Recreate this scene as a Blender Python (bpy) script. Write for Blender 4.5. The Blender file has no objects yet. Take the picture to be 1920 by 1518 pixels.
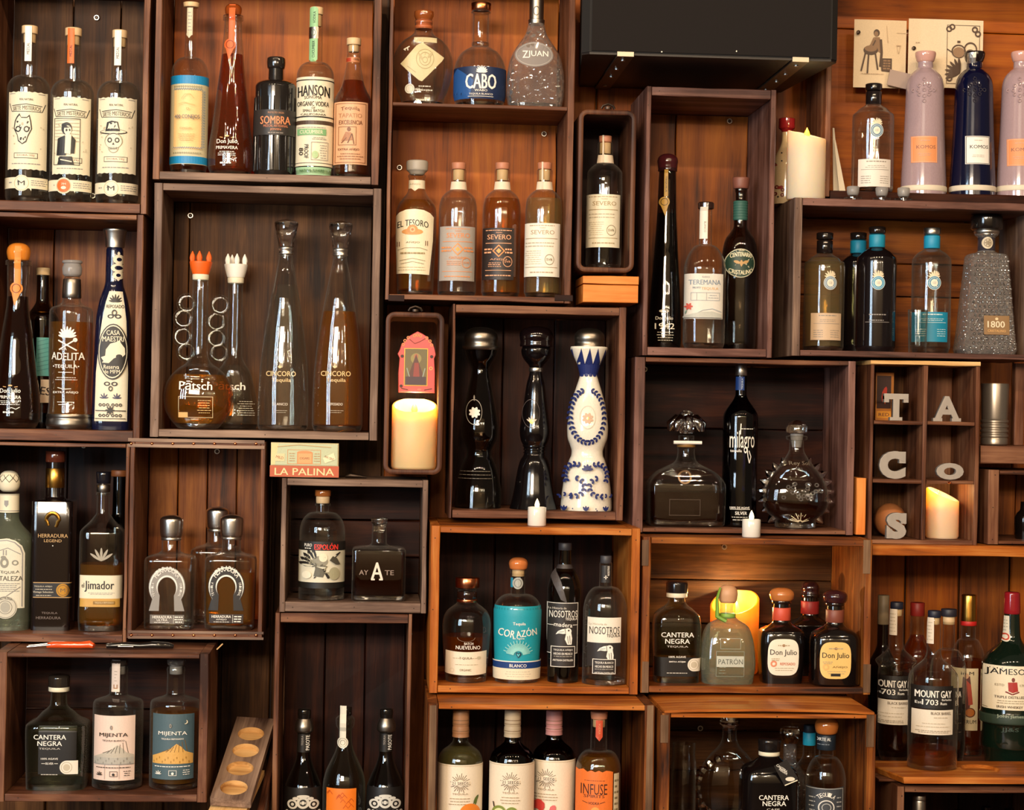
import bpy, bmesh, math, random
from mathutils import Vector, Matrix, geometry
random.seed(7)
S = bpy.context.scene
COL = S.collection
# ------------------------------------------------------------------ camera
FPX, DIST, EYE = 3670.0, 3.5, 1.5
YAW, PITCH, ROLL = 0.0708, 0.0029, 0.018
cam = bpy.data.cameras.new('camera')
cam.sensor_fit = 'HORIZONTAL'; cam.sensor_width = 36.0
cam.lens = 36.0*FPX/1920.0
cam.clip_start = 0.05; cam.clip_end = 50
CAM = bpy.data.objects.new('camera', cam); COL.objects.link(CAM)
ROT = Matrix.Rotation(-YAW, 3, 'Z') @ Matrix.Rotation(math.pi/2+PITCH, 3, 'X') @ Matrix.Rotation(ROLL, 3, 'Z')
CAM.location = (0, -DIST, EYE); CAM.rotation_euler = ROT.to_euler()
S.camera = CAM
# ------------------------------------------------------------------ world, lights, exposure
S.view_settings.view_transform = 'Standard'; S.view_settings.look = 'None'
S.view_settings.gamma = 1.0; S.view_settings.use_curve_mapping = False
S.view_settings.exposure = 0.66
W = bpy.data.worlds.new('world'); S.world = W; W.use_nodes = True
W.node_tree.nodes['Background'].inputs[0].default_value = (1.0, .70, .48, 1)
W.node_tree.nodes['Background'].inputs[1].default_value = 0.07
def area(name, loc, target, sx, sy, e, col):
    l = bpy.data.lights.new(name, 'AREA'); l.shape = 'RECTANGLE'; l.size = sx; l.size_y = sy; l.energy = e; l.color = col
    o = bpy.data.objects.new(name, l); COL.objects.link(o); o.location = loc
    o.rotation_euler = (Vector(target)-Vector(loc)).to_track_quat('-Z', 'Y').to_euler(); return o
def point(name, loc, e, col, r):
    l = bpy.data.lights.new(name, 'POINT'); l.energy = e; l.color = col; l.shadow_soft_size = r
    o = bpy.data.objects.new(name, l); COL.objects.link(o); o.location = loc; return o
# daylight through the three tall window panes on the left of the room
for i in range(3):
    area('window_light', (-3.0+.42*i, -3.6-.12*i, 2.0), (0.2, 0, 1.5), .12, 1.7, 17, (.66, .84, 1.0))
# daylight from the street front behind the photographer
area('window_light', (-1.2, -5.4, 2.7), (0, 0, 1.5), 1.6, .8, 120, (1.0, .83, .64))
# warm pendant bulbs over the bar and over the tables behind
for i in range(6):
    point('pendant_and_fill_light', (-1.5+.62*i, -1.95, 3.0), 18, (1.0, .72, .45), .028)
for i in range(7):
    point('pendant_and_fill_light', (-2.1+.7*i, -4.3, 2.45), 10, (1.0, .75, .48), .03)
for i in range(5):  # added fill lamps, unseen: brighten the front wall for chrome reflections and labels
    point('pendant_and_fill_light', (-3.0+1.5*i, -6.1, 2.6), 22, (1.0, .84, .64), .06)

# ------------------------------------------------------------------ pixel -> world
def P(px, py, Y):
    d = ROT @ Vector(((px-960)/FPX, -(py-759)/FPX, -1))
    t = (Y+DIST)/d.y
    return Vector((d.x*t, Y, EYE+d.z*t))
def KPX(Y): return (DIST+Y)/FPX

# ------------------------------------------------------------------ materials
MATS = {}
def lin(h):
    h = h.lstrip('#'); r = []
    for i in (0, 2, 4):
        c = int(h[i:i+2], 16)/255; r.append(c/12.92 if c <= .04045 else ((c+.055)/1.055)**2.4)
    return (*r, 1)
def newmat(name):
    m = bpy.data.materials.new(name); m.use_nodes = True; nt = m.node_tree
    return m, nt, nt.nodes['Principled BSDF']
NAMED = {'cream': '#e6dcc0', 'white': '#f0ebe0', 'ink': '#1c1815', 'grey': '#8d8a86', 'black': '#0d0b0b', 'tan': '#d6a878',
         'orange': '#e2661c', 'red': '#c2201c', 'blue': '#1b7fb0', 'teal': '#128ea6', 'green': '#5d9a5a', 'navy': '#0f1840',
         'brown': '#7a3f20', 'pink': '#d89a88', 'yellow': '#e8bf6a', 'cork': '#d9b98c', 'rust': '#b25f35', 'paleblue': '#8fc0c8', 'raw': '#d2a770'}
def mat(key, rough=.5, metal=0.0, coat=0.0):
    """plain procedural colour with a fine tonal mottling"""
    k = (key, rough, metal, coat)
    if k in MATS: return MATS[k]
    m, nt, b = newmat('plain_'+key.strip('#'))
    c = lin(NAMED.get(key, key))
    n = nt.nodes.new('ShaderNodeTexNoise'); n.inputs['Scale'].default_value = 60
    r = nt.nodes.new('ShaderNodeValToRGB')
    r.color_ramp.elements[0].color = tuple(v*.93 for v in c[:3])+(1,); r.color_ramp.elements[1].color = tuple(min(1, v*1.04) for v in c[:3])+(1,)
    r.color_ramp.elements[0].position = .3; r.color_ramp.elements[1].position = .7
    nt.links.new(n.outputs['Fac'], r.inputs[0]); nt.links.new(r.outputs[0], b.inputs['Base Color'])
    b.inputs['Roughness'].default_value = rough; b.inputs['Metallic'].default_value = metal
    b.inputs['Coat Weight'].default_value = coat
    MATS[k] = m; return m
def metal(key, rough=.25): return mat(key, rough, 1.0)
def gloss(key, rough=.12): return mat(key, rough, 0, .6)
METALS = {'silver': ('#d0cbc2', .32), 'pewter': ('#938c82', .34), 'gold': ('#d9a24a', .28), 'copper': ('#d9875a', .25), 'chrome': ('#e6e2da', .26), 'iron': ('#4a3f38', .45)}
def getm(k):
    if isinstance(k, bpy.types.Material): return k
    if k in GLASS: return glass(k)
    if k in METALS: return metal(*METALS[k])
    if k.startswith('g:'): return gloss(k[2:])
    return mat(k)
# (tint at centre, tint at the rim, transparency bump)
GLASS = {'clear': ('#f2f1ec', '#8c8478', 0), 'empty': ('#eae6dc', '#6e665a', 0), 'greenish': ('#d4dac6', '#6c7860', 0), 'dark_clear': ('#8f8272', '#2c221c', 0),
         'aqua': ('#d2dcc6', '#77866c', 4), 'blueglass': ('#27406e', '#08102e', 0), 'darkgreen': ('#101a10', '#040604', 0),
         'brownglass': ('#3a1c0c', '#0c0503', 0), 'facet': ('#eeeae2', '#a8a298', 1), 'studs': ('#e4e2de', '#a09b92', 2), 'frost': ('#c9c8c6', '#8f8d8a', 3), 'crystal': None}
def glass(k):
    """thin glass: tinted by path length towards the rim, mirror-like by Schlick's law"""
    kk = ('glass', k)
    if kk in MATS: return MATS[kk]
    if k == 'crystal':
        m, nt, b = newmat('cut_crystal'); b.inputs['Transmission Weight'].default_value = 1; b.inputs['IOR'].default_value = 1.5; b.inputs['Roughness'].default_value = .0
        b.inputs['Base Color'].default_value = (.98, .97, .95, 1); v = nt.nodes.new('ShaderNodeTexVoronoi'); v.inputs['Scale'].default_value = 60; tc = nt.nodes.new('ShaderNodeTexCoord'); bm = nt.nodes.new('ShaderNodeBump')
        bm.inputs['Strength'].default_value = .35; bm.inputs['Distance'].default_value = .004; nt.links.new(tc.outputs['Object'], v.inputs['Vector']); nt.links.new(v.outputs['Distance'], bm.inputs['Height']); nt.links.new(bm.outputs[0], b.inputs['Normal'])
        gl = nt.nodes.new('ShaderNodeBsdfGlossy'); gl.inputs['Roughness'].default_value = .08; mx = nt.nodes.new('ShaderNodeMixShader'); mx.inputs[0].default_value = .22; nt.links.new(bm.outputs[0], gl.inputs['Normal'])
        nt.links.new(b.outputs[0], mx.inputs[1]); nt.links.new(gl.outputs[0], mx.inputs[2]); nt.links.new(mx.outputs[0], nt.nodes['Material Output'].inputs[0])
        MATS[kk] = m; return m
    c1, c2, bp = GLASS[k]
    m = bpy.data.materials.new('glass_'+k); m.use_nodes = True; nt = m.node_tree; nt.nodes.clear(); N = nt.nodes.new; L = nt.links.new
    out = N('ShaderNodeOutputMaterial'); mix = N('ShaderNodeMixShader'); tr = N('ShaderNodeBsdfTransparent'); gl = N('ShaderNodeBsdfGlossy')
    lw = N('ShaderNodeLayerWeight'); lw.inputs['Blend'].default_value = .5
    p1 = N('ShaderNodeMath'); p1.operation = 'POWER'; p1.inputs[1].default_value = 5
    p2 = N('ShaderNodeMath'); p2.operation = 'MULTIPLY_ADD'; p2.inputs[1].default_value = .9; p2.inputs[2].default_value = .06 if bp not in (1, 2) else .14
    p3 = N('ShaderNodeMath'); p3.operation = 'POWER'; p3.inputs[1].default_value = 3.2
    mc = N('ShaderNodeMix'); mc.data_type = 'RGBA'; mc.inputs['A'].default_value = lin(c1); mc.inputs['B'].default_value = lin(c2)
    gl.inputs['Roughness'].default_value = .03; gl.inputs['Color'].default_value = (1, 1, 1, 1)
    L(lw.outputs['Facing'], p1.inputs[0]); L(p1.outputs[0], p2.inputs[0]); L(p2.outputs[0], mix.inputs[0])
    L(lw.outputs['Facing'], p3.inputs[0]); L(p3.outputs[0], mc.inputs['Factor']); L(mc.outputs['Result'], tr.inputs[0])
    L(tr.outputs[0], mix.inputs[1]); L(gl.outputs[0], mix.inputs[2]); L(mix.outputs[0], out.inputs[0])
    tc = N('ShaderNodeTexCoord'); bm = N('ShaderNodeBump')
    if bp in (1, 2):
        v = N('ShaderNodeTexVoronoi'); v.inputs['Scale'].default_value = 75 if bp == 1 else 130
        L(tc.outputs['Object'], v.inputs['Vector']); L(v.outputs['Distance'], bm.inputs['Height']); bm.inputs['Strength'].default_value = 1; bm.inputs['Distance'].default_value = .012
    else:
        v = N('ShaderNodeTexNoise'); v.inputs['Scale'].default_value = 14; v.inputs['Detail'].default_value = 1
        L(tc.outputs['Object'], v.inputs['Vector']); L(v.outputs['Fac'], bm.inputs['Height']); bm.inputs['Strength'].default_value = .25; bm.inputs['Distance'].default_value = .01
    for q in (lw, gl): L(bm.outputs[0], q.inputs['Normal'])
    if k in ('clear', 'greenish', 'aqua', 'facet', 'studs', 'empty', 'dark_clear'):   # bright rim lines of refracting glass, put in as pale diffuse colour
        rd = N('ShaderNodeBsdfDiffuse'); rd.inputs[0].default_value = lin('#d8d2c8'); rp = N('ShaderNodeMath'); rp.operation = 'POWER'; rp.inputs[1].default_value = 4; rm = N('ShaderNodeMath'); rm.operation = 'MULTIPLY'; rm.inputs[1].default_value = .34 if k != 'dark_clear' else .10
        L(lw.outputs['Facing'], rp.inputs[0]); L(rp.outputs[0], rm.inputs[0]); rx = N('ShaderNodeMixShader'); L(rm.outputs[0], rx.inputs[0]); L(tr.outputs[0], rx.inputs[1]); L(rd.outputs[0], rx.inputs[2]); L(rx.outputs[0], mix.inputs[1])
    if bp:
        df = N('ShaderNodeBsdfDiffuse'); df.inputs[0].default_value = lin('#b9b6b3' if bp != 4 else '#b4bca4'); mm = N('ShaderNodeMixShader'); mm.inputs[0].default_value = {1: .10, 2: .14, 3: .45, 4: .13}[bp]
        L(mix.outputs[0], mm.inputs[1]); L(df.outputs[0], mm.inputs[2]); L(mm.outputs[0], out.inputs[0])
    MATS[kk] = m; return m
LIQ = {'water': '#f4f2ec', 'pale': '#ecd9a4', 'gold': '#dfa23c', 'amber': '#c4641a', 'dark': '#5c2408', 'teal': '#2aa8be', 'cola': '#1c0a04'}
def liquid(k):
    kk = ('liq', k)
    if kk in MATS: return MATS[kk]
    m = bpy.data.materials.new('liquid_'+k); m.use_nodes = True; nt = m.node_tree; nt.nodes.clear(); N = nt.nodes.new; L = nt.links.new; c = lin(LIQ[k])
    out = N('ShaderNodeOutputMaterial'); tr = N('ShaderNodeBsdfTransparent'); gl = N('ShaderNodeBsdfGlossy'); tl = N('ShaderNodeBsdfTranslucent'); df = N('ShaderNodeBsdfDiffuse')
    lw = N('ShaderNodeLayerWeight'); lw.inputs['Blend'].default_value = .5; mc = N('ShaderNodeMix'); mc.data_type = 'RGBA'
    mc.inputs['A'].default_value = c; mc.inputs['B'].default_value = tuple(min(1, v**.6) for v in c[:3])+(1,)   # shorter path near the rim
    p = N('ShaderNodeMath'); p.operation = 'POWER'; p.inputs[1].default_value = 2; L(lw.outputs['Facing'], p.inputs[0]); L(p.outputs[0], mc.inputs['Factor']); L(mc.outputs['Result'], tr.inputs[0])
    q = N('ShaderNodeMath'); q.operation = 'POWER'; q.inputs[1].default_value = 5; L(lw.outputs['Facing'], q.inputs[0])
    q2 = N('ShaderNodeMath'); q2.operation = 'MULTIPLY_ADD'; q2.inputs[1].default_value = .5; q2.inputs[2].default_value = .02; L(q.outputs[0], q2.inputs[0])
    gl.inputs['Roughness'].default_value = .04; tl.inputs[0].default_value = c; df.inputs[0].default_value = c
    m1 = N('ShaderNodeMixShader'); m1.inputs[0].default_value = .5; L(tl.outputs[0], m1.inputs[1]); L(df.outputs[0], m1.inputs[2])
    m2 = N('ShaderNodeMixShader'); m2.inputs[0].default_value = .02 if k == 'water' else .16; L(tr.outputs[0], m2.inputs[1]); L(m1.outputs[0], m2.inputs[2])
    m3 = N('ShaderNodeMixShader'); L(q2.outputs[0], m3.inputs[0]); L(m2.outputs[0], m3.inputs[1]); L(gl.outputs[0], m3.inputs[2]); L(m3.outputs[0], out.inputs[0])
    MATS[kk] = m; return m
def emit(k, col, st):
    kk = ('em', k)
    if kk in MATS: return MATS[kk]
    m, nt, b = newmat('lit_'+k); b.inputs['Base Color'].default_value = lin(col)
    b.inputs['Emission Color'].default_value = lin(col); b.inputs['Emission Strength'].default_value = st
    MATS[kk] = m; return m
WOODS = {  # dark tone, mid tone, light tone
 'walnut': ('#2e150b', '#643c28', '#966a4c'), 'plum': ('#2e1813', '#644238', '#956e62'), 'orange': ('#5a2a0c', '#a65818', '#d08c42'),
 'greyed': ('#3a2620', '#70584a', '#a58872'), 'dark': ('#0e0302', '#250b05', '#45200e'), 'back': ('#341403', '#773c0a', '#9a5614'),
 'backdark': ('#1c0c05', '#45280f', '#6e4826'), 'ply': ('#5c2a03', '#964a06', '#b0620f'), 'rustic': ('#260f05', '#70380f', '#a8682c'), 'raw': ('#9a6c3c', '#d2a468', '#ecc890'),
 'strap': ('#382618', '#6a4e38', '#96785a'), 'box': ('#b85c1a', '#d87c34', '#e89a50'), 'leather': ('#2a130c', '#4e2c1c', '#70482e')}
def wood(k, ax):
    """procedural timber, grain along axis ax (0,1,2)"""
    kk = ('wood', k, ax)
    if kk in MATS: return MATS[kk]
    m, nt, b = newmat('wood_'+k+'_'+'xyz'[ax]); N = nt.nodes.new; L = nt.links.new
    tc = N('ShaderNodeTexCoord'); oi = N('ShaderNodeObjectInfo'); ad = N('ShaderNodeVectorMath'); ad.operation = 'MULTIPLY_ADD'
    ad.inputs[1].default_value = (1, 1, 1); sc = N('ShaderNodeVectorMath'); sc.operation = 'SCALE'; sc.inputs['Scale'].default_value = 1
    cb = N('ShaderNodeCombineXYZ'); mu = N('ShaderNodeMath'); mu.operation = 'MULTIPLY'; mu.inputs[1].default_value = 37
    L(oi.outputs['Random'], mu.inputs[0])
    for i in range(3): L(mu.outputs[0], cb.inputs[i])
    L(tc.outputs['Object'], ad.inputs[0]); L(cb.outputs[0], ad.inputs[2])
    mp = N('ShaderNodeMapping'); s = [34, 34, 34]; s[ax] = 2.2; mp.inputs['Scale'].default_value = s
    L(ad.outputs[0], mp.inputs['Vector'])
    n1 = N('ShaderNodeTexNoise'); n1.inputs['Scale'].default_value = 1; n1.inputs['Detail'].default_value = 7; n1.inputs['Roughness'].default_value = .62; n1.inputs['Distortion'].default_value = .8
    L(mp.outputs[0], n1.inputs['Vector'])
    n2 = N('ShaderNodeTexNoise'); n2.inputs['Scale'].default_value = 6.5; n2.inputs['Detail'].default_value = 3
    L(ad.outputs[0], n2.inputs['Vector'])
    mp2 = N('ShaderNodeMapping'); s2 = [420, 420, 420]; s2[ax] = 12; mp2.inputs['Scale'].default_value = s2; L(ad.outputs[0], mp2.inputs['Vector'])
    n3 = N('ShaderNodeTexNoise'); n3.inputs['Scale'].default_value = 1; n3.inputs['Detail'].default_value = 2; L(mp2.outputs[0], n3.inputs['Vector'])
    a1 = N('ShaderNodeMath'); a1.operation = 'MULTIPLY_ADD'; a1.inputs[1].default_value = .42; L(n2.outputs['Fac'], a1.inputs[0])
    a2 = N('ShaderNodeMath'); a2.operation = 'MULTIPLY_ADD'; a2.inputs[1].default_value = .16; L(n3.outputs['Fac'], a2.inputs[0])
    a0 = N('ShaderNodeMath'); a0.operation = 'MULTIPLY'; a0.inputs[1].default_value = .62; L(n1.outputs['Fac'], a0.inputs[0])
    L(a0.outputs[0], a1.inputs[2]); L(a1.outputs[0], a2.inputs[2])
    r = N('ShaderNodeValToRGB'); c = WOODS[k]; e = r.color_ramp.elements
    e[0].position = .46; e[0].color = lin(c[0]); e[1].position = .78; e[1].color = lin(c[2]); q = e.new(.60); q.color = lin(c[1])
    L(a2.outputs[0], r.inputs[0]); L(r.outputs[0], b.inputs['Base Color'])
    bm = N('ShaderNodeBump'); bm.inputs['Strength'].default_value = .35; bm.inputs['Distance'].default_value = .0015
    L(a2.outputs[0], bm.inputs['Height']); L(bm.outputs[0], b.inputs['Normal'])
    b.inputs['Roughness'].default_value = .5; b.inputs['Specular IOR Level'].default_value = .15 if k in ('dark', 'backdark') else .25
    MATS[kk] = m; return m

# ------------------------------------------------------------------ mesh helpers
class M:
    def __init__(s): s.v = []; s.f = []; s.m = []; s.mats = []
    def mi(s, m):
        m = getm(m)
        if m not in s.mats: s.mats.append(m)
        return s.mats.index(m)
    def add(s, vs, fs, m):
        o = len(s.v); i = s.mi(m); s.v += [tuple(v) for v in vs]
        for f in fs: s.f.append([a+o for a in f]); s.m.append(i)
    def box(s, a, b, m, bev=0):
        (x0, y0, z0), (x1, y1, z1) = a, b
        vs = [(x, y, z) for x in (x0, x1) for y in (y0, y1) for z in (z0, z1)]
        s.add(vs, [(0, 1, 3, 2), (4, 6, 7, 5), (0, 4, 5, 1), (2, 3, 7, 6), (0, 2, 6, 4), (1, 5, 7, 3)], m)
    def rings(s, rings, m, c0=True, c1=True):
        n = len(rings[0]); vs = [p for r in rings for p in r]; fs = []
        for i in range(len(rings)-1):
            for j in range(n):
                k = (j+1) % n; fs.append((i*n+j, i*n+k, (i+1)*n+k, (i+1)*n+j))
        if c0: fs.append(tuple(reversed(range(n))))
        if c1: fs.append(tuple(range((len(rings)-1)*n, len(rings)*n)))
        s.add(vs, fs, m)
    def tube(s, pts, r, m, seg=8, closed=False):
        pts = [Vector(p) for p in pts]; R = []; up = Vector((0, 1, .01)).normalized(); n = len(pts)
        for i, p in enumerate(pts):
            if closed: t = pts[(i+1) % n]-pts[i-1]
            else: t = pts[min(i+1, n-1)]-pts[max(i-1, 0)]
            t.normalize(); a = t.cross(up)
            if a.length < 1e-4: a = t.cross(Vector((1, 0, 0)))
            a.normalize(); b = a.cross(t); rr = r[i] if isinstance(r, (list, tuple)) else r
            R.append([p+(a*math.cos(k*2*math.pi/seg)+b*math.sin(k*2*math.pi/seg))*rr for k in range(seg)])
        if closed: R.append(R[0])
        s.rings(R, m, not closed, not closed)
    def build(s, name, parent=None, smooth=0, loc=None):
        me = bpy.data.meshes.new(name); me.from_pydata(s.v, [], s.f)
        for m in s.mats: me.materials.append(m)
        me.polygons.foreach_set('material_index', s.m)
        if smooth:
            me.polygons.foreach_set('use_smooth', [True]*len(s.f))
        me.update()
        if smooth:
            try: me.set_sharp_from_angle(angle=math.radians(smooth))
            except Exception: pass
        o = bpy.data.objects.new(name, me); COL.objects.link(o)
        if parent: o.parent = parent
        if loc is not None: o.location = loc
        return o
def tag(o, label, cat, group=None):
    o['label'] = label; o['category'] = cat
    if group: o['group'] = group
    return o
def thing(name, label, cat, loc, group=None, rz=0):
    o = bpy.data.objects.new(name, None); COL.objects.link(o); o.location = loc; o.rotation_euler = (0, 0, rz)
    o.empty_display_size = .02
    return tag(o, label, cat, group)
def fan_lathe(prof, seg=32, n=2.0, ba=1.0):
    """prof: list of (z, r); returns rings"""
    R = []
    for z, r in prof:
        ring = []
        for j in range(seg):
            t = 2*math.pi*j/seg; c, q = math.cos(t), math.sin(t)
            ring.append((r*c, r*q, z))
        R.append(ring)
    return R
def board(lo, hi, ax, m, bev=.0012, jit=.0006, segs=None):
    """a worn plank: bevelled section swept along axis ax with uneven edges"""
    lo = list(lo); hi = list(hi); L = hi[ax]-lo[ax]
    a, b = [i for i in range(3) if i != ax]
    n = segs or max(2, min(9, int(L/.05))); R = []
    bev = min(bev, .3*min(hi[a]-lo[a], hi[b]-lo[b])); jit = min(jit, bev*.6)
    for i in range(n+1):
        t = lo[ax]+L*i/n; pts = []
        for (ca, cb, da, db) in ((0, 0, 1, 0), (1, 0, -1, 0), (1, 0, 0, 1), (1, 1, 0, -1), (1, 1, -1, 0), (0, 1, 1, 0), (0, 1, 0, -1), (0, 0, 0, 1)):
            A = (hi if ca else lo)[a]+da*bev; B = (hi if cb else lo)[b]+db*bev
            A += (1 if not ca else -1)*abs(random.gauss(0, jit)); B += (1 if not cb else -1)*abs(random.gauss(0, jit))
            p = [0, 0, 0]; p[ax] = t; p[a] = A; p[b] = B; pts.append(tuple(p))
        R.append(pts)
    me = M(); me.rings(R, m); return me

# ------------------------------------------------------------------ flat print: everything returns (triangles in pixels, material)
_font = {}
def textris(s, bold=.012):
    k = (s, bold)
    if k in _font: return _font[k]
    c = bpy.data.curves.new('lettering', 'FONT'); c.body = s; c.resolution_u = 2; c.offset = bold; c.align_x = 'LEFT'
    o = bpy.data.objects.new('lettering', c); me = o.to_mesh(); me.calc_loop_triangles()
    vs = [(v.co.x, v.co.y) for v in me.vertices]; tr = [tuple(vs[i] for i in t.vertices) for t in me.loop_triangles]
    o.to_mesh_clear(); bpy.data.objects.remove(o); bpy.data.curves.remove(c)
    if not tr: tr = [((0, 0), (1, 0), (0, 1))]
    xs = [p[0] for t in tr for p in t]; ys = [p[1] for t in tr for p in t]
    x0, x1, y0, y1 = min(xs), max(xs), min(ys), max(ys)
    tr = [tuple(((p[0]-(x0+x1)/2), (p[1]-(y0+y1)/2)) for p in t) for t in tr]
    _font[k] = (tr, x1-x0, y1-y0); return _font[k]
def T(s, x, y, h, col='ink', w=None, rot=0, arc=0, bold=.012, arcx=None):
    """text centred at pixel x,y; h = letter height, w = width, rot degrees, arc = rise of the ends in px (>0 arches up)"""
    tr, tw, th = textris(s, 0); sy = h/th; sx = (w/tw) if w else sy
    cr, sr = math.cos(math.radians(rot)), math.sin(math.radians(rot)); out = []; W2 = max(1e-6, tw*sx/2)
    for t in tr:
        q = []
        for (u, v) in t:
            u *= sx; v *= sy; v += arc*(1-(u/W2)**2)-arc*.5
            q.append((x+u*cr+v*sr, y-(v*cr-u*sr)))
        out.append(tuple(q))
    if bold > .005:
        d = min(bold, .02)*sy*.8; dx, dy = d*cr, -d*sr; return [([tuple((p[0]+g*dx, p[1]+g*dy) for p in t) for t in out], col) for g in (-1, 1)]
    return [(out, col)]
def R(x0, x1, y0, y1, col, nx=12, sag=0):
    out = []
    for i in range(nx):
        a = x0+(x1-x0)*i/nx; b = x0+(x1-x0)*(i+1)/nx
        fa = sag*(1-(2*i/nx-1)**2); fb = sag*(1-(2*(i+1)/nx-1)**2)
        out += [((a, y0+fa), (a, y1+fa), (b, y1+fb)), ((a, y0+fa), (b, y1+fb), (b, y0+fb))]
    return [(out, col)]
def E(x, y, rx, ry, col, inner=0, n=28, a0=0, a1=360):
    out = []
    for i in range(n):
        t = math.radians(a0+(a1-a0)*i/n); u = math.radians(a0+(a1-a0)*(i+1)/n)
        p = (x+rx*math.cos(t), y-ry*math.sin(t)); q = (x+rx*math.cos(u), y-ry*math.sin(u))
        if inner:
            p2 = (x+rx*inner*math.cos(t), y-ry*inner*math.sin(t)); q2 = (x+rx*inner*math.cos(u), y-ry*inner*math.sin(u))
            out += [(p, q, q2), (p, q2, p2)]
        else: out.append(((x, y), p, q))
    return [(out, col)]
def G(pts, col):
    t = geometry.tessellate_polygon([[Vector((p[0], p[1], 0)) for p in pts]])
    return [([tuple(pts[i] for i in f) for f in t], col)]
def SL(pts, w, col):
    out = []
    for i in range(len(pts)-1):
        (x0, y0), (x1, y1) = pts[i], pts[i+1]; L = math.hypot(x1-x0, y1-y0) or 1; nx, ny = -(y1-y0)/L*w/2, (x1-x0)/L*w/2
        a, b, c, d = (x0+nx, y0+ny), (x0-nx, y0-ny), (x1-nx, y1-ny), (x1+nx, y1+ny); out += [(a, b, c), (a, c, d)]
    return [(out, col)]
def FR(x0, x1, y0, y1, w, col):
    return R(x0, x1, y0, y0+w, col)+R(x0, x1, y1-w, y1, col)+R(x0, x0+w, y0, y1, col, 1)+R(x1-w, x1, y0, y1, col, 1)
def LN(x0, x1, y0, y1, n, col, th=None, ctr=True):
    """rows too small to read, as broken strokes"""
    out = []; rnd = random.Random(int(x0*7+y0*13)); pitch = (y1-y0)/n; h = th or pitch*.38
    for i in range(n):
        ww = (x1-x0)*(rnd.uniform(.7, 1) if ctr else 1); x = (x0+x1)/2-ww/2; xe = x+ww; y = y0+pitch*(i+.5)
        while x < xe-1:
            l = min(rnd.uniform(2, 7), xe-x); out += [((x, y-h/2), (x, y+h/2), (x+l, y+h/2)), ((x, y-h/2), (x+l, y+h/2), (x+l, y-h/2))]; x += l+1.1
    return [(out, col)]
def LEAF(x, y, L, w, ang, col):
    a = math.radians(ang); c, s_ = math.cos(a), math.sin(a); pts = []
    for u, v in ((0, 0), (.3, .38), (.6, .5), (.88, .3), (1, 0), (.88, -.3), (.6, -.5), (.3, -.38)):
        pts.append((x+u*L*c-v*w*s_, y-(u*L*s_+v*w*c)))
    return G(pts, col)
def BURST(x, y, r0, r1, n, w, col, a0=0, a1=360, el=1.0):
    o = []
    for i in range(n):
        t = math.radians(a0+(a1-a0)*(i+.5)/n); rr = r1*(1 if i % 2 else .8)
        o += SL([(x+r0*math.cos(t), y-r0*el*math.sin(t)), (x+rr*math.cos(t), y-rr*el*math.sin(t))], w, col)
    return o
def AGAVE(x, y, r, col, n=7):
    o = []
    for i in range(n):
        a = 15+150*i/(n-1); o += LEAF(x, y, r*(.75+.25*math.sin(math.radians(a))), r*.22, a, col)
    return o
def WRAP(y0, y1, col, a=112): return [('wrap', y0, y1, col, a)]
def split(tri, lim0, ly=1e9, ax=None):
    st = [tri]; out = []
    while st:
        t = st.pop(); xs = [p[0] for p in t]; ys = [p[1] for p in t]; lim = lim0
        if ax: u = min(.97, max(abs(min(xs)-ax[0]), abs(max(xs)-ax[0]))/ax[1]); lim = lim0*max(.16, 1-u*u)
        if max(xs)-min(xs) <= lim and max(ys)-min(ys) <= ly: out.append(t); continue
        es = [(max(abs(t[i][0]-t[(i+1) % 3][0])/lim, abs(t[i][1]-t[(i+1) % 3][1])/ly), i) for i in range(3)]; _, i = max(es)
        a, b, c = t[i], t[(i+1) % 3], t[(i+2) % 3]; m_ = ((a[0]+b[0])/2, (a[1]+b[1])/2)
        st += [(a, m_, c), (m_, b, c)]
    return out
def project(me, els, conv, surf, lim, e0, de=.00007, ax=None):
    """lay the flat print on a surface: conv(px,py)->(x,z) local, surf(x,z,eps)->(x,y,z)"""
    e = e0
    for el in els:
        if el[0] == 'wrap': me_wrap(me, el, conv, surf, e); e += de; continue
        tris, col = el; vs = []; fs = []
        for t in tris:
            for q in split(t, lim, lim*1.5, ax):
                o = len(vs); vs += [surf(*conv(*p), e) for p in q]; fs.append((o, o+1, o+2))
        me.add(vs, fs, col); e += de
    return e
def me_wrap(me, el, conv, surf, e):
    _, y0, y1, col, a = el; n = 26; m = max(1, int(abs(y1-y0)/10)); zs = [conv(0, y0+(y1-y0)*i/m)[1] for i in range(m+1)]; vs = []; fs = []
    for z in zs:
        for j in range(n+1): vs.append(surf(('ang', math.radians(-a+2*a*j/n)), z, e))
    for i in range(m):
        for j in range(n): o = i*(n+1)+j; fs.append((o, o+1, o+n+2, o+n+1))
    me.add(vs, fs, col)

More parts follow.
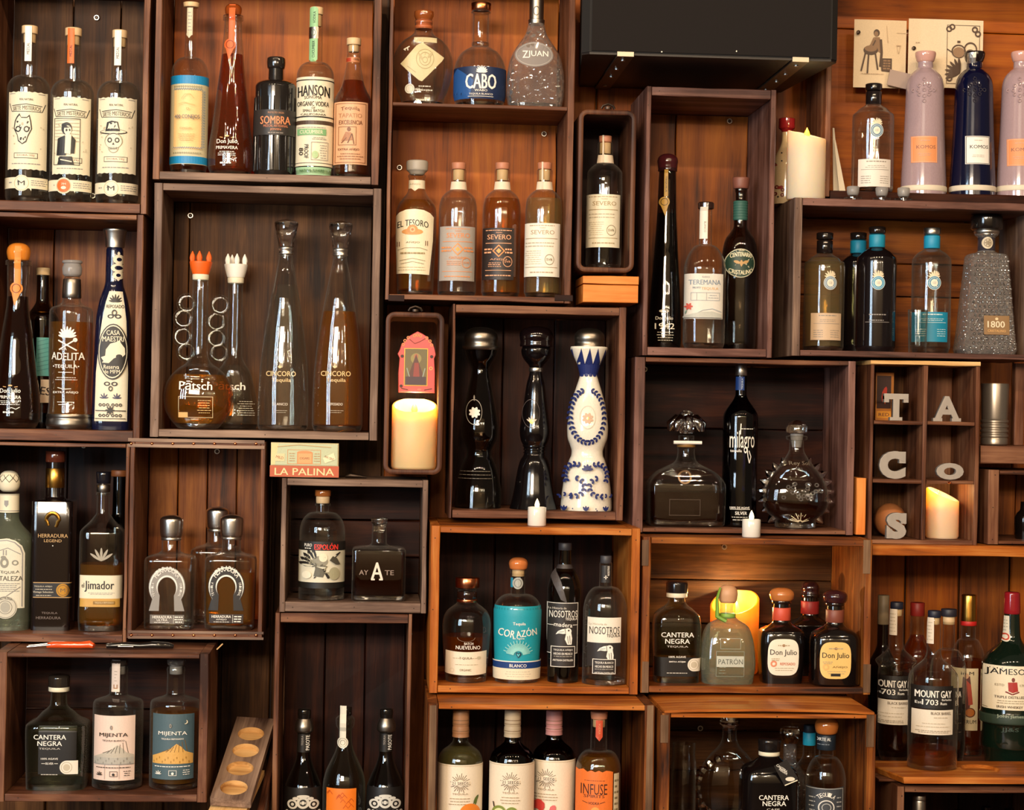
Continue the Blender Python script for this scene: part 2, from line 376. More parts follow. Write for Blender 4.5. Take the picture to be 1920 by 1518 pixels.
# ------------------------------------------------------------------ profile curves
def pchip(pts):
    """pts ascending in z -> densified monotone profile; equal z = sharp corner"""
    segs = [[pts[0]]]
    for p in pts[1:]:
        if abs(p[0]-segs[-1][-1][0]) < 1e-6: segs.append([p])
        else: segs[-1].append(p)
    out = []
    for s in segs:
        n = len(s)
        if n < 3: out += s; continue
        h = [s[i+1][0]-s[i][0] for i in range(n-1)]; d = [(s[i+1][1]-s[i][1])/h[i] for i in range(n-1)]
        m = [d[0]]+[0 if d[i-1]*d[i] <= 0 else 2*d[i-1]*d[i]/(d[i-1]+d[i]) for i in range(1, n-1)]+[d[-1]]
        for i in range(n-1):
            k = 4 if abs(s[i+1][1]-s[i][1]) > 1e-4 else 1
            for j in range(k):
                t = j/k; a = (1+2*t)*(1-t)**2; b = t*(1-t)**2; c = t*t*(3-2*t); e = t*t*(t-1)
                out.append((s[i][0]+t*h[i], a*s[i][1]+b*h[i]*m[i]+c*s[i+1][1]+e*h[i]*m[i+1]))
        out.append(s[-1])
    return out
def SH(ntop, nhw, nbot, ysh, bhw, yb, p=2.0, lip=0, taper=0, heel=.9):
    """round-shouldered bottle outline in pixels: neck top y, neck half width, neck foot y, shoulder y, body half width, base y"""
    pts = []
    if lip: pts += [(ntop, nhw+lip), (ntop+6, nhw+lip), (ntop+8, nhw)]
    else: pts += [(ntop, nhw)]
    pts.append((nbot, nhw+.5))
    for t in (.06, .16, .3, .5, .72, .88):
        if p == 's': w = t*t*(3-2*t)
        else: w = (1-(1-t)**p)**(1/p)
        pts.append((nbot+(ysh-nbot)*t, nhw+.5+(bhw-nhw-.5)*w))
    pts += [(ysh, bhw), (yb-7, bhw+taper), (yb-2, (bhw+taper)*.97), (yb, (bhw+taper)*heel)]
    return pts
def cyl(y0, y1, h0, h1=None, b=1.2):
    h1 = h0 if h1 is None else h1
    return [(y0, h0-b), (y0+b*.6, h0), (y1-b*.6, h1), (y1, h1-b)]
def dome(y0, y1, hw, flat=.75, foot=None):
    """mushroom / ball stopper"""
    f = foot if foot is not None else hw*.8; H = y1-y0
    return [(y0, hw*.15), (y0+H*.03, hw*.45), (y0+H*.14, hw*.76), (y0+H*.32, hw*.95), (y0+H*.52, hw), (y0+H*.75, hw*.95), (y0+H*.92, (hw+f)/2), (y1, f)]

class Bot:
    def __init__(s, label, cx, yb, Y, prof, glass='clear', zs=None, n=2.0, ba=1.0, fill=None, liq=None, grp=None, name='liquor_bottle', cat='bottle', part='glass_body', flatbase=False, yaw=0):
        if yb > 1530: cx -= .018*(yb-1480)
        b = P(cx, yb, Y); s.x, s.Y = b.x, Y; s.z = zs if zs is not None else b.z; s.cx = cx; s.n = n; s.ba = ba; s.yaw = yaw
        s.k = (P(cx+10, yb, Y).x-b.x)/10; s.t = thing(name, label, cat, (s.x, Y, s.z), grp, yaw)
        s.lat = []
        pr = s.loc(prof); pr[0] = (0.0, pr[0][1]); pr = [q for i, q in enumerate(pr) if i == 0 or q[0] > .0005]
        s.rmax = max(r for z, r in pr); s.body = pchip(pr); s.lat.append((s.body, True))
        s.mesh(s.body, glass, True).build(part, s.t, smooth=50)
        if glass in ('clear', 'greenish', 'aqua', 'dark_clear', 'facet', 'empty', 'studs') and yb < 1530 and not flatbase:
            h = min(.0095, .14*s.body[-1][0]); q = [(z, r) for z, r in s.body if .0012 < z < h]; q = [(.0012, s.rad(.0012)*.93)]+[(z, r*.955) for z, r in q]+[(h, s.rad(h)*.955), (h*.8, s.rad(h)*.6), (h*.55, s.rad(h)*.2)]
            s.mesh(q, 'crystal', True).build('glass_base', s.t, smooth=50)
        if liq:
            zf = P(cx, fill, Y).z-s.z; z0 = min(.0105, .2*zf)
            q = [(z, r) for z, r in s.body if z0 < z < zf]; rf = s.rad(zf); r0 = s.rad(z0+.004)
            q = [(z0, r0*.9)]+[(z, r) for z, r in q if z > z0+.002]+[(zf, rf)]
            q = [(z, max(.001, r-max(.0011, r*.045))) for z, r in q]
            s.mesh(q, liquid(liq), True).build('liquid', s.t, smooth=40)
    def loc(s, prof):
        q = [(P(s.cx, y, s.Y).z-s.z, hw*s.k) for y, hw in prof]
        return q[::-1] if q[0][0] > q[-1][0] else q
    def shape(s, r):
        if s.n == 2 and s.ba == 1: return 2.0, 1.0
        t = min(1, max(0, (r/s.rmax-.5)/.35)); t = t*t*(3-2*t)
        return 2+(s.n-2)*t, 1+(s.ba-1)*t
    def mesh(s, prof, m, body=False, seg=40):
        me = M(); Rg = []
        for z, r in prof:
            n, ba = s.shape(r) if body else (2.0, 1.0); ring = []
            for j in range(seg):
                t = 2*math.pi*j/seg; c, q = math.cos(t), math.sin(t)
                ring.append((r*math.copysign(abs(c)**(2/n), c), r*ba*math.copysign(abs(q)**(2/n), q), z))
            Rg.append(ring)
        me.rings(Rg, m); return me
    def rad(s, z):
        best = None
        for pr, bd in s.lat:
            if z < pr[0][0]-.0006 or z > pr[-1][0]+.0006: continue
            for i in range(len(pr)-1):
                if pr[i][0] <= z <= pr[i+1][0] and pr[i+1][0] > pr[i][0]:
                    t = (z-pr[i][0])/(pr[i+1][0]-pr[i][0]); r = pr[i][1]+t*(pr[i+1][1]-pr[i][1]); best = r if best is None else max(best, r); break
        if best is None: best = s.body[-1][1] if z > .01 else s.body[0][1]
        return best
    def surf(s, x, z, e):
        z = max(z, .0005)
        r = s.rad(z); n, ba = s.shape(r); a = r+e; b = r*ba+e
        if isinstance(x, tuple):
            t = x[1]; c, q = math.sin(t), math.cos(t)
            return (a*math.copysign(abs(c)**(2/n), c), -b*math.copysign(abs(q)**(2/n), q), z)
        u = min(.998, abs(x)/a); x = math.copysign(u*a, x)
        return (x, -b*(1-u**n)**(1/n), z)
    def conv(s, ref):
        fr = s.surf(0, P(ref[0], ref[1], s.Y).z-s.z, 0)[1]; Yf = s.Y+fr; c = P(ref[0], ref[1], Yf); k = (P(ref[0]+10, ref[1], Yf).x-c.x)/10
        return lambda px, py: (c.x-s.x+k*(px-ref[0]), c.z-s.z-k*(py-ref[1]))
    def L(s, name, prof, m, lab=None, flat=False):
        pr = s.loc(prof); pr = pr if flat else pchip(pr); s.lat.append((pr, False)); o = s.mesh(pr, m).build(name, s.t, smooth=40)
        if lab: o['label'] = lab
        return s
    def lab(s, base, prn=None, ref=None, name='paper_label', pname='lettering', lab=None, e=.0004):
        pts = [p for el in base if el[0] != 'wrap' for t in el[0] for p in t]
        if ref is None:
            if pts: ref = ((min(p[0] for p in pts)+max(p[0] for p in pts))/2, (min(p[1] for p in pts)+max(p[1] for p in pts))/2)
            else: w = base[0]; ref = (s.cx+(s.cy(w[1])), (w[1]+w[2])/2)
        cv = s.conv(ref); me = M(); ax = s.axis(ref, cv); e = project(me, base, cv, s.surf, s.rmax*.22/s.k, e, ax=ax); o = me.build(name, s.t, smooth=40)
        if lab: o['label'] = lab
        if prn:
            me = M(); project(me, prn, cv, s.surf, s.rmax*.22/s.k, e+.00025, ax=ax); me.build(pname, o)
        return s
    def cy(s, y): return (1518-y)*0  # horizontal drift handled by the camera roll
    def prt(s, els, ref=None, name='lettering', e=.0004):
        pts = [p for el in els for t in el[0] for p in t]
        if ref is None: ref = ((min(p[0] for p in pts)+max(p[0] for p in pts))/2, (min(p[1] for p in pts)+max(p[1] for p in pts))/2)
        cv = s.conv(ref); me = M(); project(me, els, cv, s.surf, s.rmax*.22/s.k, e, ax=s.axis(ref, cv)); me.build(name, s.t); return s
    def axis(s, ref, cv):
        x, z = cv(*ref); k = (cv(ref[0]+10, ref[1])[0]-x)/10; return (ref[0]-x/k, s.rad(z)/k)
    def obj(s, me, name, smooth=40): me.build(name, s.t, smooth=smooth); return s
    def lp(s, x, y, dy=0.0):
        """pixel -> local point of the bottle at depth offset dy"""
        q = P(x, y, s.Y+dy); return Vector((q.x-s.x, dy, q.z-s.z))
# ------------------------------------------------------------------ the room
def structure(me, name, smooth=0):
    o = me.build(name, smooth=smooth); o['kind'] = 'structure'; return o
YW = .262
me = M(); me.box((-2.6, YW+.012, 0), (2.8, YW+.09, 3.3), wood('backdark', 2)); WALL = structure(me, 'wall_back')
x = -1.0; i = 0
while x < 1.5:   # vertical boards nailed to the back wall, seen between the crates
    w = .085+.03*random.random(); o = board((x, YW, .3), (x+w-.003, YW+.012, 2.55), 2, wood('backdark' if x < .0 else ('ply' if i % 3 else 'back'), 2), .002, .0008, 8).build('plank', WALL); x += w; i += 1
me = M(); me.box((-4.2, -7, -.05), (4.2, YW+.09, 0), wood('dark', 0)); structure(me, 'floor')

me = M(); me.box((-4.2, -7.1, 0), (4.2, -7.0, 3.6), mat('#c9b698', .8)); structure(me, 'wall_front')
# ------------------------------------------------------------------ crates
def crate(label, x0, y0, x1, y1, t, Y0=0.0, dep=.2, w='walnut', back=('back', 2, 3), bt=None, sides=None, name='wooden_crate', nails=True, cat='crate', cuts=None):
    """px rectangle of the front edge; t = (top, right, bottom, left) board thickness in px"""
    xm, ym = (x0+x1)/2, (y0+y1)/2; k = KPX(Y0)
    X0, X1 = P(x0, ym, Y0).x, P(x1, ym, Y0).x; Z1, Z0 = P(xm, y0, Y0).z, P(xm, y1, Y0).z
    tt, tr, tb, tl = [v*k for v in t]; Y1 = Y0+dep; cx = (X0+X1)/2
    th = thing(name, label, cat, (cx, Y0, Z0)); a, b = X0-cx, X1-cx; H = Z1-Z0; g = .0006
    ws = sides or w; wb = bt or w
    if tl: board((a, 0, 0), (a+tl, dep, H), 2, wood(ws, 2)).build('side_board', th)
    if tr: board((b-tr, 0, 0), (b, dep, H), 2, wood(ws, 2)).build('side_board', th)
    if tt: board((a+tl+g, 0, H-tt), (b-tr-g, dep, H), 0, wood(w, 0)).build('top_board', th)
    if tb: board((a+tl+g, 0, 0), (b-tr-g, dep, tb), 0, wood(wb, 0)).build('bottom_board', th)
    if back:
        bw, bd, n = back; xi0, xi1, zi0, zi1 = a+tl+g, b-tr-g, tb+g, H-tt-g; yb0 = dep-.009
        cs = [i/n for i in range(n+1)] if not cuts else [0]+[((P(c, ym, Y0).x-cx-xi0)/(xi1-xi0) if bd == 2 else (P(xm, c, Y0).z-Z0-zi0)/(zi1-zi0)) for c in cuts]+[1]
        if bd != 2: cs = sorted(cs)
        for i in range(len(cs)-1):
            u, v = cs[i], cs[i+1]; j = random.uniform(0, .0012)
            if bd == 2: board((xi0+(xi1-xi0)*u+.0005, yb0+j, zi0), (xi0+(xi1-xi0)*v-.0007, dep-.0005, zi1), 2, wood(bw, 2), .0012).build('back_plank', th)
            else: board((xi0, yb0+j, zi0+(zi1-zi0)*u+.0005), (xi1, dep-.0005, zi0+(zi1-zi0)*v-.0007), 0, wood(bw, 0), .0012).build('back_plank', th)
    if nails:
        me = M(); rr = random.Random(int(x0+y0*3))
        for (xa, za) in [(a+tl*2+.004, H-tt/2), (b-tr*2-.004, H-tt/2), (a+tl*2+.004, tb/2), (b-tr*2-.004, tb/2), (a+tl/2, H*.93), (b-tr/2, H*.93), (a+tl/2, H*.5), (b-tr/2, H*.5), (a+tl/2, H*.07), (b-tr/2, H*.07), (0, tb/2), (.01, H-tt/2)]:
            xa += rr.uniform(-.003, .003); za += rr.uniform(-.001, .001)
            if (abs(za-H+tt/2) < .002 and not tt) or (abs(za-tb/2) < .002 and not tb): continue
            me.add([(xa+.0011*math.cos(q*1.047), -.0003, za+.0011*math.sin(q*1.047)) for q in range(6)], [tuple(range(6))], 'iron')
        o = me.build('nail_heads', th); o['kind'] = 'stuff'
    return dict(th=th, zs=Z0+tb, z1=Z1, x=cx, a=a, b=b, H=H, Y0=Y0, dep=dep, z0=Z0, tl=tl, tr=tr, tb=tb, tt=tt)
def washer(c, px, py):
    q = P(px, py, c['Y0']+c['dep']-.0125); me = M(); l = (q.x-c['x'], c['dep']-.0125, q.z-c['z0'])
    me.tube([(l[0]+.0042*math.cos(i*.5236), l[1], l[2]+.0042*math.sin(i*.5236)) for i in range(12)], .0011, 'silver', 6, True)
    me.rings([[(l[0]+.002*math.cos(i*.785), l[1]+d, l[2]+.002*math.sin(i*.785)) for i in range(8)] for d in (.004, -.001)], 'iron')
    me.build('screw_washer', c['th'], 40)
def strap(c, px0, px1, py0, py1, w='strap', proud=.0012):
    """thin weathered strip along the front edge"""
    a = P(px0, py1, c['Y0']-proud); b = P(px1, py0, c['Y0']-proud); ax = 2 if (b.z-a.z) > (b.x-a.x) else 0
    board((a.x-c['x'], -proud, a.z-c['z0']), (b.x-c['x'], .0, b.z-c['z0']), ax, wood(w, ax), .0004, .0002).build('edge_strip', c['th'])
def crate_print(c, s, px, py, h, side, col='ink', rot=90):
    """stencilled words on the outer right side of a crate"""
    tr, tw, th_ = textris(s); sc = h/th_; me = M(); vs = []; fs = []
    for t in tr:
        o = len(vs); vs += [(c['b']+.0012, c['dep']*.45-p[1]*sc*KPX(0), p[0]*sc*KPX(0)+c['H']*side) for p in t]; fs.append((o, o+1, o+2))
    me.add(vs, fs, col); me.build('stencilled_lettering', c['th'])

K = {}
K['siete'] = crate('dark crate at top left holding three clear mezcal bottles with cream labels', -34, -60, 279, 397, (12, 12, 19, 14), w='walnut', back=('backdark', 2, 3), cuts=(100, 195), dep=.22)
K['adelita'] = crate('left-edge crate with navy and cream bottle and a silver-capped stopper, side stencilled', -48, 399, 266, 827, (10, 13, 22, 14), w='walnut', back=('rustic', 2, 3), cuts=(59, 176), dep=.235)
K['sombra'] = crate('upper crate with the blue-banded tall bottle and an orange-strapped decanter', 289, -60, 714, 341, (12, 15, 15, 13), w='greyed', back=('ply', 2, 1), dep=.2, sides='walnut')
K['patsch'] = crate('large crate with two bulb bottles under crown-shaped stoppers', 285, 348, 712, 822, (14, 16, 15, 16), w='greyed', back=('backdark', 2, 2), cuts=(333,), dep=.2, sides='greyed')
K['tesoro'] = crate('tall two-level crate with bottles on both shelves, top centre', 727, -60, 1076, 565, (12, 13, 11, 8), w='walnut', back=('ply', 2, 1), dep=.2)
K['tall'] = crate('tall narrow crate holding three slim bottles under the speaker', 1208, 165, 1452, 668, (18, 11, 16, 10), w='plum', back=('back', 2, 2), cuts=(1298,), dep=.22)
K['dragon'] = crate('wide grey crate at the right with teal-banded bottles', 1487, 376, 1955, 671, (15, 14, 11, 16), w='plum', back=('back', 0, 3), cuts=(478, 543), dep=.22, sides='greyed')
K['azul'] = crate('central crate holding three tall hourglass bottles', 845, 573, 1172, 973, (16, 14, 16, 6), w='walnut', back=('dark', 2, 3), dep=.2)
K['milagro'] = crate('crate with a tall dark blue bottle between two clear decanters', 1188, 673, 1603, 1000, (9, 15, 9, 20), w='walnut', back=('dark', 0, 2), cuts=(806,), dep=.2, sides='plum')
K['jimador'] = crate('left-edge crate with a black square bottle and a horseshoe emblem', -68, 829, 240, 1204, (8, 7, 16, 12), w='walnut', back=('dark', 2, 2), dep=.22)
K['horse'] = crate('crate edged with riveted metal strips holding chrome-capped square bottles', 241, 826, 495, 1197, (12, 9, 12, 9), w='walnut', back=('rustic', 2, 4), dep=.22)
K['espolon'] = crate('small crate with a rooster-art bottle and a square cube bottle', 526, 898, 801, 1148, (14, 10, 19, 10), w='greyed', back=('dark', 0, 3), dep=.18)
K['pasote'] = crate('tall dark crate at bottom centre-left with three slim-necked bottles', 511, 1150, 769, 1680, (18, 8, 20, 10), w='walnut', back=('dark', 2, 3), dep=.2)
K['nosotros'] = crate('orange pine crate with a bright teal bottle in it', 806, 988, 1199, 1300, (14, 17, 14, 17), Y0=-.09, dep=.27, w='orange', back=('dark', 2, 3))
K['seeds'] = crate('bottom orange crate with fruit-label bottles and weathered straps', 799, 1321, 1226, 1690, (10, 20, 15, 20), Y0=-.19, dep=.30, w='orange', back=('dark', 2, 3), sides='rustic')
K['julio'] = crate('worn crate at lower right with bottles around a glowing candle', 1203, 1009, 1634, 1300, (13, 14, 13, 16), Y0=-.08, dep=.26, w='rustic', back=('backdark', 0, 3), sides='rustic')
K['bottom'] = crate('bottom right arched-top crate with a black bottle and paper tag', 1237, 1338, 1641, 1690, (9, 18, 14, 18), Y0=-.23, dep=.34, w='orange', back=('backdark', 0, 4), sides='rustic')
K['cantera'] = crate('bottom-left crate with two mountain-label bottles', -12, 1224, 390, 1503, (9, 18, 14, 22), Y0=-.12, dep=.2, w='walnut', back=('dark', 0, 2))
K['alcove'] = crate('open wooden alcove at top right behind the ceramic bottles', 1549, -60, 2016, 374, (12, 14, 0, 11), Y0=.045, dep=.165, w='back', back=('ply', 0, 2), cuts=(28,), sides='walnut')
# middle shelf of the two-level crate, with its dark metal corners
c = K['tesoro']; zt = P(900, 195, 0).z; board((c['a']+c['tl']+.0006, .001, zt-.0075-c['z0']), (c['b']-c['tr']-.0006, c['dep']-.01, zt-c['z0']), 0, wood('walnut', 0)).build('middle_shelf', c['th']); Z_CABO = zt
for a_, b_ in ((728, 758), (1040, 1074)): strap(c, a_, b_, 553, 564, 'dark')
strap(K['horse'], 240, 496, 825, 827.5, 'greyed'); strap(K['horse'], 240, 496, 835.5, 838, 'greyed'); strap(K['horse'], 240, 494, 1184, 1186.5, 'greyed'); strap(K['horse'], 240, 494, 1194.5, 1197, 'greyed')
for row in (831.5, 1190.5):
    for i in range(7):
        q = P(246+39*i, row, 0); c = K['horse']; me = M()
        me.rings([[(q.x-c['x']+r*math.cos(j*.785), y, q.z-c['z0']+r*math.sin(j*.785)) for j in range(8)] for y, r in ((0, .003), (-.0015, .0026), (-.0025, .0012))], 'copper'); me.build('rivet', c['th'], 50)
for kk, pts in (('seeds', ((799, 819, 1322, 1688), (1207, 1226, 1322, 1688))), ('julio', ((1203, 1217, 1012, 1060), (1203, 1217, 1240, 1298), (1618, 1633, 1012, 1075), (1618, 1633, 1245, 1298))), ('bottom', ((1238, 1254, 1340, 1392), (1624, 1640, 1340, 1400)))):
    for p in pts: strap(K[kk], *p)
crate_print(K['adelita'], 'PRODUCT OF SCOTLAND', 0, 0, 6, .5)
for kk, x_, y_ in (('siete', 181, 33), ('siete', 174, 367), ('patsch', 357, 404), ('tesoro', 1020, 251), ('tesoro', 749, 314), ('tall', 1368, 227), ('horse', 407, 846), ('jimador', 157, 835), ('milagro', 1209, 692), ('julio', 1358, 1025), ('bottom', 1313, 1365)): washer(K[kk], x_, y_)

# the arched lid of the bottom right crate
c = K['bottom']; me = M(); n = 12; Rg = []
for i in range(n+1):
    u = i/n; X = c['a']+c['tl']*.3+(c['b']-c['a']-c['tl']*.6)*u; h = .004*math.sin(math.pi*u)**.7
    Rg.append([(X, -.002, c['H']+.0003+h), (X, .2, c['H']+.0003+h), (X, .2, c['H']+.0045+h), (X, -.002, c['H']+.0045+h)])
me.rings(Rg, wood('orange', 0)); me.build('arched_lid', c['th'])

# rounded trays hung on the wall
def tray(label, x0, y0, x1, y1, Y0=.0, dep=.2):
    k = KPX(Y0); ym, xm = (y0+y1)/2, (x0+x1)/2; X0, X1 = P(x0, ym, Y0).x, P(x1, ym, Y0).x; Z1, Z0 = P(xm, y0, Y0).z, P(xm, y1, Y0).z
    cx = (X0+X1)/2; th = thing('wooden_tray', label, 'tray', (cx, Y0, Z0)); w, h = (X1-X0)/2, Z1-Z0; t = .0085; r = .016
    def ring(off, y):
        p = []
        for qx, qz, a0 in ((w-r, h-r, 0), (-w+r, h-r, 90), (-w+r, r, 180), (w-r, r, 270)):
            for j in range(6):
                a = math.radians(a0+18*j); p.append((qx+(r-off)*math.cos(a), y, qz+(r-off)*math.sin(a)))
        return p
    me = M(); me.rings([ring(0, dep), ring(0, .001), ring(.0012, 0), ring(t-.0012, 0), ring(t, .001), ring(t, dep-.008)], wood('leather', 2), False, False); me.build('rim', th, 45)
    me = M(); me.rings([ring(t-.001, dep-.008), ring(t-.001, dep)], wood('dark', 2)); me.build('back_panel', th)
    me = M(); me.tube([(-.012, -.001, h+.002), (-.009, -.002, h+.007), (0, -.003, h+.010), (.009, -.002, h+.007), (.012, -.001, h+.002)], .0022, 'iron', 8)
    me.rings([[(.006*math.cos(j*.785), -.004+.003*math.sin(j*.785), z) for j in range(8)] for z in (h+.001, h+.005)], 'iron'); me.build('hanging_hook', th, 40)
    return dict(th=th, zs=Z0+t, x=cx, z0=Z0, H=h, Y0=Y0, dep=dep)
K['tray_up'] = tray('rounded dark tray hung upright beside the tall crate, one bottle inside', 1083, 206, 1191, 510)
K['tray_lo'] = tray('rounded dark tray hung upright holding a framed picture and a candle', 721, 585, 831, 889)

# six-hole letter cabinet
x0, y0, x1, y1 = 1630, 676, 1836, 1021
A = P(x0, 850, 0); B = P(x1, 850, 0); Zt = P(1733, y0, 0).z; Zb = P(1733, y1, 0).z; cx = (A.x+B.x)/2
th = thing('cubbyhole_shelf', 'small six-hole wooden cabinet displaying metal letters', 'shelf', (cx, 0, Zb)); K['taco'] = dict(th=th, x=cx, z0=Zb)
a, b, H, D1 = A.x-cx, B.x-cx, Zt-Zb, .15
board((a, 0, H-.0085), (b, D1, H), 0, wood('raw', 0)).build('top_board', th)
board((a, 0, 0), (a+.0075, D1, H-.009), 2, wood('walnut', 2)).build('side_board', th); board((b-.0085, 0, 0), (b, D1, H-.009), 2, wood('walnut', 2)).build('side_board', th)
board((a+.008, .001, 0), (b-.009, D1, .0085), 0, wood('walnut', 0)).build('bottom_board', th)
xm = P(1734, 850, 0).x-cx; board((xm-.0042, .0005, .009), (xm+.0042, D1-.008, H-.009), 2, wood('walnut', 2)).build('divider', th)
ZT = []
for yy in (789, 899):
    z = P(1733, yy, 0).z; ZT.append(z)
    for (p, q) in ((a+.008, xm-.0046), (xm+.0046, b-.009)): board((p, .001, z-Zb-.0075), (q, D1-.008, z-Zb), 0, wood('walnut', 0)).build('shelf_board', th)
for u, v, wk in ((a+.008, a+.045, 'dark'), (a+.046, xm, 'backdark'), (xm, xm+.030, 'backdark'), (xm+.0305, xm+.038, 'orange'), (xm+.0385, b-.009, 'walnut')): board((u, D1-.0075, .009), (v, D1-.0005, H-.009), 2, wood(wk, 2)).build('back_plank', th)
me = M(); q = P(1780, 904, -.004); me.rings([[(q.x-cx+r*math.cos(j*.785), y, q.z-Zb+r*math.sin(j*.785)) for j in range(8)] for y, r in ((0, .002), (-.004, .003), (-.007, .003), (-.009, .0015))], 'copper'); me.build('knob', th, 40)

# long shelf, ledge and odd pieces on the right
def plank_thing(label, x0, x1, y0, y1, Y0, dep, w, name='shelf_board', ax=0, cat='shelf'):
    A, B = P(x0, (y0+y1)/2, Y0), P(x1, (y0+y1)/2, Y0); Zt, Zb = P((x0+x1)/2, y0, Y0).z, P((x0+x1)/2, y1, Y0).z
    o = board((A.x-(A.x+B.x)/2, 0, 0), (B.x-(A.x+B.x)/2, dep, Zt-Zb), ax, wood(w, ax)).build(name, loc=((A.x+B.x)/2, Y0, Zb)); tag(o, label, cat); return Zt
plank_thing('long orange shelf running under the letter cabinet to the right edge', 1636, 1990, 1023, 1043, -.03, .28, 'orange')
ZCUP = plank_thing('short dark shelf carrying the ribbed metal cup', 1839, 1990, 836, 870, .01, .2, 'walnut')
plank_thing('small orange wooden block between the crate and the letter cabinet', 1606, 1624, 896, 1002, .0, .12, 'box', 'wooden_block', 2, 'block')
K['right'] = crate('cropped crate at the right edge under the metal cup', 1853, 882, 2030, 1021, (9, 14, 6, 21), dep=.2, w='walnut', back=('back', 2, 3), Y0=.0)
plank_thing('upright dark board behind the ribbed metal cup', 1903, 1921, 681, 834, .08, .02, 'walnut', 'upright_board', 2, 'board')
ZSLAB = P(1800, 1457, -.18).z; z0_ = ZSLAB-.0115; ZLEDGE = z0_; A, B_ = P(1646, 1440, -.13), P(2020, 1440, -.13)
tag(board((0, 0, 0), (B_.x-A.x, .39, .004), 0, wood('walnut', 0)).build('shelf_board', loc=(A.x, -.14, z0_-.0041)), 'dark ledge carrying the rum and whiskey bottles at lower right', 'shelf')
K['lowright'] = crate('dark crate cropped at the bottom right corner', 1681, 1475, 2050, 1720, (12, 14, 14, 14), Y0=-.17, dep=.4, w='walnut', back=('dark', 2, 3))

c = K['alcove']; ZALC = P(1760, 362, .047).z; board((c['a']+c['tl']+.0006, 0.0, K['dragon']['z1']+.0003-c['z0']), (c['b']-c['tr']-.0006, c['dep']-.01, ZALC-c['z0']), 0, wood('dark', 0)).build('bottom_board', c['th'])
# =================================================================== bottles, left half
def strip_tag(b, x, y0, y1, w, col, disc=None, tip=None, prn=None, name='seal_strip', ink='ink'):
    """paper strip over the stopper and down the neck, optionally ending in a medallion and a point"""
    els = R(x-w/2, x+w/2, y0, y1, col, 3)
    if disc: els = els+E(disc[0], disc[1], disc[2], disc[2], col)
    if tip: els = els+G([(disc[0]-disc[2]*.75, disc[1]+disc[2]*.5), (disc[0]+disc[2]*.75, disc[1]+disc[2]*.5), (tip[0], tip[1])], col)
    pr = prn or []
    if disc: pr = pr+E(disc[0], disc[1], disc[2]*.72, disc[2]*.72, ink, .86)
    b.lab(els, pr or None, ref=(x, (y0+y1)/2), name=name, e=.0011); return b

# ---- crate 'siete': three clear mezcal bottles
def siete(label, cx, ycap, ysh, capw, sx, scol, lx0, lx1, ly0, ly1, by, dx, dcol, motif):
    b = Bot(label, cx, 375, .075, SH(ycap+16, 14.5, ysh-28, ysh, 40.5, 376, 2.0), 'clear', zs=K['siete']['zs'], fill=ysh-22, liq='water', grp='clear mezcal bottles with cream illustrated labels')
    b.L('cork_stopper', cyl(ycap, ycap+15, capw), 'cork'); b.L('cork', cyl(ycap+15, ycap+32, 11.5), 'cork')
    strip_tag(b, sx, ycap-1, ycap+66, 13, scol, prn=T('MEZCAL', sx, ycap+42, 5, 'ink', 22, rot=-90))
    m = (lx0+lx1)/2; o = lx0-13
    prn = SL([(m-33, ly0+22), (m-28, ly0+38), (m+28, ly0+38), (m+33, ly0+22)], 1.2, 'ink')+SL([(m-28, ly0+27), (m, ly0+24), (m+28, ly0+27)], 1.4, 'ink')+T('REAL NATURAL', m, ly0+15, 4, 'ink', 26)+T('SIETE MISTERIOS', m, ly0+32, 8, '#5b5a50', 52, arc=2)
    prn += R(m-22, m+22, ly1-32, ly1-22, 'ink')+R(m-21, m+21, ly1-31, ly1-23, 'cream')+T('DOBA-YEJ', m, ly1-27, 4.5, '#7c2e20', 32)+LN(lx0+3, lx1-3, ly1-14, ly1-9, 1, 'grey', 1.6)
    prn += SL([(lx0+3, ly0+4), (lx0+14, ly0+4)], 1, 'grey')+SL([(lx1-14, ly0+4), (lx1-3, ly0+4)], 1, 'grey')+motif
    rr = random.Random(cx)
    for i in range(26):
        px, py = rr.uniform(lx0+3, lx1-4), rr.uniform(ly0+50, ly1-40)
        if abs(px-m) > 22: prn += R(px, px+1.6, py, py+2, '#b9ae92', 1)
    jag = [(lx0+(lx1-lx0)*i/14, ly0+(1.5 if i % 2 else 0)) for i in range(15)]+[(lx1-(lx1-lx0)*i/14, ly1-(1.5 if i % 2 else 0)) for i in range(15)]
    b.lab(G(jag, 'cream'), prn)
    b.lab(WRAP(by, by+21, 'cream', 80)+E(dx, by+11, 15.5, 15.5, 'cream'), LN(lx0+2, dx-18, by+7, by+13, 1, 'grey', 2, False)+LN(dx+18, lx1, by+4, by+16, 3, 'grey', 1.3, False)+E(dx, by+11, 14, 14, '#bdb08c', .93)+(E(dx, by+11, 12.5, 12.5, dcol) if dcol else [])+(T('M', dx, by+11, 9, 'ink', 13)+T('7', dx-7, by+8, 5, 'ink', 3) if not dcol else T('7M', dx, by+8, 4, 'cream', 9)+E(dx, by+15, 5, 3, 'cream')), ref=(cx, by+10), name='paper_band')
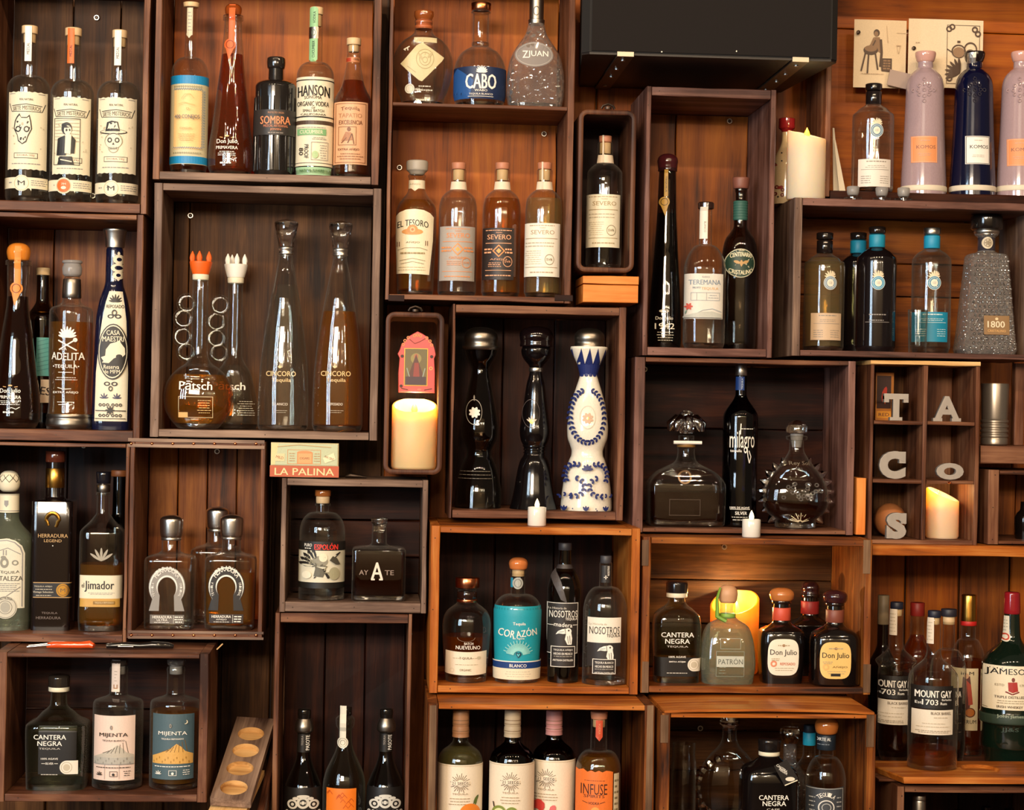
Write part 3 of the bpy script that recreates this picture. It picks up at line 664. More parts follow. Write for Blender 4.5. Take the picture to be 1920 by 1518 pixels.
def skull_horse(x, y):
    o = G([(x-11, y-28), (x-6, y-34), (x-3, y-27), (x+8, y-27), (x+13, y-32), (x+16, y-20), (x+18, y-5), (x+11, y+10), (x+8, y+20), (x, y+25), (x-8, y+19), (x-10, y+8), (x-17, y-5), (x-15, y-20)], 'ink')
    o += G([(x-10, y-25), (x-6, y-30), (x-2, y-25), (x+8, y-25), (x+12, y-28), (x+14, y-19), (x+16, y-5), (x+9.5, y+9), (x+6.5, y+18), (x, y+23), (x-6.5, y+17), (x-8.5, y+8), (x-15, y-6), (x-13, y-19)], 'cream')
    for s_ in (-1, 1): o += E(x+s_*8, y-4, 5.5, 6, 'ink')+E(x+s_*8, y-4, 3, 3.4, 'cream')+E(x+s_*2.5, y+15, 1.3, 2.4, 'ink')
    return o+E(x, y-14, 2, 3, '#b7ab90')
def figure(x, y):
    o = FR(x-26, x+24, y-45, y+44, 1, 'ink')
    for i in range(7): o += SL([(x-24, y-40+i*6), (x+22, y-43+i*7)], .7, '#9d9684')
    o += E(x-1, y-25, 10, 12, 'ink')+E(x+1, y-22, 7, 9, 'cream')+E(x-2, y-31, 9, 5, 'ink')+E(x-1, y-22, 2, 2.4, 'ink')+E(x+5, y-22, 1.6, 2, 'ink')
    o += G([(x-18, y-6), (x-4, y-12), (x+2, y+4), (x-2, y+26), (x-20, y+26)], 'ink')+G([(x+9, y-12), (x+16, y-4), (x+14, y+22), (x+6, y+22)], 'ink')+G([(x-3, y-14), (x+8, y-14), (x+7, y+24), (x-4, y+22)], 'cream')
    return o+G([(x-14, y+28), (x+10, y+28), (x+14, y+43), (x-18, y+43)], 'ink')+SL([(x-12, y+34), (x+10, y+38)], 2, 'cream')
def skull_hat(x, y):
    o = E(x-1, y-16, 26, 5, 'ink')+E(x-1, y-16.5, 24, 3.5, 'cream')+G([(x-16, y-17), (x-13, y-34), (x-4, y-37), (x+8, y-35), (x+12, y-17)], 'ink')+G([(x-12, y-21), (x-9, y-32), (x-2, y-34), (x+6, y-33), (x+9.5, y-21)], 'cream')+G([(x-16, y-17), (x-15, y-22), (x+11, y-22), (x+12, y-17)], 'ink')
    o += E(x, y+1, 17, 15, '#8d8674', .93)+E(x, y+14, 10, 10, '#8d8674', .9)+E(x, y+2, 15.6, 13.6, 'cream')
    for s_ in (-1, 1): o += E(x+s_*7, y, 4.6, 5, 'ink')+E(x+s_*7, y, 2.4, 2.6, 'cream')
    o += G([(x, y+4), (x-2.5, y+9), (x+2.5, y+9)], 'ink')
    for i in range(5): o += SL([(x-6+3*i, y+13), (x-6+3*i, y+18)], .9, 'ink')
    return o
siete('clear mezcal bottle with a horse-skull label, leftmost on the top left shelf', 50, 49, 170, 15, 53, 'white', 13, 84, 170, 319, 332, 40, None, skull_horse(42, 246))
siete('clear mezcal bottle with a framed standing figure label and orange round seal', 132, 53, 178, 15.5, 133, 'orange', 97, 166, 180, 328, 337, 119, 'orange', figure(126, 266))
siete('clear mezcal bottle with a skull-in-hat label, beside the crate side', 219, 57, 181, 14, 221, 'white', 181, 253, 181, 326, 342, 208, None, skull_hat(213, 263))

# ---- crate 'sombra'
zs = K['sombra']['zs']
b = Bot('tall clear bottle wearing a cream sleeve between bright blue bands', 353, 320, .07, SH(15, 10.5, 108, 141, 35, 320, 2.0), 'clear', zs=zs, grp=None)
b.L('wood_stopper', cyl(5, 14, 15, 14), 'cork')
strip_tag(b, 356, 14, 66, 11, '#c9c3a8', disc=(355, 64, 5), tip=(355, 72), prn=LN(352, 360, 20, 60, 6, 'grey', 1.5), ink='#c9c3a8')
L_ = WRAP(140, 308, '#cdc5a2', 110)
pr = WRAP(140, 156, '#1585bd', 110)+WRAP(293, 307, '#1585bd', 110)+R(325, 378, 168, 280, '#ecc98a', 10)
for i in range(13): pr += SL([(324+4.2*i, 168), (326+4.2*i, 164), (328.2+4.2*i, 168)], .8, '#66798a')+SL([(324+4.2*i, 279), (326+4.2*i, 275.5), (328.2+4.2*i, 279)], .8, '#5c7fa8')+E(326+4.2*i, 161, 1.5, 1.5, '#8b8a70', .5)+E(326+4.2*i, 287, 1.5, 1.5, '#8b8a70', .5)
for i in range(22): pr += E(382, 170+5*i, 1.6, 1.6, '#66798a', .5)+SL([(379.5, 168+5*i), (378, 170.5+5*i), (379.5, 173+5*i)], .7, '#66798a')
pr += T('400 CONEJOS', 351, 220, 9.5, '#3c4a60', 47, rot=-1)+SL([(334, 196), (345, 192), (355, 195), (366, 197)], .9, '#c99b5c')+SL([(340, 186), (346, 177), (356, 176), (364, 184)], .9, '#c99b5c')+T('ESPADIN', 349, 241, 3.5, '#a8874e', 22)+LN(332, 370, 250, 265, 4, '#c99b5c', 1)+E(352, 204, 3, 2, '#c99b5c', .6)
b.lab(L_, pr, ref=(354, 224), name='paper_sleeve')

def cone_flask(label, cx, yb, Y, zs, ytop, yneck, yliq, n0, nl, hb, strap, disc, tip, tx, ty, liq, cap, capm, capw, strapc='#e2622a', words=('Don Julio', 'PRIMAVERA'), grp=None, glass='clear'):
    H = yb-yneck
    pr = [(yneck, n0), (yneck+5, n0), (yliq, nl), (yliq+(yb-yliq)*.3, nl+(hb-nl)*.36), (yliq+(yb-yliq)*.6, nl+(hb-nl)*.7), (yb-36, hb), (yb-12, hb-.5), (yb-3, hb-4), (yb, hb-9)]
    b = Bot(label, cx, yb, Y, pr, glass, zs=zs, fill=yliq, liq=liq, grp=grp)
    b.L('wood_stopper', dome(ytop, yneck-3, capw, foot=capw*.75), capm); b.L('neck_ring', cyl(yneck-4, yneck+6, n0+3), 'clear')
    strip_tag(b, strap[0], strap[1], strap[2], strap[3], strapc, disc=disc, tip=tip, ink='#5c2008' if strapc != '#b08a3c' else 'ink')
    els = T(words[0], tx, ty, 11, 'white', 39, rot=-1)+T(words[1], tx, ty+11, 6, 'white', 41)
    if len(words[1]) < 5: els = T(words[0], tx, ty, 8, '#cfc6b4', 28)+T(words[1], tx, ty+13, 10, '#cfc6b4', 35)
    els += LN(tx-19, tx+19, ty+17, ty+27, 3, 'white', 1.1)+LN(tx-16, tx+12, ty+38, ty+42, 1, 'white', 3)+SL([(tx-6, ty+35), (tx+4, ty+31), (tx+12, ty+34), (tx+19, ty+30)], 1.2, 'white')+E(tx, ty-11, 4, 1.6, '#d8a86a')+SL([(tx-14, ty-9), (tx-8, ty-8)], 1.2, '#d8a86a')+SL([(tx+8, ty-8), (tx+14, ty-9)], 1.2, '#d8a86a')
    b.prt(els); return b
cone_flask('orange-strapped amber cone-shaped decanter beside the black ridged bottle', 432, 327, .075, zs, 7, 33, 103, 16, 20.5, 43, (435, 7, 90, 11.5), (432, 84, 11), (430, 113), 425, 265, 'amber', 'ball', 'g:#8a3f16', 16)
b = Bot('short black ridged bottle with copper lettering', 514, 328, .07, SH(128, 14, 152, 166, 38.5, 329, 2.4), 'g:#1b1816', zs=zs)
b.L('screw_cap', [(108, 15), (110, 17), (118, 17.5), (127, 16.5), (130, 14)], 'g:#221d1a'); me = M()
for i in range(20):
    t = 2*math.pi*i/20; r = b.rad(.05)+.0002
    me.tube([(r*math.cos(t), r*math.sin(t), z) for z in (.012, .05, .1, .145)], [.001, .0022, .0022, .001], 'g:#1b1816', 5)
b.obj(me, 'glass_ridges'); b.lab(WRAP(205, 253, '#2b2623', 70), T('SOMBRA', 516, 225, 15, '#e08b5c', 56, bold=.018)+T('PROTECTED ORIGIN', 517, 211, 3.5, '#b07a58', 30)+T('MEZCAL ARTESANAL', 517, 236, 4.5, '#d0805a', 46)+T('JOVEN', 517, 243, 4.5, '#e08b5c', 20, bold=.018)+LN(500, 534, 247, 251, 1, '#9a8f85', 1.4), ref=(516, 228), e=.0026)
b = Bot('tall clear bottle with a cream and green label and long green neck seal', 588, 332, .07, SH(28, 12, 117, 144, 35, 332, 2.0), 'clear', zs=zs, fill=128, liq='water')
b.L('cork_stopper', cyl(14, 28, 12.5), 'cork'); b.L('cork', cyl(28, 50, 9.5), 'cork')
b.lab(R(580, 596, 17, 112, '#8fc08c', 3)+E(588, 17, 8, 5, '#8fc08c')+E(588, 111, 7, 5, '#8fc08c'), T('VODKA', 589, 32, 5, '#2d4a2c', 22, rot=-90)+R(579, 597, 50, 72, 'pewter', 3)+T('CUCUMBER', 588, 92, 5, '#2d4a2c', 32, rot=-90)+E(588, 61, 4, 6, '#5c6f60', .7), name='seal_strip', e=.0012)
b.lab(WRAP(143, 311, 'cream', 110)+WRAP(313, 328, '#9cc49a', 70), WRAP(148, 150, 'ink')+WRAP(217, 219.5, 'ink')+WRAP(225.5, 233, '#4a3728')+WRAP(305, 306, 'ink')+T('HANSON', 587, 170, 20, 'ink', 60, arc=3, bold=.02)+T('SONOMA', 586, 182, 6, 'ink', 33, arc=1)+T('ORGANIC VODKA', 586, 194, 9, 'ink', 60)+T('OF', 587, 202, 4, 'ink', 7)+T('SMALL BATCH', 587, 207, 5, 'ink', 40)+T('CALIFORNIA', 587, 214, 3.5, 'ink', 48)+R(557, 612, 241, 253, '#7fb07a')+T('CUCUMBER', 584, 247, 7, 'cream', 44)+LN(556, 612, 237, 240, 1, 'grey', 1)+LN(584, 614, 256, 262, 2, 'grey', 1)+T('80', 565, 284, 8, 'ink', 14, rot=90)+T('PROOF', 575, 284, 8, 'ink', 26, rot=90)+FR(584, 616, 266, 300, .8, 'grey')+E(592, 290, 6, 7, '#a8c490')+LN(600, 614, 270, 298, 6, 'grey', 1)+T('NATURAL FLAVORS', 586, 320, 5, '#3f6a3c', 46), ref=(587, 230))
b = Bot('clear amber bottle with a tan label of two dancing figures', 659, 333, .075, [(84, 13), (118, 13), (122, 13.5), (140, 17), (158, 21), (170, 26), (182, 32.5), (192, 35.5), (206, 36), (325, 36), (331, 34.5), (333, 32)], 'clear', zs=zs, fill=152, liq='amber')
b.L('wood_stopper', cyl(72, 85, 13.5), 'cork'); b.L('cork', cyl(85, 98, 10), 'cork'); b.lab(WRAP(107, 116, '#c07a4a', 100), R(646, 658, 108, 115, '#a8381c')+T('100%', 668, 111, 4, 'ink', 10), ref=(661, 111), name='neck_band')
b.lab(R(625, 689, 190, 308, '#d9a57c'), FR(628, 686, 193, 305, 1.2, '#8a5a38')+T('Tequila', 656, 204, 9, '#7a4a2c', 36, arc=3)+T('TAPATIO', 656, 216, 8, '#b08058', 44)+T('EXCELENCIA', 657, 229, 8, '#6d4024', 44)+FR(634, 668, 237, 272, .8, '#8a5a38')+E(654, 242, 3.5, 4, '#7a4a2c')+G([(648, 247), (658, 248), (662, 262), (640, 264)], '#a8724a')+SL([(652, 268), (660, 250), (664, 270)], 1.5, '#5d3218')+SL([(640, 268), (650, 258)], 1.4, '#7a4a2c')+T('EXTRA A\u00d1EJO', 654, 280, 6, '#6d4024', 40)+LN(632, 682, 286, 300, 3, '#9a6a48', 1.5))

# ---- crate 'adelita'
zs = K['adelita']['zs']
cone_flask('orange-capped dark cone-shaped decanter at the left edge', 29, 797, .075, zs, 455, 492, 556, 21, 20, 46, (33, 460, 548, 12), (31, 541, 12), (28, 574), 18, 733, 'dark', 'ball', 'g:#d9822c', 22.5, '#e88a38')
b = Bot('half hidden bottle with a teal and red label behind the cone-shaped decanter', 76, 797, .155, SH(512, 12, 562, 600, 31, 797, 's'), 'dark_clear', zs=zs, fill=600, liq='dark')
b.L('cork_stopper', cyl(502, 516, 13), 'cork'); b.L('neck_ring', cyl(584, 588, 21), 'gold')
b.lab(R(68, 95, 632, 705, '#5fb3b0'), sum([SL([(70, 640+8*i), (92, 634+8*i)], 1, '#3f8f90') for i in range(8)], [])); b.lab(R(52, 66, 707, 756, '#c8361c'), T('AL', 59, 735, 10, 'yellow', 26, rot=90), name='red_label'); b.lab(R(76, 92, 711, 755, 'cream'), T('ES', 85, 733, 15, 'ink', 18, rot=8, bold=.02), name='lower_label')
b = Bot('clear gold bottle on a pewter foot with white agave and lettering', 130, 799, .07, [(512, 13), (524, 15), (562, 16.5), (566, 18), (572, 25), (577, 37), (584, 41), (600, 41.5), (680, 41), (740, 39), (774, 41), (778, 42), (797, 43), (799, 42)], 'clear', zs=zs, fill=604, liq='gold')
b.L('glass_stopper', [(488, 17), (490, 19), (493, 18.5), (494, 16), (503, 18.5), (514, 17.5), (518, 14)], 'frost'); b.L('pewter_collar', cyl(523, 559, 16.8, 18), 'pewter'); b.L('pewter_foot', [(776, 42.3), (780, 43.3), (784, 42.6), (788, 43.5), (795, 44), (799, 43)], 'pewter')
b.prt(AGAVE(125, 632, 22, 'white', 9)+SL([(108, 637), (143, 656)], 2.5, 'white')+SL([(140, 636), (110, 655)], 2.5, 'white')+E(140, 636, 4, 4, 'white')+T('LA', 120, 653, 6, 'white', 9)+T('ADELITA', 126, 667, 14, 'white', 62, arc=-2)+T('\u2022TEQUILA\u2022', 123, 687, 8, 'white', 50)+SL([(139, 675), (139, 702)], 1.5, 'white')+SL([(109, 698), (136, 698)], 1, 'white')+LN(100, 148, 706, 714, 2, 'white', 1)+T('EXTRA A\u00d1EJO', 123, 736, 6, 'white', 48)+SL([(108, 727), (120, 730), (134, 729)], 1.2, 'white')+LN(106, 140, 752, 762, 2, 'white', 1))
b = Bot('tall navy bottle with a cream panel, horse oval and flared silver cap', 209, 799, .08, [(464, 14), (470, 16), (526, 16.5), (536, 18), (548, 22), (566, 27), (600, 32), (660, 34), (740, 36), (790, 37), (799, 36)], 'g:#10142e', zs=zs, n=3.2, ba=.85)
b.L('silver_cap', [(429, 21), (431, 22.6), (438, 21), (452, 18.5), (464, 17.8), (465, 15)], 'silver')
pr = AGAVE(214, 565, 16, 'ink', 7)+T('REPOSADO', 214, 573, 6.5, 'ink', 33)
for s_ in (-1, 1):
    pr += E(213+s_*7, 592, 6, 4, 'ink', .55)+E(209+s_*7, 720, 6, 4, 'ink', .55)+AGAVE(209+s_*12, 748, 11, '#2a3058', 5)+sum([E(209+s_*(5+7*i), y_, 3, 3, 'ink', .5) for i in range(3) for y_ in (760, 780)], [])
pr += E(213, 585, 5, 6, 'ink', .6)+E(209, 729, 4, 5, 'ink', .6)+SL([(181, 771), (238, 771)], 1.6, 'ink')+SL([(180, 786), (238, 786)], 1.2, 'ink')+sum([LEAF(209, 770, 9, 3, a_, 'ink') for a_ in range(0, 360, 45)], [])
pr += E(212, 659, 28.5, 53, 'ink')+E(212, 659, 26.5, 50.5, 'cream', .955)+T('CASA', 212, 623, 9, 'cream', 25)+T('MAESTRI', 212, 635, 10, 'cream', 40)
pr += G([(195, 677), (190, 670), (198, 667), (199, 655), (207, 644), (220, 640), (224, 637), (227, 643), (234, 652), (235, 664), (229, 670), (222, 668), (214, 672), (205, 681), (192, 680)], 'cream')+E(224, 668, 6, 4, 'ink')+T('Reserva', 210, 688, 8, 'cream', 29)+T('de MFM', 211, 697, 7, 'cream', 30)
b.lab(G([(202, 544), (226, 544), (231, 570), (235, 600), (238, 660), (240, 700), (240, 791), (179, 791), (180, 700), (185, 640), (190, 600), (196, 565)], 'cream'), pr, ref=(210, 660), name='printed_panel')
pr = E(223, 486, 11, 9, 'cream', .4)+E(222, 502, 14, 8, 'cream', .5)+E(222, 516, 10, 8, 'cream', .4)+LEAF(222, 480, 9, 5, 90, 'cream')+LEAF(222, 520, 7, 5, 270, 'cream')
b.prt(pr, name='neck_ornament')

# ---- crate 'patsch'
zs = K['patsch']['zs']
def crown_cap(b, cx, y0, y1, hw, col, spikes, y_s):
    b.L('crown_stopper', [(y0, hw-2), (y0+1, hw), (y0+7, hw-1), (y1-6, hw-4), (y1, hw-6)], col)
    q = b.lp(cx, y0+1)
    for a in spikes:
        me = M(); rr = (hw-5)*b.k; x, y = rr*math.cos(math.radians(a)), -rr*math.sin(math.radians(a)); pts = [(z*b.k, r*b.k) for z, r in ((0, 4), (7, 5.5), (12, 4.5), (20, .6))]
        me.rings([[(x+r*math.cos(j*.785), y+r*math.sin(j*.785), q.z+z) for j in range(8)] for z, r in pts], col); me.build('crown_spike', b.t, 40)
    b.L('collar', [(y1-1, 14), (y1+2, 15.5), (y1+10, 15), (y1+12, 12)], 'cream')
def loops(b, cs, R_=14.5, r_=5.8, dy=0):
    for (x, y) in cs:
        q = b.lp(x, y); me = M(); me.tube([(q.x+R_*b.k*math.cos(i*.3927), dy, q.z+R_*b.k*math.sin(i*.3927)) for i in range(16)], r_*b.k, 'clear', 10, True); me.build('handle_loop', b.t, 60)
bp = lambda yb, R_, cy, nb: [(516, 13), (520, 14.5), (640, 15), (668, 17), (680, 24), (690, 38), (704, 52), (722, 62), (744, R_), (766, 63), (784, 54), (796, 44), (803, 36), (805, 32)]
b = Bot('clear bulb bottle with knuckle handle under an orange crown stopper', 371, 805, .065, bp(805, 66, 745, 0), 'clear', zs=zs, fill=702, liq='gold', ba=.62, n=2.2, grp=None)
crown_cap(b, 374, 490, 514, 21.5, '#f0641a', (20, 95, 160, 250), 470); loops(b, ((351, 569), (344, 597), (343, 631), (350, 659)))
b.prt(T('P\u0101tsch', 366, 722, 17, 'white', 62, bold=.018)+FR(334, 399, 743, 783, .8, '#e8d2a8')+LN(370, 396, 748, 776, 6, '#e8c890', 1)+R(334, 352, 773, 783, '#e8b878', 4))
b = Bot('clear flask bottle with knuckle handle under a white crown stopper', 437, 800, .125, [(520, 12), (524, 13.5), (665, 14.5), (680, 20), (695, 30), (740, 42), (775, 48), (792, 49), (798, 46), (800, 42)], 'clear', zs=zs, fill=684, liq='water', ba=.7)
crown_cap(b, 434, 495, 520, 22, 'white', (15, 80, 150, 240), 476); loops(b, ((413, 572), (406, 603), (406, 634), (411, 661)))
b.prt(T('P\u0101tsch', 428, 723, 15, 'white', 62, bold=.018)+LN(445, 478, 750, 780, 7, '#cfc4ae', 1))
def cinco(label, cx, y0, fill, liq, word, tx):
    b = Bot(label, cx, 806, .075, [(475, 12.5), (486, 13), (510, 18), (530, 21.5), (570, 29), (620, 37), (670, 43), (700, 45.5), (760, 47.5), (795, 47.5), (803, 46), (806, 43)], 'clear', zs=zs, fill=fill, liq=liq, ba=.75, grp='tall tapering clear bottles with cut-glass stoppers')
    b.L('glass_stopper', [(y0, 4), (y0+5, 21), (y0+7, 22.5), (y0+12, 22), (y0+52, 14), (y0+53, 11)], 'crystal', flat=True); b.L('metal_collar', [(y0+51, 12), (y0+54, 14.5), (y0+60, 13.5), (y0+65, 14.5), (y0+67, 12)], 'silver')
    b.prt(T('CINCORO', tx, 700, 9.5, '#e3c38a', 56)+T('Tequila', tx+1, 713, 9, '#e3c38a', 36)+LEAF(tx-2, 690, 7, 2.5, 90, '#e3c38a')+LEAF(tx-2, 690, 6, 2.2, 50, '#e3c38a')+LEAF(tx-2, 690, 6, 2.2, 130, '#e3c38a')+T(word, tx, 757.5, 5, '#d8cdb8', 28)+LN(tx-16, tx+16, 768, 775, 2, '#b0a690', .9))
cinco('tall tapering clear bottle with colourless spirit and cut-glass stopper', 530, 411, 534, 'water', 'BLANCO', 526)
cinco('tall tapering clear bottle of pale gold spirit with cut-glass stopper', 632, 414, 584, 'gold', 'REPOSADO', 629)

# ---- crate 'jimador'
zs = K['jimador']['zs']
b = Bot('pale green-glass bottle with a woven pineapple stopper at the left edge', 12, 1187, .075, SH(925, 19, 968, 1015, 47, 1187, 's'), 'aqua', zs=zs, n=3, ba=.85, fill=1010, liq='water')
b.L('pineapple_stopper', dome(882, 921, 20.5, foot=12), 'cream'); me = M(); q = b.lp(19, 918)
for s_ in (-1, 1):
    for i in range(9):
        t0 = i*2*math.pi/9; pts = []
        for j in range(9):
            u = j/8; r = b.k*20.9*math.sin(math.pi*(.16+.80*(1-u)))**.6*(1 if u < .9 else .6); pts.append((r*math.cos(t0+s_*u*1.5), r*math.sin(t0+s_*u*1.5), q.z+u*33*b.k))
        me.tube(pts, .0005, 'ink', 4)
b.obj(me, 'net_lines'); b.lab(WRAP(926, 961, 'cream', 120), WRAP(927, 928, 'grey')+WRAP(957, 958.5, 'grey')+G([(8, 938), (16, 938), (16, 946), (12, 951), (8, 946)], 'grey'), ref=(18, 943), name='neck_band')
b.lab(G([(-30, 1141), (-30, 1030), (-20, 1016), (-5, 1010), (12, 1008), (28, 1012), (40, 1022), (45, 1036), (45, 1141)], '#d9d3bd'), G([(-28, 1138), (-28, 1032), (-5, 1012), (12, 1010.5), (27, 1014.5), (38, 1024), (42, 1036), (42, 1138), (40, 1138), (40, 1037), (36, 1026), (26, 1016.5), (12, 1012.5), (-5, 1014), (-26, 1034), (-26, 1138)], 'grey')+SL([(-10, 1034), (14, 1026), (38, 1038)], 1.4, 'grey')+R(5, 7, 1030, 1040, 'grey', 1)+R(10, 12, 1030, 1040, 'grey', 1)+T('TEQUILA', 16, 1072, 6, '#55524a', 40, arc=-2)+T('FORTALEZA', 9, 1084, 9, '#55524a', 66)+E(8, 1054, 8, 10, '#8a877a', .5)+E(28, 1054, 6, 5, '#8a877a', .6)+E(6, 1044, 5, 3, '#8a877a')+LN(-10, 38, 1092, 1110, 5, 'grey', 1.1)+SL([(12, 1118), (38, 1100)], 1.2, 'grey'), ref=(10, 1075))
b.lab(E(10, 1138, 22, 22, '#c9c3b0'), E(10, 1138, 20.5, 20.5, '#7f7b70', .95)+E(10, 1138, 13, 13, '#7f7b70', .92)+E(10, 1138, 9, 10, '#a8a496')+T('DESTILERIA', 10, 1122, 4.5, '#55524a', 26, arc=3), name='round_seal', e=.0012)
b = Bot('tall black square bottle with a gold horseshoe emblem', 98, 1190, .085, [(862, 17), (930, 17), (934, 20), (937, 36), (939, 38.5), (1183, 38.5), (1190, 37)], 'g:#120a0a', zs=zs, n=9, ba=.95)
b.L('brown_cap', cyl(845, 866, 18.5), 'g:#5a2a1c'); b.L('gold_band', cyl(877, 914, 17.8), 'gold')
b.lab(R(62, 133, 1091, 1121, '#0c0808'), R(62, 133, 1091, 1092.5, '#b8925a')+R(62, 133, 1119, 1120.5, '#b8925a')+T('TEQUILA A\u00d1EJO', 81, 1099, 4, '#cfc4ac', 34)+LN(62, 102, 1103, 1106, 1, '#cfc4ac', 1.2)+T('Vintage Selection', 81, 1110, 4.5, '#cfc4ac', 38)+LN(62, 102, 1114, 1118, 1, '#cfc4ac', 1.2)+E(118, 1106, 12.5, 12.5, 'gold')+E(118, 1106, 10, 10, '#6d5028', .9)+T('M', 118, 1106, 7, '#6d5028', 9), name='paper_band')
me = M(); q = b.lp(98.6, 978, b.surf(0, .2, 0)[1])
pts = [(q.x+12.5*b.k*math.cos(math.radians(a))*(1 if abs(a-90) < 95 else .75), q.y-.0012, q.z+2*b.k+14.5*b.k*math.sin(math.radians(a))) for a in range(-52, 233, 15)]
me.tube(pts, [.0026+.0012*math.sin(math.pi*i/(len(pts)-1)) for i in range(len(pts))], 'gold', 8); b.obj(me, 'horseshoe_emblem')
b.prt(T('HERRADURA', 98, 1003, 7, '#b8915a', 56)+T('LEGEND', 98, 1012.5, 5.5, '#b8915a', 33)+E(98, 1022, 1, 1, 'white')+T('TEQUILA', 94, 1150, 4.5, '#6a5a50', 30)+T('HERRADURA', 92, 1159, 5, '#6a5a50', 46))
b = Bot('clear gold tequila bottle with a cream and gold label beside the riveted crate', 189, 1190, .08, [(904, 11), (908, 12), (960, 12), (968, 17), (980, 27), (990, 37), (997, 41), (1010, 41.5), (1120, 41), (1150, 42), (1184, 42), (1190, 40)], 'clear', zs=zs, n=4, ba=.9, fill=1056, liq='gold')
b.L('black_cap', cyl(884, 906, 14, 13), 'g:#15151c'); b.L('neck_band', cyl(908, 922, 12.8), 'pewter'); b.L('neck_ring', cyl(923, 928, 14), 'clear')
b.lab(R(148, 227, 1078, 1122, 'cream')+R(149, 224, 1122, 1138, '#c99a48'), T('Jimador', 186, 1099, 21, 'ink', 55, bold=.02)+T('el', 155, 1097, 9, 'ink', 5)+LN(164, 216, 1110, 1115, 2, 'grey', .8)+R(175, 216, 1127, 1133, '#8a6420')+T('TEQUILA REPOSADO', 196, 1130, 3.5, '#e6cf9a', 36))
b.prt(sum([LEAF(190, 1052, 26, 5, a_, '#a39a88') for a_ in (35, 62, 90, 118, 145)], []), name='embossed_agave')
b = Bot('dark bottle with a brown cap hidden behind the gold tequila bottle', 219, 1185, .15, SH(890, 12, 960, 990, 24, 1185, 's'), 'brownglass', zs=zs); b.L('brown_cap', cyl(881, 893, 16), '#7a4520')

# ---- crate 'horse': chrome-capped square bottles
zs = K['horse']['zs']
def shoe(cx, cy, w, h, n=22, th=.50, feet=True):
    o = []; i_ = []
    for k in range(n+1):
        a = math.radians(-38+256*k/n); o.append((cx+w*math.cos(a), cy-h*.5*math.sin(a)*1.0)); i_.append((cx+w*th*math.cos(a)*.98, cy+3-h*.5*(th+.06)*math.sin(a)))
    out = []
    for k in range(n): out += [(o[k], o[k+1], i_[k+1]), (o[k], i_[k+1], i_[k])]
    if feet:
        for k_, sg in ((0, 1), (n, -1)):
            a, b_ = o[k_], i_[k_]; c_, d_ = (cx+sg*w*.97, cy+h*.60), (cx+sg*w*.42, cy+h*.60); out += [(a, b_, d_), (a, d_, c_)]
    return out
def arctext(s, cx, cy, rx, ry, h, col, a0, a1, bold=.02):
    out = []; n = len(s)
    for i, ch in enumerate(s):
        if ch == ' ': continue
        a = a0+(a1-a0)*(i+.5)/n; t = math.radians(a); out += T(ch, cx+rx*math.cos(t), cy-ry*math.sin(t), h, col, h*.58, rot=90-a, bold=.008)
    return out
def herradura(label, cx, yb, Y, yc, fill, liq, capm, shoec, ink, lx, w2, dark=False):
    b = Bot(label, cx, yb, Y, [(yc+40, 15.5), (yc+46, 17.5), (yc+66, 17.5), (yc+71, 24), (yc+76, 40), (yc+80, 46), (yc+86, 47.5), (yb-30, 46.5), (yb-7, 46), (yb-2, 44), (yb, 41)], 'clear', zs=zs, n=5.5, ba=.9, fill=fill, liq=liq)
    b.L('chrome_cap', [(yc, 6), (yc+3, 16), (yc+8, 21.5), (yc+12, 22), (yc+38, 20.5), (yc+42, 18.5)], capm); b.L('neck_collar', cyl(yc+42, yc+47, 19), 'silver')
    if lx:
        y = yc+137
        b.lab([(shoe(lx, y-2, 34.5, 76), shoec)], [(shoe(lx, y-2, 33, 73, th=.96, feet=False), ink)]+[(shoe(lx, y-2, 19.6, 44, th=.93, feet=False), ink)]+arctext('HERRADURA', lx, y-6, 26, 30, 10, ink, 152, 28)+arctext('TEQUILA', lx, y, 27, 30, 4.5, ink, 212, 160)+arctext('ORIGINAL', lx, y, 27, 30, 4.5, ink, 20, -32), ref=(lx, y), name='horseshoe_label')
        b.lab(R(lx-32, lx+32, y+50, y+67, '#6a625a' if not dark else '#2a1c16'), T('HERRADURA', lx-9, y+54.5, 5, 'white', 36, bold=.018)+T(w2, lx-9, y+60, 4.2, 'white', 20)+R(lx+12, lx+12.6, y+51, y+66, 'white', 1)+LN(lx+14, lx+30, y+52, y+66, 3, 'white', 2)+LN(lx-28, lx+10, y+63, y+66, 1, 'white', 1), name='lower_label')
    return b
herradura('clear chrome-capped square bottle half hidden behind two others', 404, 1178, .164, 949, None, None, 'chrome', None, None, None, None)
b = herradura('colourless square bottle with a grey horseshoe label', 318, 1181, .07, 965, 1068, 'water', 'chrome', '#8f8a84', '#e6e2da', 313, 'ULTRA')
herradura('gold tequila square bottle with a black and white horseshoe label', 431, 1180, .07, 964, 1070, 'gold', 'chrome', '#1d1714', '#efe9dd', 424, 'A\u00d1EJO', True)

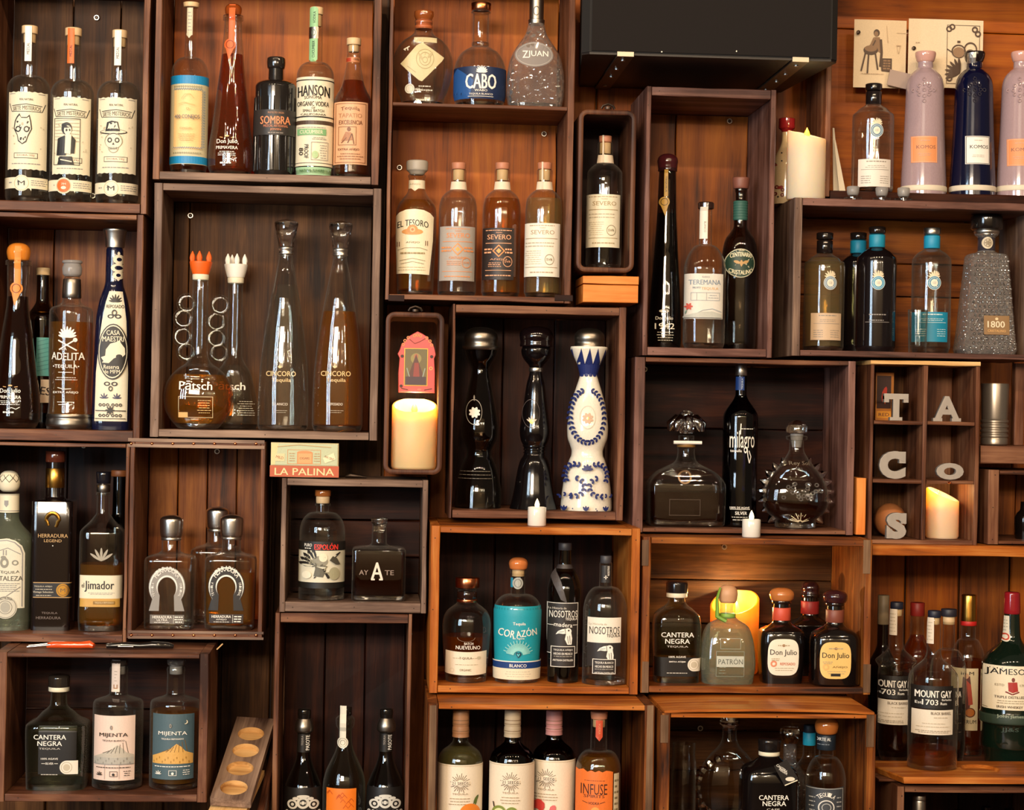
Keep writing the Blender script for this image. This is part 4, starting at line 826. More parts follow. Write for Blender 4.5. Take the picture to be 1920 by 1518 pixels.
# ---- crate 'espolon'
zs = K['espolon']['zs']
b = Bot('round clear bottle with rooster art and red lettering', 602, 1127, .06, SH(934, 11.5, 958, 1000, 43, 1128, 2.2, heel=.72), 'clear', zs=zs, fill=1004, liq='water')
b.L('wood_stopper', cyl(918, 930, 15), 'g:#9a5a2a'); b.L('cork', cyl(930, 943, 13, 12.5), 'cork'); b.L('neck_lip', cyl(943, 948, 14.5), 'clear')
pr = WRAP(1015, 1032, 'ink', 88)+T('ESPOL\u00d3N', 611, 1024, 13, '#f03a30', 44, bold=.025)+T('PURO', 577, 1022, 6, 'white', 14)+LN(570, 585, 1026, 1030, 1, 'white', 1.5)
rr = random.Random(5)
for a_ in (100, 118, 136, 154, 172): pr += LEAF(592, 1060, 34, 9, a_, 'ink')+LEAF(592, 1061, 28, 4, a_+3, '#cfc9b0')
pr += E(600, 1052, 15, 10, '#8e8a78')+G([(592, 1062), (612, 1068), (606, 1082), (588, 1080)], '#5d5a4c')+E(606, 1045, 8, 8, 'cream')+SL([(606, 1066), (616, 1084), (624, 1070)], 3, 'ink')
for i in range(16): x_, y_ = rr.uniform(566, 640), rr.uniform(1038, 1086); pr += SL([(x_, y_), (x_+rr.uniform(-9, 9), y_+rr.uniform(-6, 8)), (x_+rr.uniform(-9, 12), y_+rr.uniform(0, 9))], 1.8, rr.choice(['ink', '#5a5646', '#8b866e']))
pr += E(575, 1078, 9, 7, '#e6e0c8')+E(627, 1075, 10, 12, '#a49f80')+G([(618, 1050), (624, 1042), (632, 1046), (638, 1058), (630, 1058)], '#4a463a')
b.lab(WRAP(1031, 1092, '#d8d2ba', 86), pr, ref=(603, 1053)); b.lab(WRAP(1092, 1103, '#18150f', 86), name='lower_band')
b = Bot('small square cube bottle with an ornate silver letter A', 709, 1126, .06, [(978, 13.5), (1016, 14), (1021, 18), (1025, 40), (1027, 48), (1030, 50), (1120, 50), (1125, 49), (1126, 47)], 'clear', zs=zs, n=10, ba=.8, fill=1036, liq='dark')
b.L('glass_stopper', [(970, 13), (972, 15.5), (980, 15), (983, 12), (996, 11), (998, 8)], 'crystal')
b.prt(T('AY', 682, 1073, 9, '#8f7a6a', 17)+T('TE', 730, 1073, 9, '#8f7a6a', 17)+T('A', 707, 1070, 32, '#e6d6c4', 22, bold=.015)+SL([(696, 1086), (703, 1086)], 3, '#e6d6c4')+SL([(711, 1086), (718, 1086)], 3, '#e6d6c4'))

# ---- crate 'pasote'
zs = K['pasote']['zs']
def pasote(label, cx, y0, mid=False):
    yb = 1655; b = Bot(label, cx, yb, .075, [(y0+18, 12), (y0+44, 12.5), (y0+46, 12), (y0+85, 13), (y0+105, 18), (y0+125, 27), (y0+145, 34), (y0+162, 35), (y0+180, 35.5), (1640, 35.5), (1655, 33)] if not mid else [(1345, 12), (1385, 12.5), (1405, 17), (1425, 26), (1445, 35), (1465, 39.5), (1485, 40.5), (1640, 40), (1655, 36)], 'dark_clear' if not mid else 'greenish', zs=zs, fill=y0+150, liq='water' if not mid else None, grp='tall slim-necked bottles in the bottom centre-left crate')
    if not mid:
        b.L('black_cap', [(y0, 10), (y0+2, 12.5), (y0+9, 13), (y0+18, 12)], 'g:#141210'); b.L('glass_collar', [(y0+18, 13), (y0+24, 15.5), (y0+34, 18), (y0+41, 17.5), (y0+45, 13)], 'pewter'); b.L('neck_sleeve', [(y0+46, 12.3), (y0+80, 13)], '#17130f')
        b.prt(T('PASOTE', cx+9, y0+64, 7, 'white', 28, rot=-90, bold=.018)+T('TEQUILA', cx-1, y0+60, 4.5, '#9a9085', 18, rot=-90), name='neck_lettering', e=.0012)
        y = y0+163; pr = []
        for k_, (dx, dy, r) in enumerate(((0, 14, 12), (-20, 17, 10), (20, 17, 10))): pr += E(cx+dx, y+dy, r, r*.9, '#d8d4c8')+E(cx+dx, y+dy, r*.6, r*.55, 'ink')+E(cx+dx, y+dy, r*.3, r*.3, '#d8d4c8')
        pr += G([(cx-6, y+9), (cx+6, y+19), (cx+6, y+9), (cx-6, y+19)], 'ink')+E(cx, y+2, 12, 3, '#d8d4c8')+E(cx-14, y+6, 6, 3, '#d8d4c8')+E(cx+14, y+6, 6, 3, '#d8d4c8')
        for i in range(9): pr += E(cx-30+7.5*i, y+32, 3.2, 4, '#d8d4c8', .5)
        pr += R(cx-24, cx+24, y+40, y+43, '#d8d4c8')+T('TEQUILA', cx, y+54, 9, '#d8d4c8', 50)
        b.lab(WRAP(y-14, y+110, '#14110f', 84), pr, ref=(cx, y+20))
    else:
        b.L('black_cap', cyl(1324, 1341, 12), 'g:#141210'); b.L('glass_collar', [(1341, 13), (1347, 18), (1360, 17), (1366, 13)], 'clear')
        b.lab(R(637, 649, 1323, 1387, '#e0dac8', 3)+E(643, 1392, 10.5, 10.5, '#e0dac8'), E(643, 1392, 8.5, 8.5, '#8f8a78', .9)+E(643, 1392, 5, 5, '#8f8a78', .8), name='seal_strip', e=.0016)
        rr = random.Random(2); pr = []
        for i in range(12): x_, y_ = rr.uniform(615, 660), rr.uniform(1484, 1512); pr += SL([(x_-5, y_+3), (x_, y_-3), (x_+5, y_+3)], 1, '#c4500c')
        b.lab(R(611, 667, 1478, 1600, '#ee7a1c'), pr)
pasote('left slim-necked bottle with black patterned label in the bottom tall crate', 568, 1328)
pasote('middle green-glass bottle with white strap and bright orange label', 645, 1322, True)
pasote('right slim-necked bottle with black patterned label and glossy black cap', 722, 1327)

# ---- crate 'cantera' (bottom left)
zs = K['cantera']['zs']
def cantera(label, cx, yb, Y, zs, y0, ysh, hw, capm, tx, ty, liq, ba=.9, disc=None, fill=None, n=4.5, body='greenish', panel=None):
    b = Bot(label, cx, yb, Y, [(y0+22, 14), (ysh-36, 16), (ysh-30, 20), (ysh-22, 30), (ysh-10, 41), (ysh, hw-1), (ysh+10, hw), (yb-8, hw+1), (yb-2, hw), (yb, hw-3)], body, zs=zs, n=n, ba=ba, fill=fill, liq=liq)
    b.L('black_cap', [(y0, 14), (y0+2, 19), (y0+6, 20.5), (y0+22, 20.5), (y0+23, 18)], capm); b.L('cap_band', cyl(y0+22, y0+31, 19.5), 'cream')
    if panel: b.lab(R(*panel, '#100c0a'), name='dark_panel')
    els = T('CANTERA', tx, ty, 9, 'white', 61)+T('NEGRA', tx, ty+12, 9, 'white', 46)+T('TEQUILA', tx, ty+22, 3.6, '#cfc8bc', 40)
    els += T('100% AGAVE', tx, ty+41, 3.6, 'white', 32)+SL([(tx-15, ty+50), (tx-8, ty+50)], .8, 'white')+T('SILVER' if not disc or disc[3] else 'EXTRA A\u00d1EJO', tx, ty+50, 4, 'white', 15 if (not disc or disc[3]) else 30)+SL([(tx+9, ty+50), (tx+16, ty+50)], .8, 'white')+LN(tx-20, tx+20, ty+69, ty+73, 1, '#cfc8bc', 1.3)
    b.prt(els, e=.0009)
    if disc:
        b.lab(E(disc[0], disc[1], disc[2], disc[2], '#e6dccb')+R(disc[0], disc[0]+disc[2]*1.6, disc[1]-disc[2], disc[1]+disc[2], '#e6dccb', 4), E(disc[0], disc[1], disc[2]*.8, disc[2]*.8, '#b4a88f', .9)+E(disc[0], disc[1], disc[2]*.5, disc[2]*.5, '#c4b8a0'), name='round_seal', e=.0012)
    return b
cantera('squat square bottle with black panel, white lettering and dark cap', 107, 1487, -.045, zs, 1264, 1355, 58, 'g:#2b241e', 93, 1381, 'water', disc=(125, 1438, 13, True), fill=1360, panel=(72, 143, 1360, 1452))
def mijenta(label, cx, y0, base, ink, lx0, lx1, ly0, ly1, strap, liq):
    b = Bot(label, cx, 1482, -.045, [(y0+14, 16), (y0+20, 17.5), (y0+26, 16.5), (y0+64, 17), (y0+68, 22), (y0+72, 34), (y0+76, 44), (y0+82, 47), (y0+90, 47.5), (1470, 47), (1480, 45), (1482, 42)], 'clear', zs=zs, fill=y0+95, liq=liq)
    b.L('glass_stopper', [(y0, 14), (y0+1.5, 17), (y0+9, 16.5), (y0+12, 13)], 'g:#3a322c' if strap else 'facet'); b.L('cork', cyl(y0+13, y0+28, 12), 'frost')
    m = (lx0+lx1)/2; M_ = lambda c_: G([(lx0+1, ly1-44), (m-14, ly1-54), (m-2, ly1-60), (m+8, ly1-68), (m+17, ly1-62), (m+24, ly1-54), (lx1-1, ly1-48), (lx1-1, ly1-36), (lx0+1, ly1-36)], c_)
    pr = M_('#d8a658' if not strap else '#bdb4a4')+sum([SL([(m+8-i*5, ly1-66+i*3), (m+4-i*8, ly1-52)], 1, '#7a5a28' if not strap else '#5c564c') for i in range(-3, 4)], [])
    pr += R(lx0+1, lx1-1, ly1-44, ly1-30, '#d8a658' if not strap else '#b0aba0')+sum([LEAF(lx0+4+5.5*i, ly1-31-(i % 3)*4, 5, 2, 90, '#a87c34' if not strap else '#8d8980') for i in range(13)], [])
    pr += T('MIJENTA', m, ly0+37, 9, ink, 54)+T('TEQUILA BLANCO' if strap else 'TEQUILA REPOSADO', m, ly0+47, 3.6, ink, 42)+E(m-4, ly0+22, 2.4, 4, '#8a857c', .4)
    if strap: pr += R(lx0+1, lx1-1, ly1-32, ly1-31, 'grey')+R(m-16, m-15.4, ly1-31, ly1-3, 'grey', 1)+R(m+12, m+12.6, ly1-31, ly1-3, 'grey', 1)
    else: pr += E(m+24, ly0+15, 4, 4, 'cream')+E(m+22, ly0+14, 4, 4, base)
    pr += LN(lx0+4, lx1-4, ly1-28, ly1-22, 1, ink, 1.5)+FR(m-6, m+9, ly1-18, ly1-8, .8, ink)+E(m+1.5, ly1-12, 2.5, 2.5, ink)+AGAVE(lx0+13, ly1-10, 8, ink, 5)+LN(m+20, lx1-6, ly1-20, ly1-8, 3, ink, 1.2)
    b.lab(R(lx0, lx1, ly0, ly1, base), pr)
    if strap: b.lab(R(209, 225, y0+2, y0+62, '#e6d2c2', 3), R(213, 221, y0+48, y0+56, '#a8784c', 1)+LN(214, 220, y0+20, y0+44, 4, '#b8a492', 1.5), name='seal_strip', e=.0014)
mijenta('clear bottle with a pale pink mountain label and paper neck strip', 219, 1235, '#e8cdbd', 'ink', 173, 251, 1341, 1464, True, 'water')
mijenta('clear bottle with a dark teal night-mountain label', 326, 1235, '#4a6068', 'white', 284, 362, 1338, 1462, False, 'gold')
# =================================================================== bottles, centre and right
# ---- two-level crate, upper shelf
zs = Z_CABO
b = Bot('round-bodied clear flask with a cream diamond paper tag', 792, 191, .07, [(38, 15), (40, 17), (52, 16), (60, 17), (68, 24), (78, 38), (92, 49), (112, 55.5), (128, 56), (150, 53), (172, 47), (184, 42), (191, 38)], 'clear', zs=zs, ba=.62, n=2.2, fill=70, liq='water')
b.L('brown_stopper', [(20, 12), (22, 18), (28, 18.5), (36, 16), (40, 13)], 'g:#8c4a22'); b.L('neck_wrap', [(37, 13.5), (42, 17), (47, 14.5), (50, 17), (55, 15.5)], 'rust')
b.lab(G([(751, 119), (757, 113), (781, 84), (792, 78), (800, 84), (833, 106), (829, 113), (804, 140), (792, 152), (786, 150), (764, 132)], '#cbbd92')+R(776, 819, 69, 78, '#cbbd92'), E(797, 110, 17, 19, '#a4956a', .93)+E(797, 110, 11, 13, '#a4956a', .9)+E(797, 112, 5, 6, '#a4956a', .8)+SL([(764, 124), (780, 136)], 1, '#a4956a')+LEAF(784, 98, 18, 5, 300, '#b4a67c')+LEAF(812, 96, 16, 5, 230, '#b4a67c'), name='paper_tag')
b.prt(E(768, 166, 9, 9, '#d9d2c0')+E(768, 166, 7, 7, '#8f8a78', .9)+LN(780, 812, 158, 172, 2, '#cfc6b4', 2)+LN(778, 806, 184, 190, 1, '#e8e0cc', 3)); b.prt(SL([(757, 92), (768, 86)], 2, '#e8e0cc')+SL([(759, 90), (760, 94)], 2, '#e8e0cc')+SL([(764, 88), (765, 94)], 2, '#e8e0cc'), name='bee_mark')
b = Bot('squat round bottle with a blue label and bold white lettering', 899, 191, .07, [(19, 14), (24, 18.5), (27, 15), (84, 15), (88, 17), (92, 24), (100, 35), (112, 43), (124, 47.5), (136, 49), (180, 49), (189, 47), (192, 44)], 'clear', zs=zs, fill=98, liq='water')
b.L('copper_cap', cyl(6, 20, 18.5), 'copper'); b.L('stopper_ring', cyl(20, 25, 17), 'clear'); b.L('neck_ring', cyl(80, 86, 16.5), 'clear')
b.lab(WRAP(124, 184, '#11254a', 100), G([(848, 140), (858, 126), (888, 150), (880, 184), (850, 184)], '#1d4f8f')+AGAVE(903, 136, 14, 'white', 9)+T('CABO', 902, 152, 28, 'white', 57, bold=.025)+T('WABO', 902, 169, 4, 'white', 24)+T('TEQUILA BLANCO', 902, 176, 4, 'white', 45)+SL([(878, 180), (926, 180)], .8, 'white'), ref=(900, 155))
b = Bot('rippled clear bottle with embossed oval and pewter collar', 1003, 192, .058, [(36, 12), (40, 14), (50, 16), (62, 19), (76, 27), (92, 38), (110, 47), (132, 52), (150, 54), (180, 54), (190, 52), (193, 49)], 'facet', zs=zs, n=2.4, ba=.75)
b.L('pewter_neck', [(-20, 12), (0, 12), (1, 13.5), (37, 13.5), (38, 15.5), (46, 15)], 'pewter'); b.prt(E(1006, 20, 6, 9, '#4d443c', .8), name='collar_ornament')
b.lab(E(1002, 102, 36, 24, 'frost'), T('JUAN', 1009, 102, 14, 'white', 38)+T('Z', 985, 102, 14, 'white', 10)+E(1002, 102, 34, 22, '#a8a29a', .95), name='embossed_oval')

# ---- two-level crate, lower shelf
zs = K['tesoro']['zs']
b = Bot('wide-shouldered bottle with cream arched label and pale grey stopper', 778, 553, .075, [(326, 14), (330, 17), (336, 15), (352, 15), (362, 18), (374, 27), (384, 34), (393, 37), (405, 38), (440, 38), (500, 35.5), (540, 34.5), (550, 34), (554, 31)], 'clear', zs=zs, fill=376, liq='gold')
b.L('grey_stopper', [(301, 17), (303, 20), (307, 20.5), (319, 20), (322, 17), (328, 12)], '#a59c8f'); b.lab(WRAP(337, 353, '#e0d3b6', 110)+G([(770, 352), (786, 352), (778, 358)], '#e0d3b6'), T('A\u00d1EJO', 778, 345, 4, '#9a8a6a', 20), ref=(778, 345), name='neck_band')
b.lab(G([(741, 404), (748, 397), (760, 392.5), (776, 391), (794, 393), (806, 398), (813, 405), (812, 450), (806, 514), (741, 512), (739, 450)], '#ece0c0'), T('EL TESORO', 774, 419, 12, 'ink', 58, arc=4)+E(773, 434, 20, 6, '#d79a5c')+E(773, 430, 10, 9, '#cf8b4c')+E(773, 430, 5, 5, '#e6b27a')+E(773, 430, 2.5, 2.5, '#b8703a')+T('A\u00d1EJO', 774, 454, 5, '#8a7a5c', 26)+T('||', 800, 455, 9, '#6d4024', 5)+T('||', 747, 457, 9, '#6d4024', 5)+SL([(746, 468), (760, 464), (788, 464), (802, 468)], .8, '#9a8a6a')+LN(750, 798, 470, 478, 1, '#a08c64', 3)+SL([(750, 488), (774, 484), (798, 488)], .8, '#9a8a6a')+SL([(752, 494), (774, 490), (796, 494)], .8, '#9a8a6a')+LN(746, 800, 498, 508, 2, '#bfae88', 1))
def severo(label, cx, lx0, lx1, ly0, ly1, base, ink, liq, word, zs=zs, dy=0, Y=.075, yb=554, hw=36, capw=13.5, plain=False):
    y = 305+dy
    b = Bot(label, cx, yb, Y, [(y+11, 12), (y+16, 14.5), (y+44, 14.5), (y+50, 15), (y+54, 20), (y+60, 27), (y+70, 33), (y+84, hw-.5), (y+96, hw), (yb-6, hw), (yb-2, hw-1.5), (yb, hw-4)], 'clear', zs=zs, fill=(y+68) if liq else None, liq=liq, grp='round-shouldered bottles with glass necks and cork stoppers')
    b.L('wood_stopper', cyl(y, y+13, capw, capw-.7), '#b97a5c'); b.L('cork', cyl(y+13, y+34, 10.5), 'cork')
    m = (lx0+lx1)/2; b.lab(WRAP(y+35, y+50, '#e0cdb4', 70), T('SEVERO', cx+4, y+43, 7, '#a58f74', 22), ref=(cx+4, y+42), name='neck_band', e=.0003)
    b.lab(R(cx-1.5, cx+1.5, y-2, y+50, '#cdbfa8', 1), name='seal_strip', e=.0016) if plain else None
    pr = LN(lx0+4, lx1-4, ly0+3, ly0+6, 1, ink, 1.5)+T('SEVERO', m+1, ly0+17, 9 if not plain else 8, ink, 44)+T('TEQUILA', m, ly0+9, 2.6, ink, 12)+R(lx0+5, lx1-5, ly0+28, ly0+29.2, ink)+R(lx0+5, lx1-5, ly1-18, ly1-17, ink)+LN(lx0+5, lx1-5, ly1-12, ly1-4, 1, ink, 2)
    if not plain: pr += G([(m, ly0+31), (m+12, ly0+43), (m, ly0+55), (m-12, ly0+43)], '#d98a4a')+G([(m, ly0+34), (m+9, ly0+43), (m, ly0+52), (m-9, ly0+43)], base)+G([(m, ly0+38), (m+5, ly0+43), (m, ly0+48), (m-5, ly0+43)], '#e0a050')+LN(lx0+3, m-12, ly0+37, ly0+49, 2, ink, 3, False)+LN(m+12, lx1-3, ly0+37, ly0+49, 2, ink, 3, False)+T(word, m, ly0+59, 4.5, ink, 32)+LN(m-22, m+8, ly0+64, ly0+74, 3, ink, 1.2)+E(m+17, ly1-34, 9, 10, ink, .88)+T('SVR', m+17, ly1-34, 4, ink, 12)
    else: pr += LN(lx0+5, lx1-12, ly0+34, ly0+46, 2, '#b3a68c', 1.5, False)+E(m+14, ly1-32, 9, 10, '#8f8468', .9)+T('SVR', m+14, ly1-32, 4.5, '#8f8468', 12)+LN(lx0+4, m, ly0+50, ly1-22, 7, '#cfc2a4', 1)
    b.lab(R(lx0, lx1, ly0, ly1, base), pr); return b
severo('colourless bottle with grey label and orange print on lower shelf', 856, 825, 891, 424, 526, '#a79f97', '#d98a52', 'water', 'CRISTALINO')
severo('amber bottle with dark label, gold diamond and copper print', 938, 906, 964, 427, 524, '#2b211e', '#e2a37a', 'gold', 'A\u00d1EJO')
severo('pale gold bottle with a plain white label and round stamp', 1017, 982, 1051, 418, 518, '#eee6d6', '#b09a7c', 'pale', 'REPOSADO', plain=True, Y=.055, hw=35)
severo('empty bottle with cream label standing alone in the upper tray', 1131, 1101, 1164, 364, 463, '#e6dcc2', '#a8946c', None, 'BLANCO', zs=K['tray_up']['zs'], dy=-50, yb=500, hw=33.5, capw=12, plain=True)
# orange wooden box under the upper tray
def boxthing(name, label, cat, x0, y0, x1, y1, Y0, dep, m, lid=0, rz=0):
    A, B = P(x0, y1, Y0), P(x1, y0, Y0); w = (B.x-A.x)/2; h = P((x0+x1)/2, y0, Y0).z-P((x0+x1)/2, y1, Y0).z; zb = P((x0+x1)/2, y1, Y0).z
    t = thing(name, label, cat, ((A.x+B.x)/2, Y0, zb), None, rz); hl = h-lid*KPX(Y0)
    board((-w, 0, 0), (w, dep, hl-.0006), 0, m).build('body', t)
    if lid: board((-w-.0006, -.0006, hl), (w+.0006, dep, h), 0, m).build('lid', t)
    return t, w, h, (A.x+B.x)/2, zb
boxthing('wooden_box', 'plain orange wooden box with a lid under the upper tray', 'box', 1093, 517, 1197, 567, 0.0, .13, wood('box', 0), lid=16)

# ---- crate 'azul': hourglass bottles
zs = K['azul']['zs']
def leafring(cx, cy, rx, ry, a0, a1, n, col, L_=9, w_=5):
    o = []
    for i in range(n):
        a = a0+(a1-a0)*i/(n-1); t = math.radians(a); x, y = cx+rx*math.cos(t), cy-ry*math.sin(t)
        d = math.degrees(math.atan2(ry*math.cos(t), -rx*math.sin(t))); d = d if a1 > a0 else d+180
        o += LEAF(x, y, L_, w_, d+38, col)+LEAF(x, y, L_, w_, d-38, col)
    return o
hb = [(653, 33), (660, 31), (672, 27), (685, 19), (692, 16.5), (702, 17.5), (715, 20), (735, 24), (757, 28.5), (780, 33), (803, 35.5), (820, 34), (835, 27.5), (846, 23), (853, 23.5), (862, 28), (880, 35), (900, 40), (925, 43.5), (950, 45.5), (959, 46)]
b = Bot('hourglass bottle of dark clear glass with silver flower emblem', 896, 959, .08, [(y, min(h, 43.5)) for y, h in hb], 'dark_clear', zs=zs, fill=900, liq='water')
b.L('domed_cap', dome(613, 652, 32, foot=31), 'pewter'); b.L('cap_rim', cyl(649, 656, 35, 33), 'pewter')
b.prt(E(889, 772, 15, 24, '#a89c8c', .95)+sum([LEAF(890, 773, 11, 6, a_, '#e6dccb') for a_ in range(22, 360, 45)], [])+LEAF(889, 752, 12, 3, 90, '#8f8474'), name='silver_emblem', e=.001); b.prt(LN(858, 925, 880, 900, 3, '#6d6254', 1))
b = Bot('hourglass bottle of glossy black ceramic with small agave emblem', 1000, 957, .075, [(650, 26), (656, 28), (665, 27), (675, 22), (686, 13), (692, 11), (700, 12), (720, 17), (757, 22), (785, 26), (808, 28.5), (825, 26), (836, 21), (845, 19), (852, 20), (862, 26), (880, 31), (905, 35), (930, 39), (945, 43), (957, 45)], 'g:#0b0809', zs=zs)
b.L('domed_cap', dome(611, 650, 32, foot=30), 'g:#140b0c'); b.L('silver_ring', cyl(689, 697, 13), 'silver')
me = M(); r0 = b.rad(P(1000, 840, .075).z-b.z)
for y_ in (836, 842, 848):
    z = P(1000, y_, .075).z-b.z; r = b.rad(z)+.0005; me.tube([(r*math.cos(i*.2618), r*math.sin(i*.2618), z) for i in range(24)], .0014, 'g:#0b0809', 6, True)
b.obj(me, 'waist_rings'); b.prt(sum([LEAF(997, 792, 14*(1 if a_ == 90 else .8), 3, a_, '#cfc2ae') for a_ in (35, 60, 90, 120, 145)], [])+E(997, 790, 4, 4, 'gold')+E(996, 775, 16, 27, '#564b48', .96), name='agave_emblem', e=.001)
wb = [(650, 34.5), (653, 35), (658, 33.5), (668, 29), (680, 23), (692, 17.5), (701, 16), (710, 18), (726, 23), (742, 28), (757, 32), (780, 36), (803, 38.5), (820, 37.5), (835, 32.5), (846, 29.5), (853, 30), (862, 33.5), (880, 39), (900, 43), (927, 46.5), (950, 48), (959, 47.5)]
b = Bot('hourglass bottle of white ceramic painted with blue leaf wreaths', 1099, 960, .052, wb, 'g:#ece6d6', zs=zs)
b.L('domed_cap', dome(615, 652, 28.5, foot=29), 'pewter'); BL = '#1c2a66'
pr = WRAP(683, 702, BL, 179)
for i in range(5): x_ = 1104+(i-2)*15; pr += G([(x_-8.5, 686), (x_+(i-2)*.8, 653), (x_+8.5, 686)], BL)
for i in range(6): x_ = 1104+(i-2.5)*8; pr += E(x_, 703, 3.5, 3, BL)
pr += leafring(1103, 780, 31, 49, 80, -80, 15, BL, 8, 4.5)+leafring(1101, 780, 31, 49, 100, 260, 15, BL, 8, 4.5)
pr += leafring(1080, 890, 18, 20, 60, 200, 7, BL, 8, 5)+leafring(1076, 912, 20, 17, 80, -90, 7, BL, 8, 5)+leafring(1122, 890, 18, 20, 120, -20, 7, BL, 8, 5)+leafring(1126, 912, 20, 17, 100, 270, 7, BL, 8, 5)
pr += sum([LEAF(1102, 880, 11, 5, a_, BL) for a_ in (10, 50, 90, 130, 170)], [])+leafring(1064, 929, 10, 3, 20, 160, 3, BL, 6, 4)+leafring(1140, 931, 10, 3, 20, 160, 3, BL, 6, 4)
for x_ in (1060, 1099, 1137): pr += sum([LEAF(x_, 957, 11, 4, a_, BL) for a_ in (60, 90, 120)], [])
for x_, y_ in ((1075, 952), (1118, 952), (1120, 955)): pr += E(x_, y_, 1.2, 1.2, BL)
b.prt(pr, ref=(1102, 800), name='painted_pattern'); b.prt(E(1102, 782, 15, 22, '#cfc8b8', .93)+sum([LEAF(1102, 784, 11, 6, a_, '#c9a88c') for a_ in range(22, 360, 45)], [])+E(1102, 784, 2.5, 2.5, 'copper'), name='copper_emblem', e=.0013)

# ---- candles (battery lights: wax shell with a glowing plastic flame)
def candle(label, x0, x1, y_top, y_rim, yb, Y, zs, lamp=.25, tilt=90, col='#e8d6b4', fl=None, flc='#ffb020'):
    cx = (x0+x1)/2; q = P(cx, yb, Y); k = KPX(Y); r = (x1-x0)/2*k; zt = P(cx, y_top, Y).z-zs; zr = P(cx, y_rim, Y).z-zs
    t = thing('led_candle', label, 'candle', (q.x, Y, zs)); me = M(); n = 40; Rg = []
    def rim(a): c_ = math.cos(a-math.radians(tilt)); return zr+(zt-zr)*max(0, min(1, .5+.55*c_))
    for rr, f in ((r*.94, 0), (r, .004), (r, None), (r*.97, 'r'), (r*.90, 'r'), (r*.88, 'i')):
        ring = []
        for j in range(n):
            a = 2*math.pi*j/n; h = rim(a)
            z = f if isinstance(f, (int, float)) else (h-.002 if f is None else (h if f == 'r' else min(h-.004, zr-.012)))
            ring.append((rr*math.cos(a), rr*math.sin(a), z))
        Rg.append(ring)
    Rg.append([(r*.1*math.cos(2*math.pi*j/n), r*.1*math.sin(2*math.pi*j/n), zr-.014) for j in range(n)])
    me.rings(Rg, wax(col)); me.build('wax_body', t, 60)
    fx, fy0, fy1 = fl; z0, z1 = P(fx, fy1, Y).z-zs, P(fx, fy0, Y).z-zs; me = M(); fr = (z1-z0)*.27; ox = P(fx, yb, Y).x-q.x
    me.rings([[(ox+rr*math.cos(j*.6283)*1.0, rr*math.sin(j*.6283)*.45, z0+(z1-z0)*u) for j in range(10)] for u, rr in ((0, fr*.35), (.15, fr*.8), (.35, fr), (.6, fr*.75), (.85, fr*.3), (1, fr*.05))], emit('flame'+flc, flc, 5)); me.build('flame', t, 60)
    l = bpy.data.lights.new('candle_light', 'POINT'); l.energy = lamp; l.color = (1, .70, .32); l.shadow_soft_size = .004; o = bpy.data.objects.new('candle_light', l); COL.objects.link(o); o.parent = t; o.location = (ox, -r*.2, z1+.006)
    return t
def wax(col):
    kk = ('wax', col)
    if kk in MATS: return MATS[kk]
    m = bpy.data.materials.new('wax'); m.use_nodes = True; nt = m.node_tree; b_ = nt.nodes['Principled BSDF']; b_.inputs['Base Color'].default_value = lin(col); b_.inputs['Roughness'].default_value = .45
    b_.inputs['Subsurface Weight'].default_value = .6; b_.inputs['Subsurface Radius'].default_value = (1, .6, .25); b_.inputs['Subsurface Scale'].default_value = .02
    tr = nt.nodes.new('ShaderNodeBsdfTranslucent'); tr.inputs[0].default_value = lin('#ffcf80'); mx = nt.nodes.new('ShaderNodeMixShader'); mx.inputs[0].default_value = .3
    nt.links.new(b_.outputs[0], mx.inputs[1]); nt.links.new(tr.outputs[0], mx.inputs[2]); nt.links.new(mx.outputs[0], nt.nodes['Material Output'].inputs[0]); MATS[kk] = m; return m
candle('glowing ivory pillar candle in the lower tray below the framed picture', 733, 818, 747, 772, 884, .04, K['tray_lo']['zs'], .5, 90, '#ecd6a4', (775, 753, 776))
candle('pale ivory pillar candle standing at the left end of the wide grey crate', 1474, 1547, 243, 262, 374, .036, K['dragon']['z1'], .06, 130, '#ece4cc', (1511, 239, 260))
candle('ivory candle glowing in the bottom right hole of the letter cabinet', 1735, 1797, 914, 938, 1012, .06, K['taco']['z0']+.0092, .12, 150, '#ecd9b8', (1758, 920, 943))
candle('amber glowing candle behind the green-glass square bottle', 1329, 1421, 1109, 1146, 1285, .11, K['julio']['zs'], .7, 60, '#e8a838', (1378, 1125, 1150))
def tealight(label, x0, x1, y0, yb, fx, fy0, Y, zs):
    cx = (x0+x1)/2; q = P(cx, yb, Y); r = (x1-x0)/2*KPX(Y); h = P(cx, y0, Y).z-zs; t = thing('tealight_candle', label, 'candle', (q.x, Y, zs), 'small white tealights on crate tops')
    me = M(); n = 28; me.rings([[(rr*math.cos(2*math.pi*j/n), rr*math.sin(2*math.pi*j/n), z) for j in range(n)] for rr, z in ((r*.94, 0), (r, .001), (r, h-.0012), (r*.96, h), (r*.88, h), (r*.84, h-.003), (r*.1, h-.003))], 'g:#e8e4da'); me.build('body', t, 50)
    z1 = P(fx, fy0, Y).z-zs; me = M(); fr = (z1-h)*.3; me.rings([[(fr*u*math.cos(j*.6283), fr*u*math.sin(j*.6283), h-.003+(z1-h+.003)*v) for j in range(10)] for v, u in ((0, .4), (.2, .9), (.4, 1), (.7, .65), (.9, .25), (1, .04))], emit('teaflame', '#ffe2b8', 1.1)); me.build('flame', t, 60)
tealight('small white tealight in front of the black hourglass bottle', 989, 1024, 950, 983, 1007, 934, -.045, K['nosotros']['z1'])
tealight('small white tealight in front of the tall blue bottle', 1391, 1426, 973, 1006, 1409, 956, -.045, K['julio']['z1'])

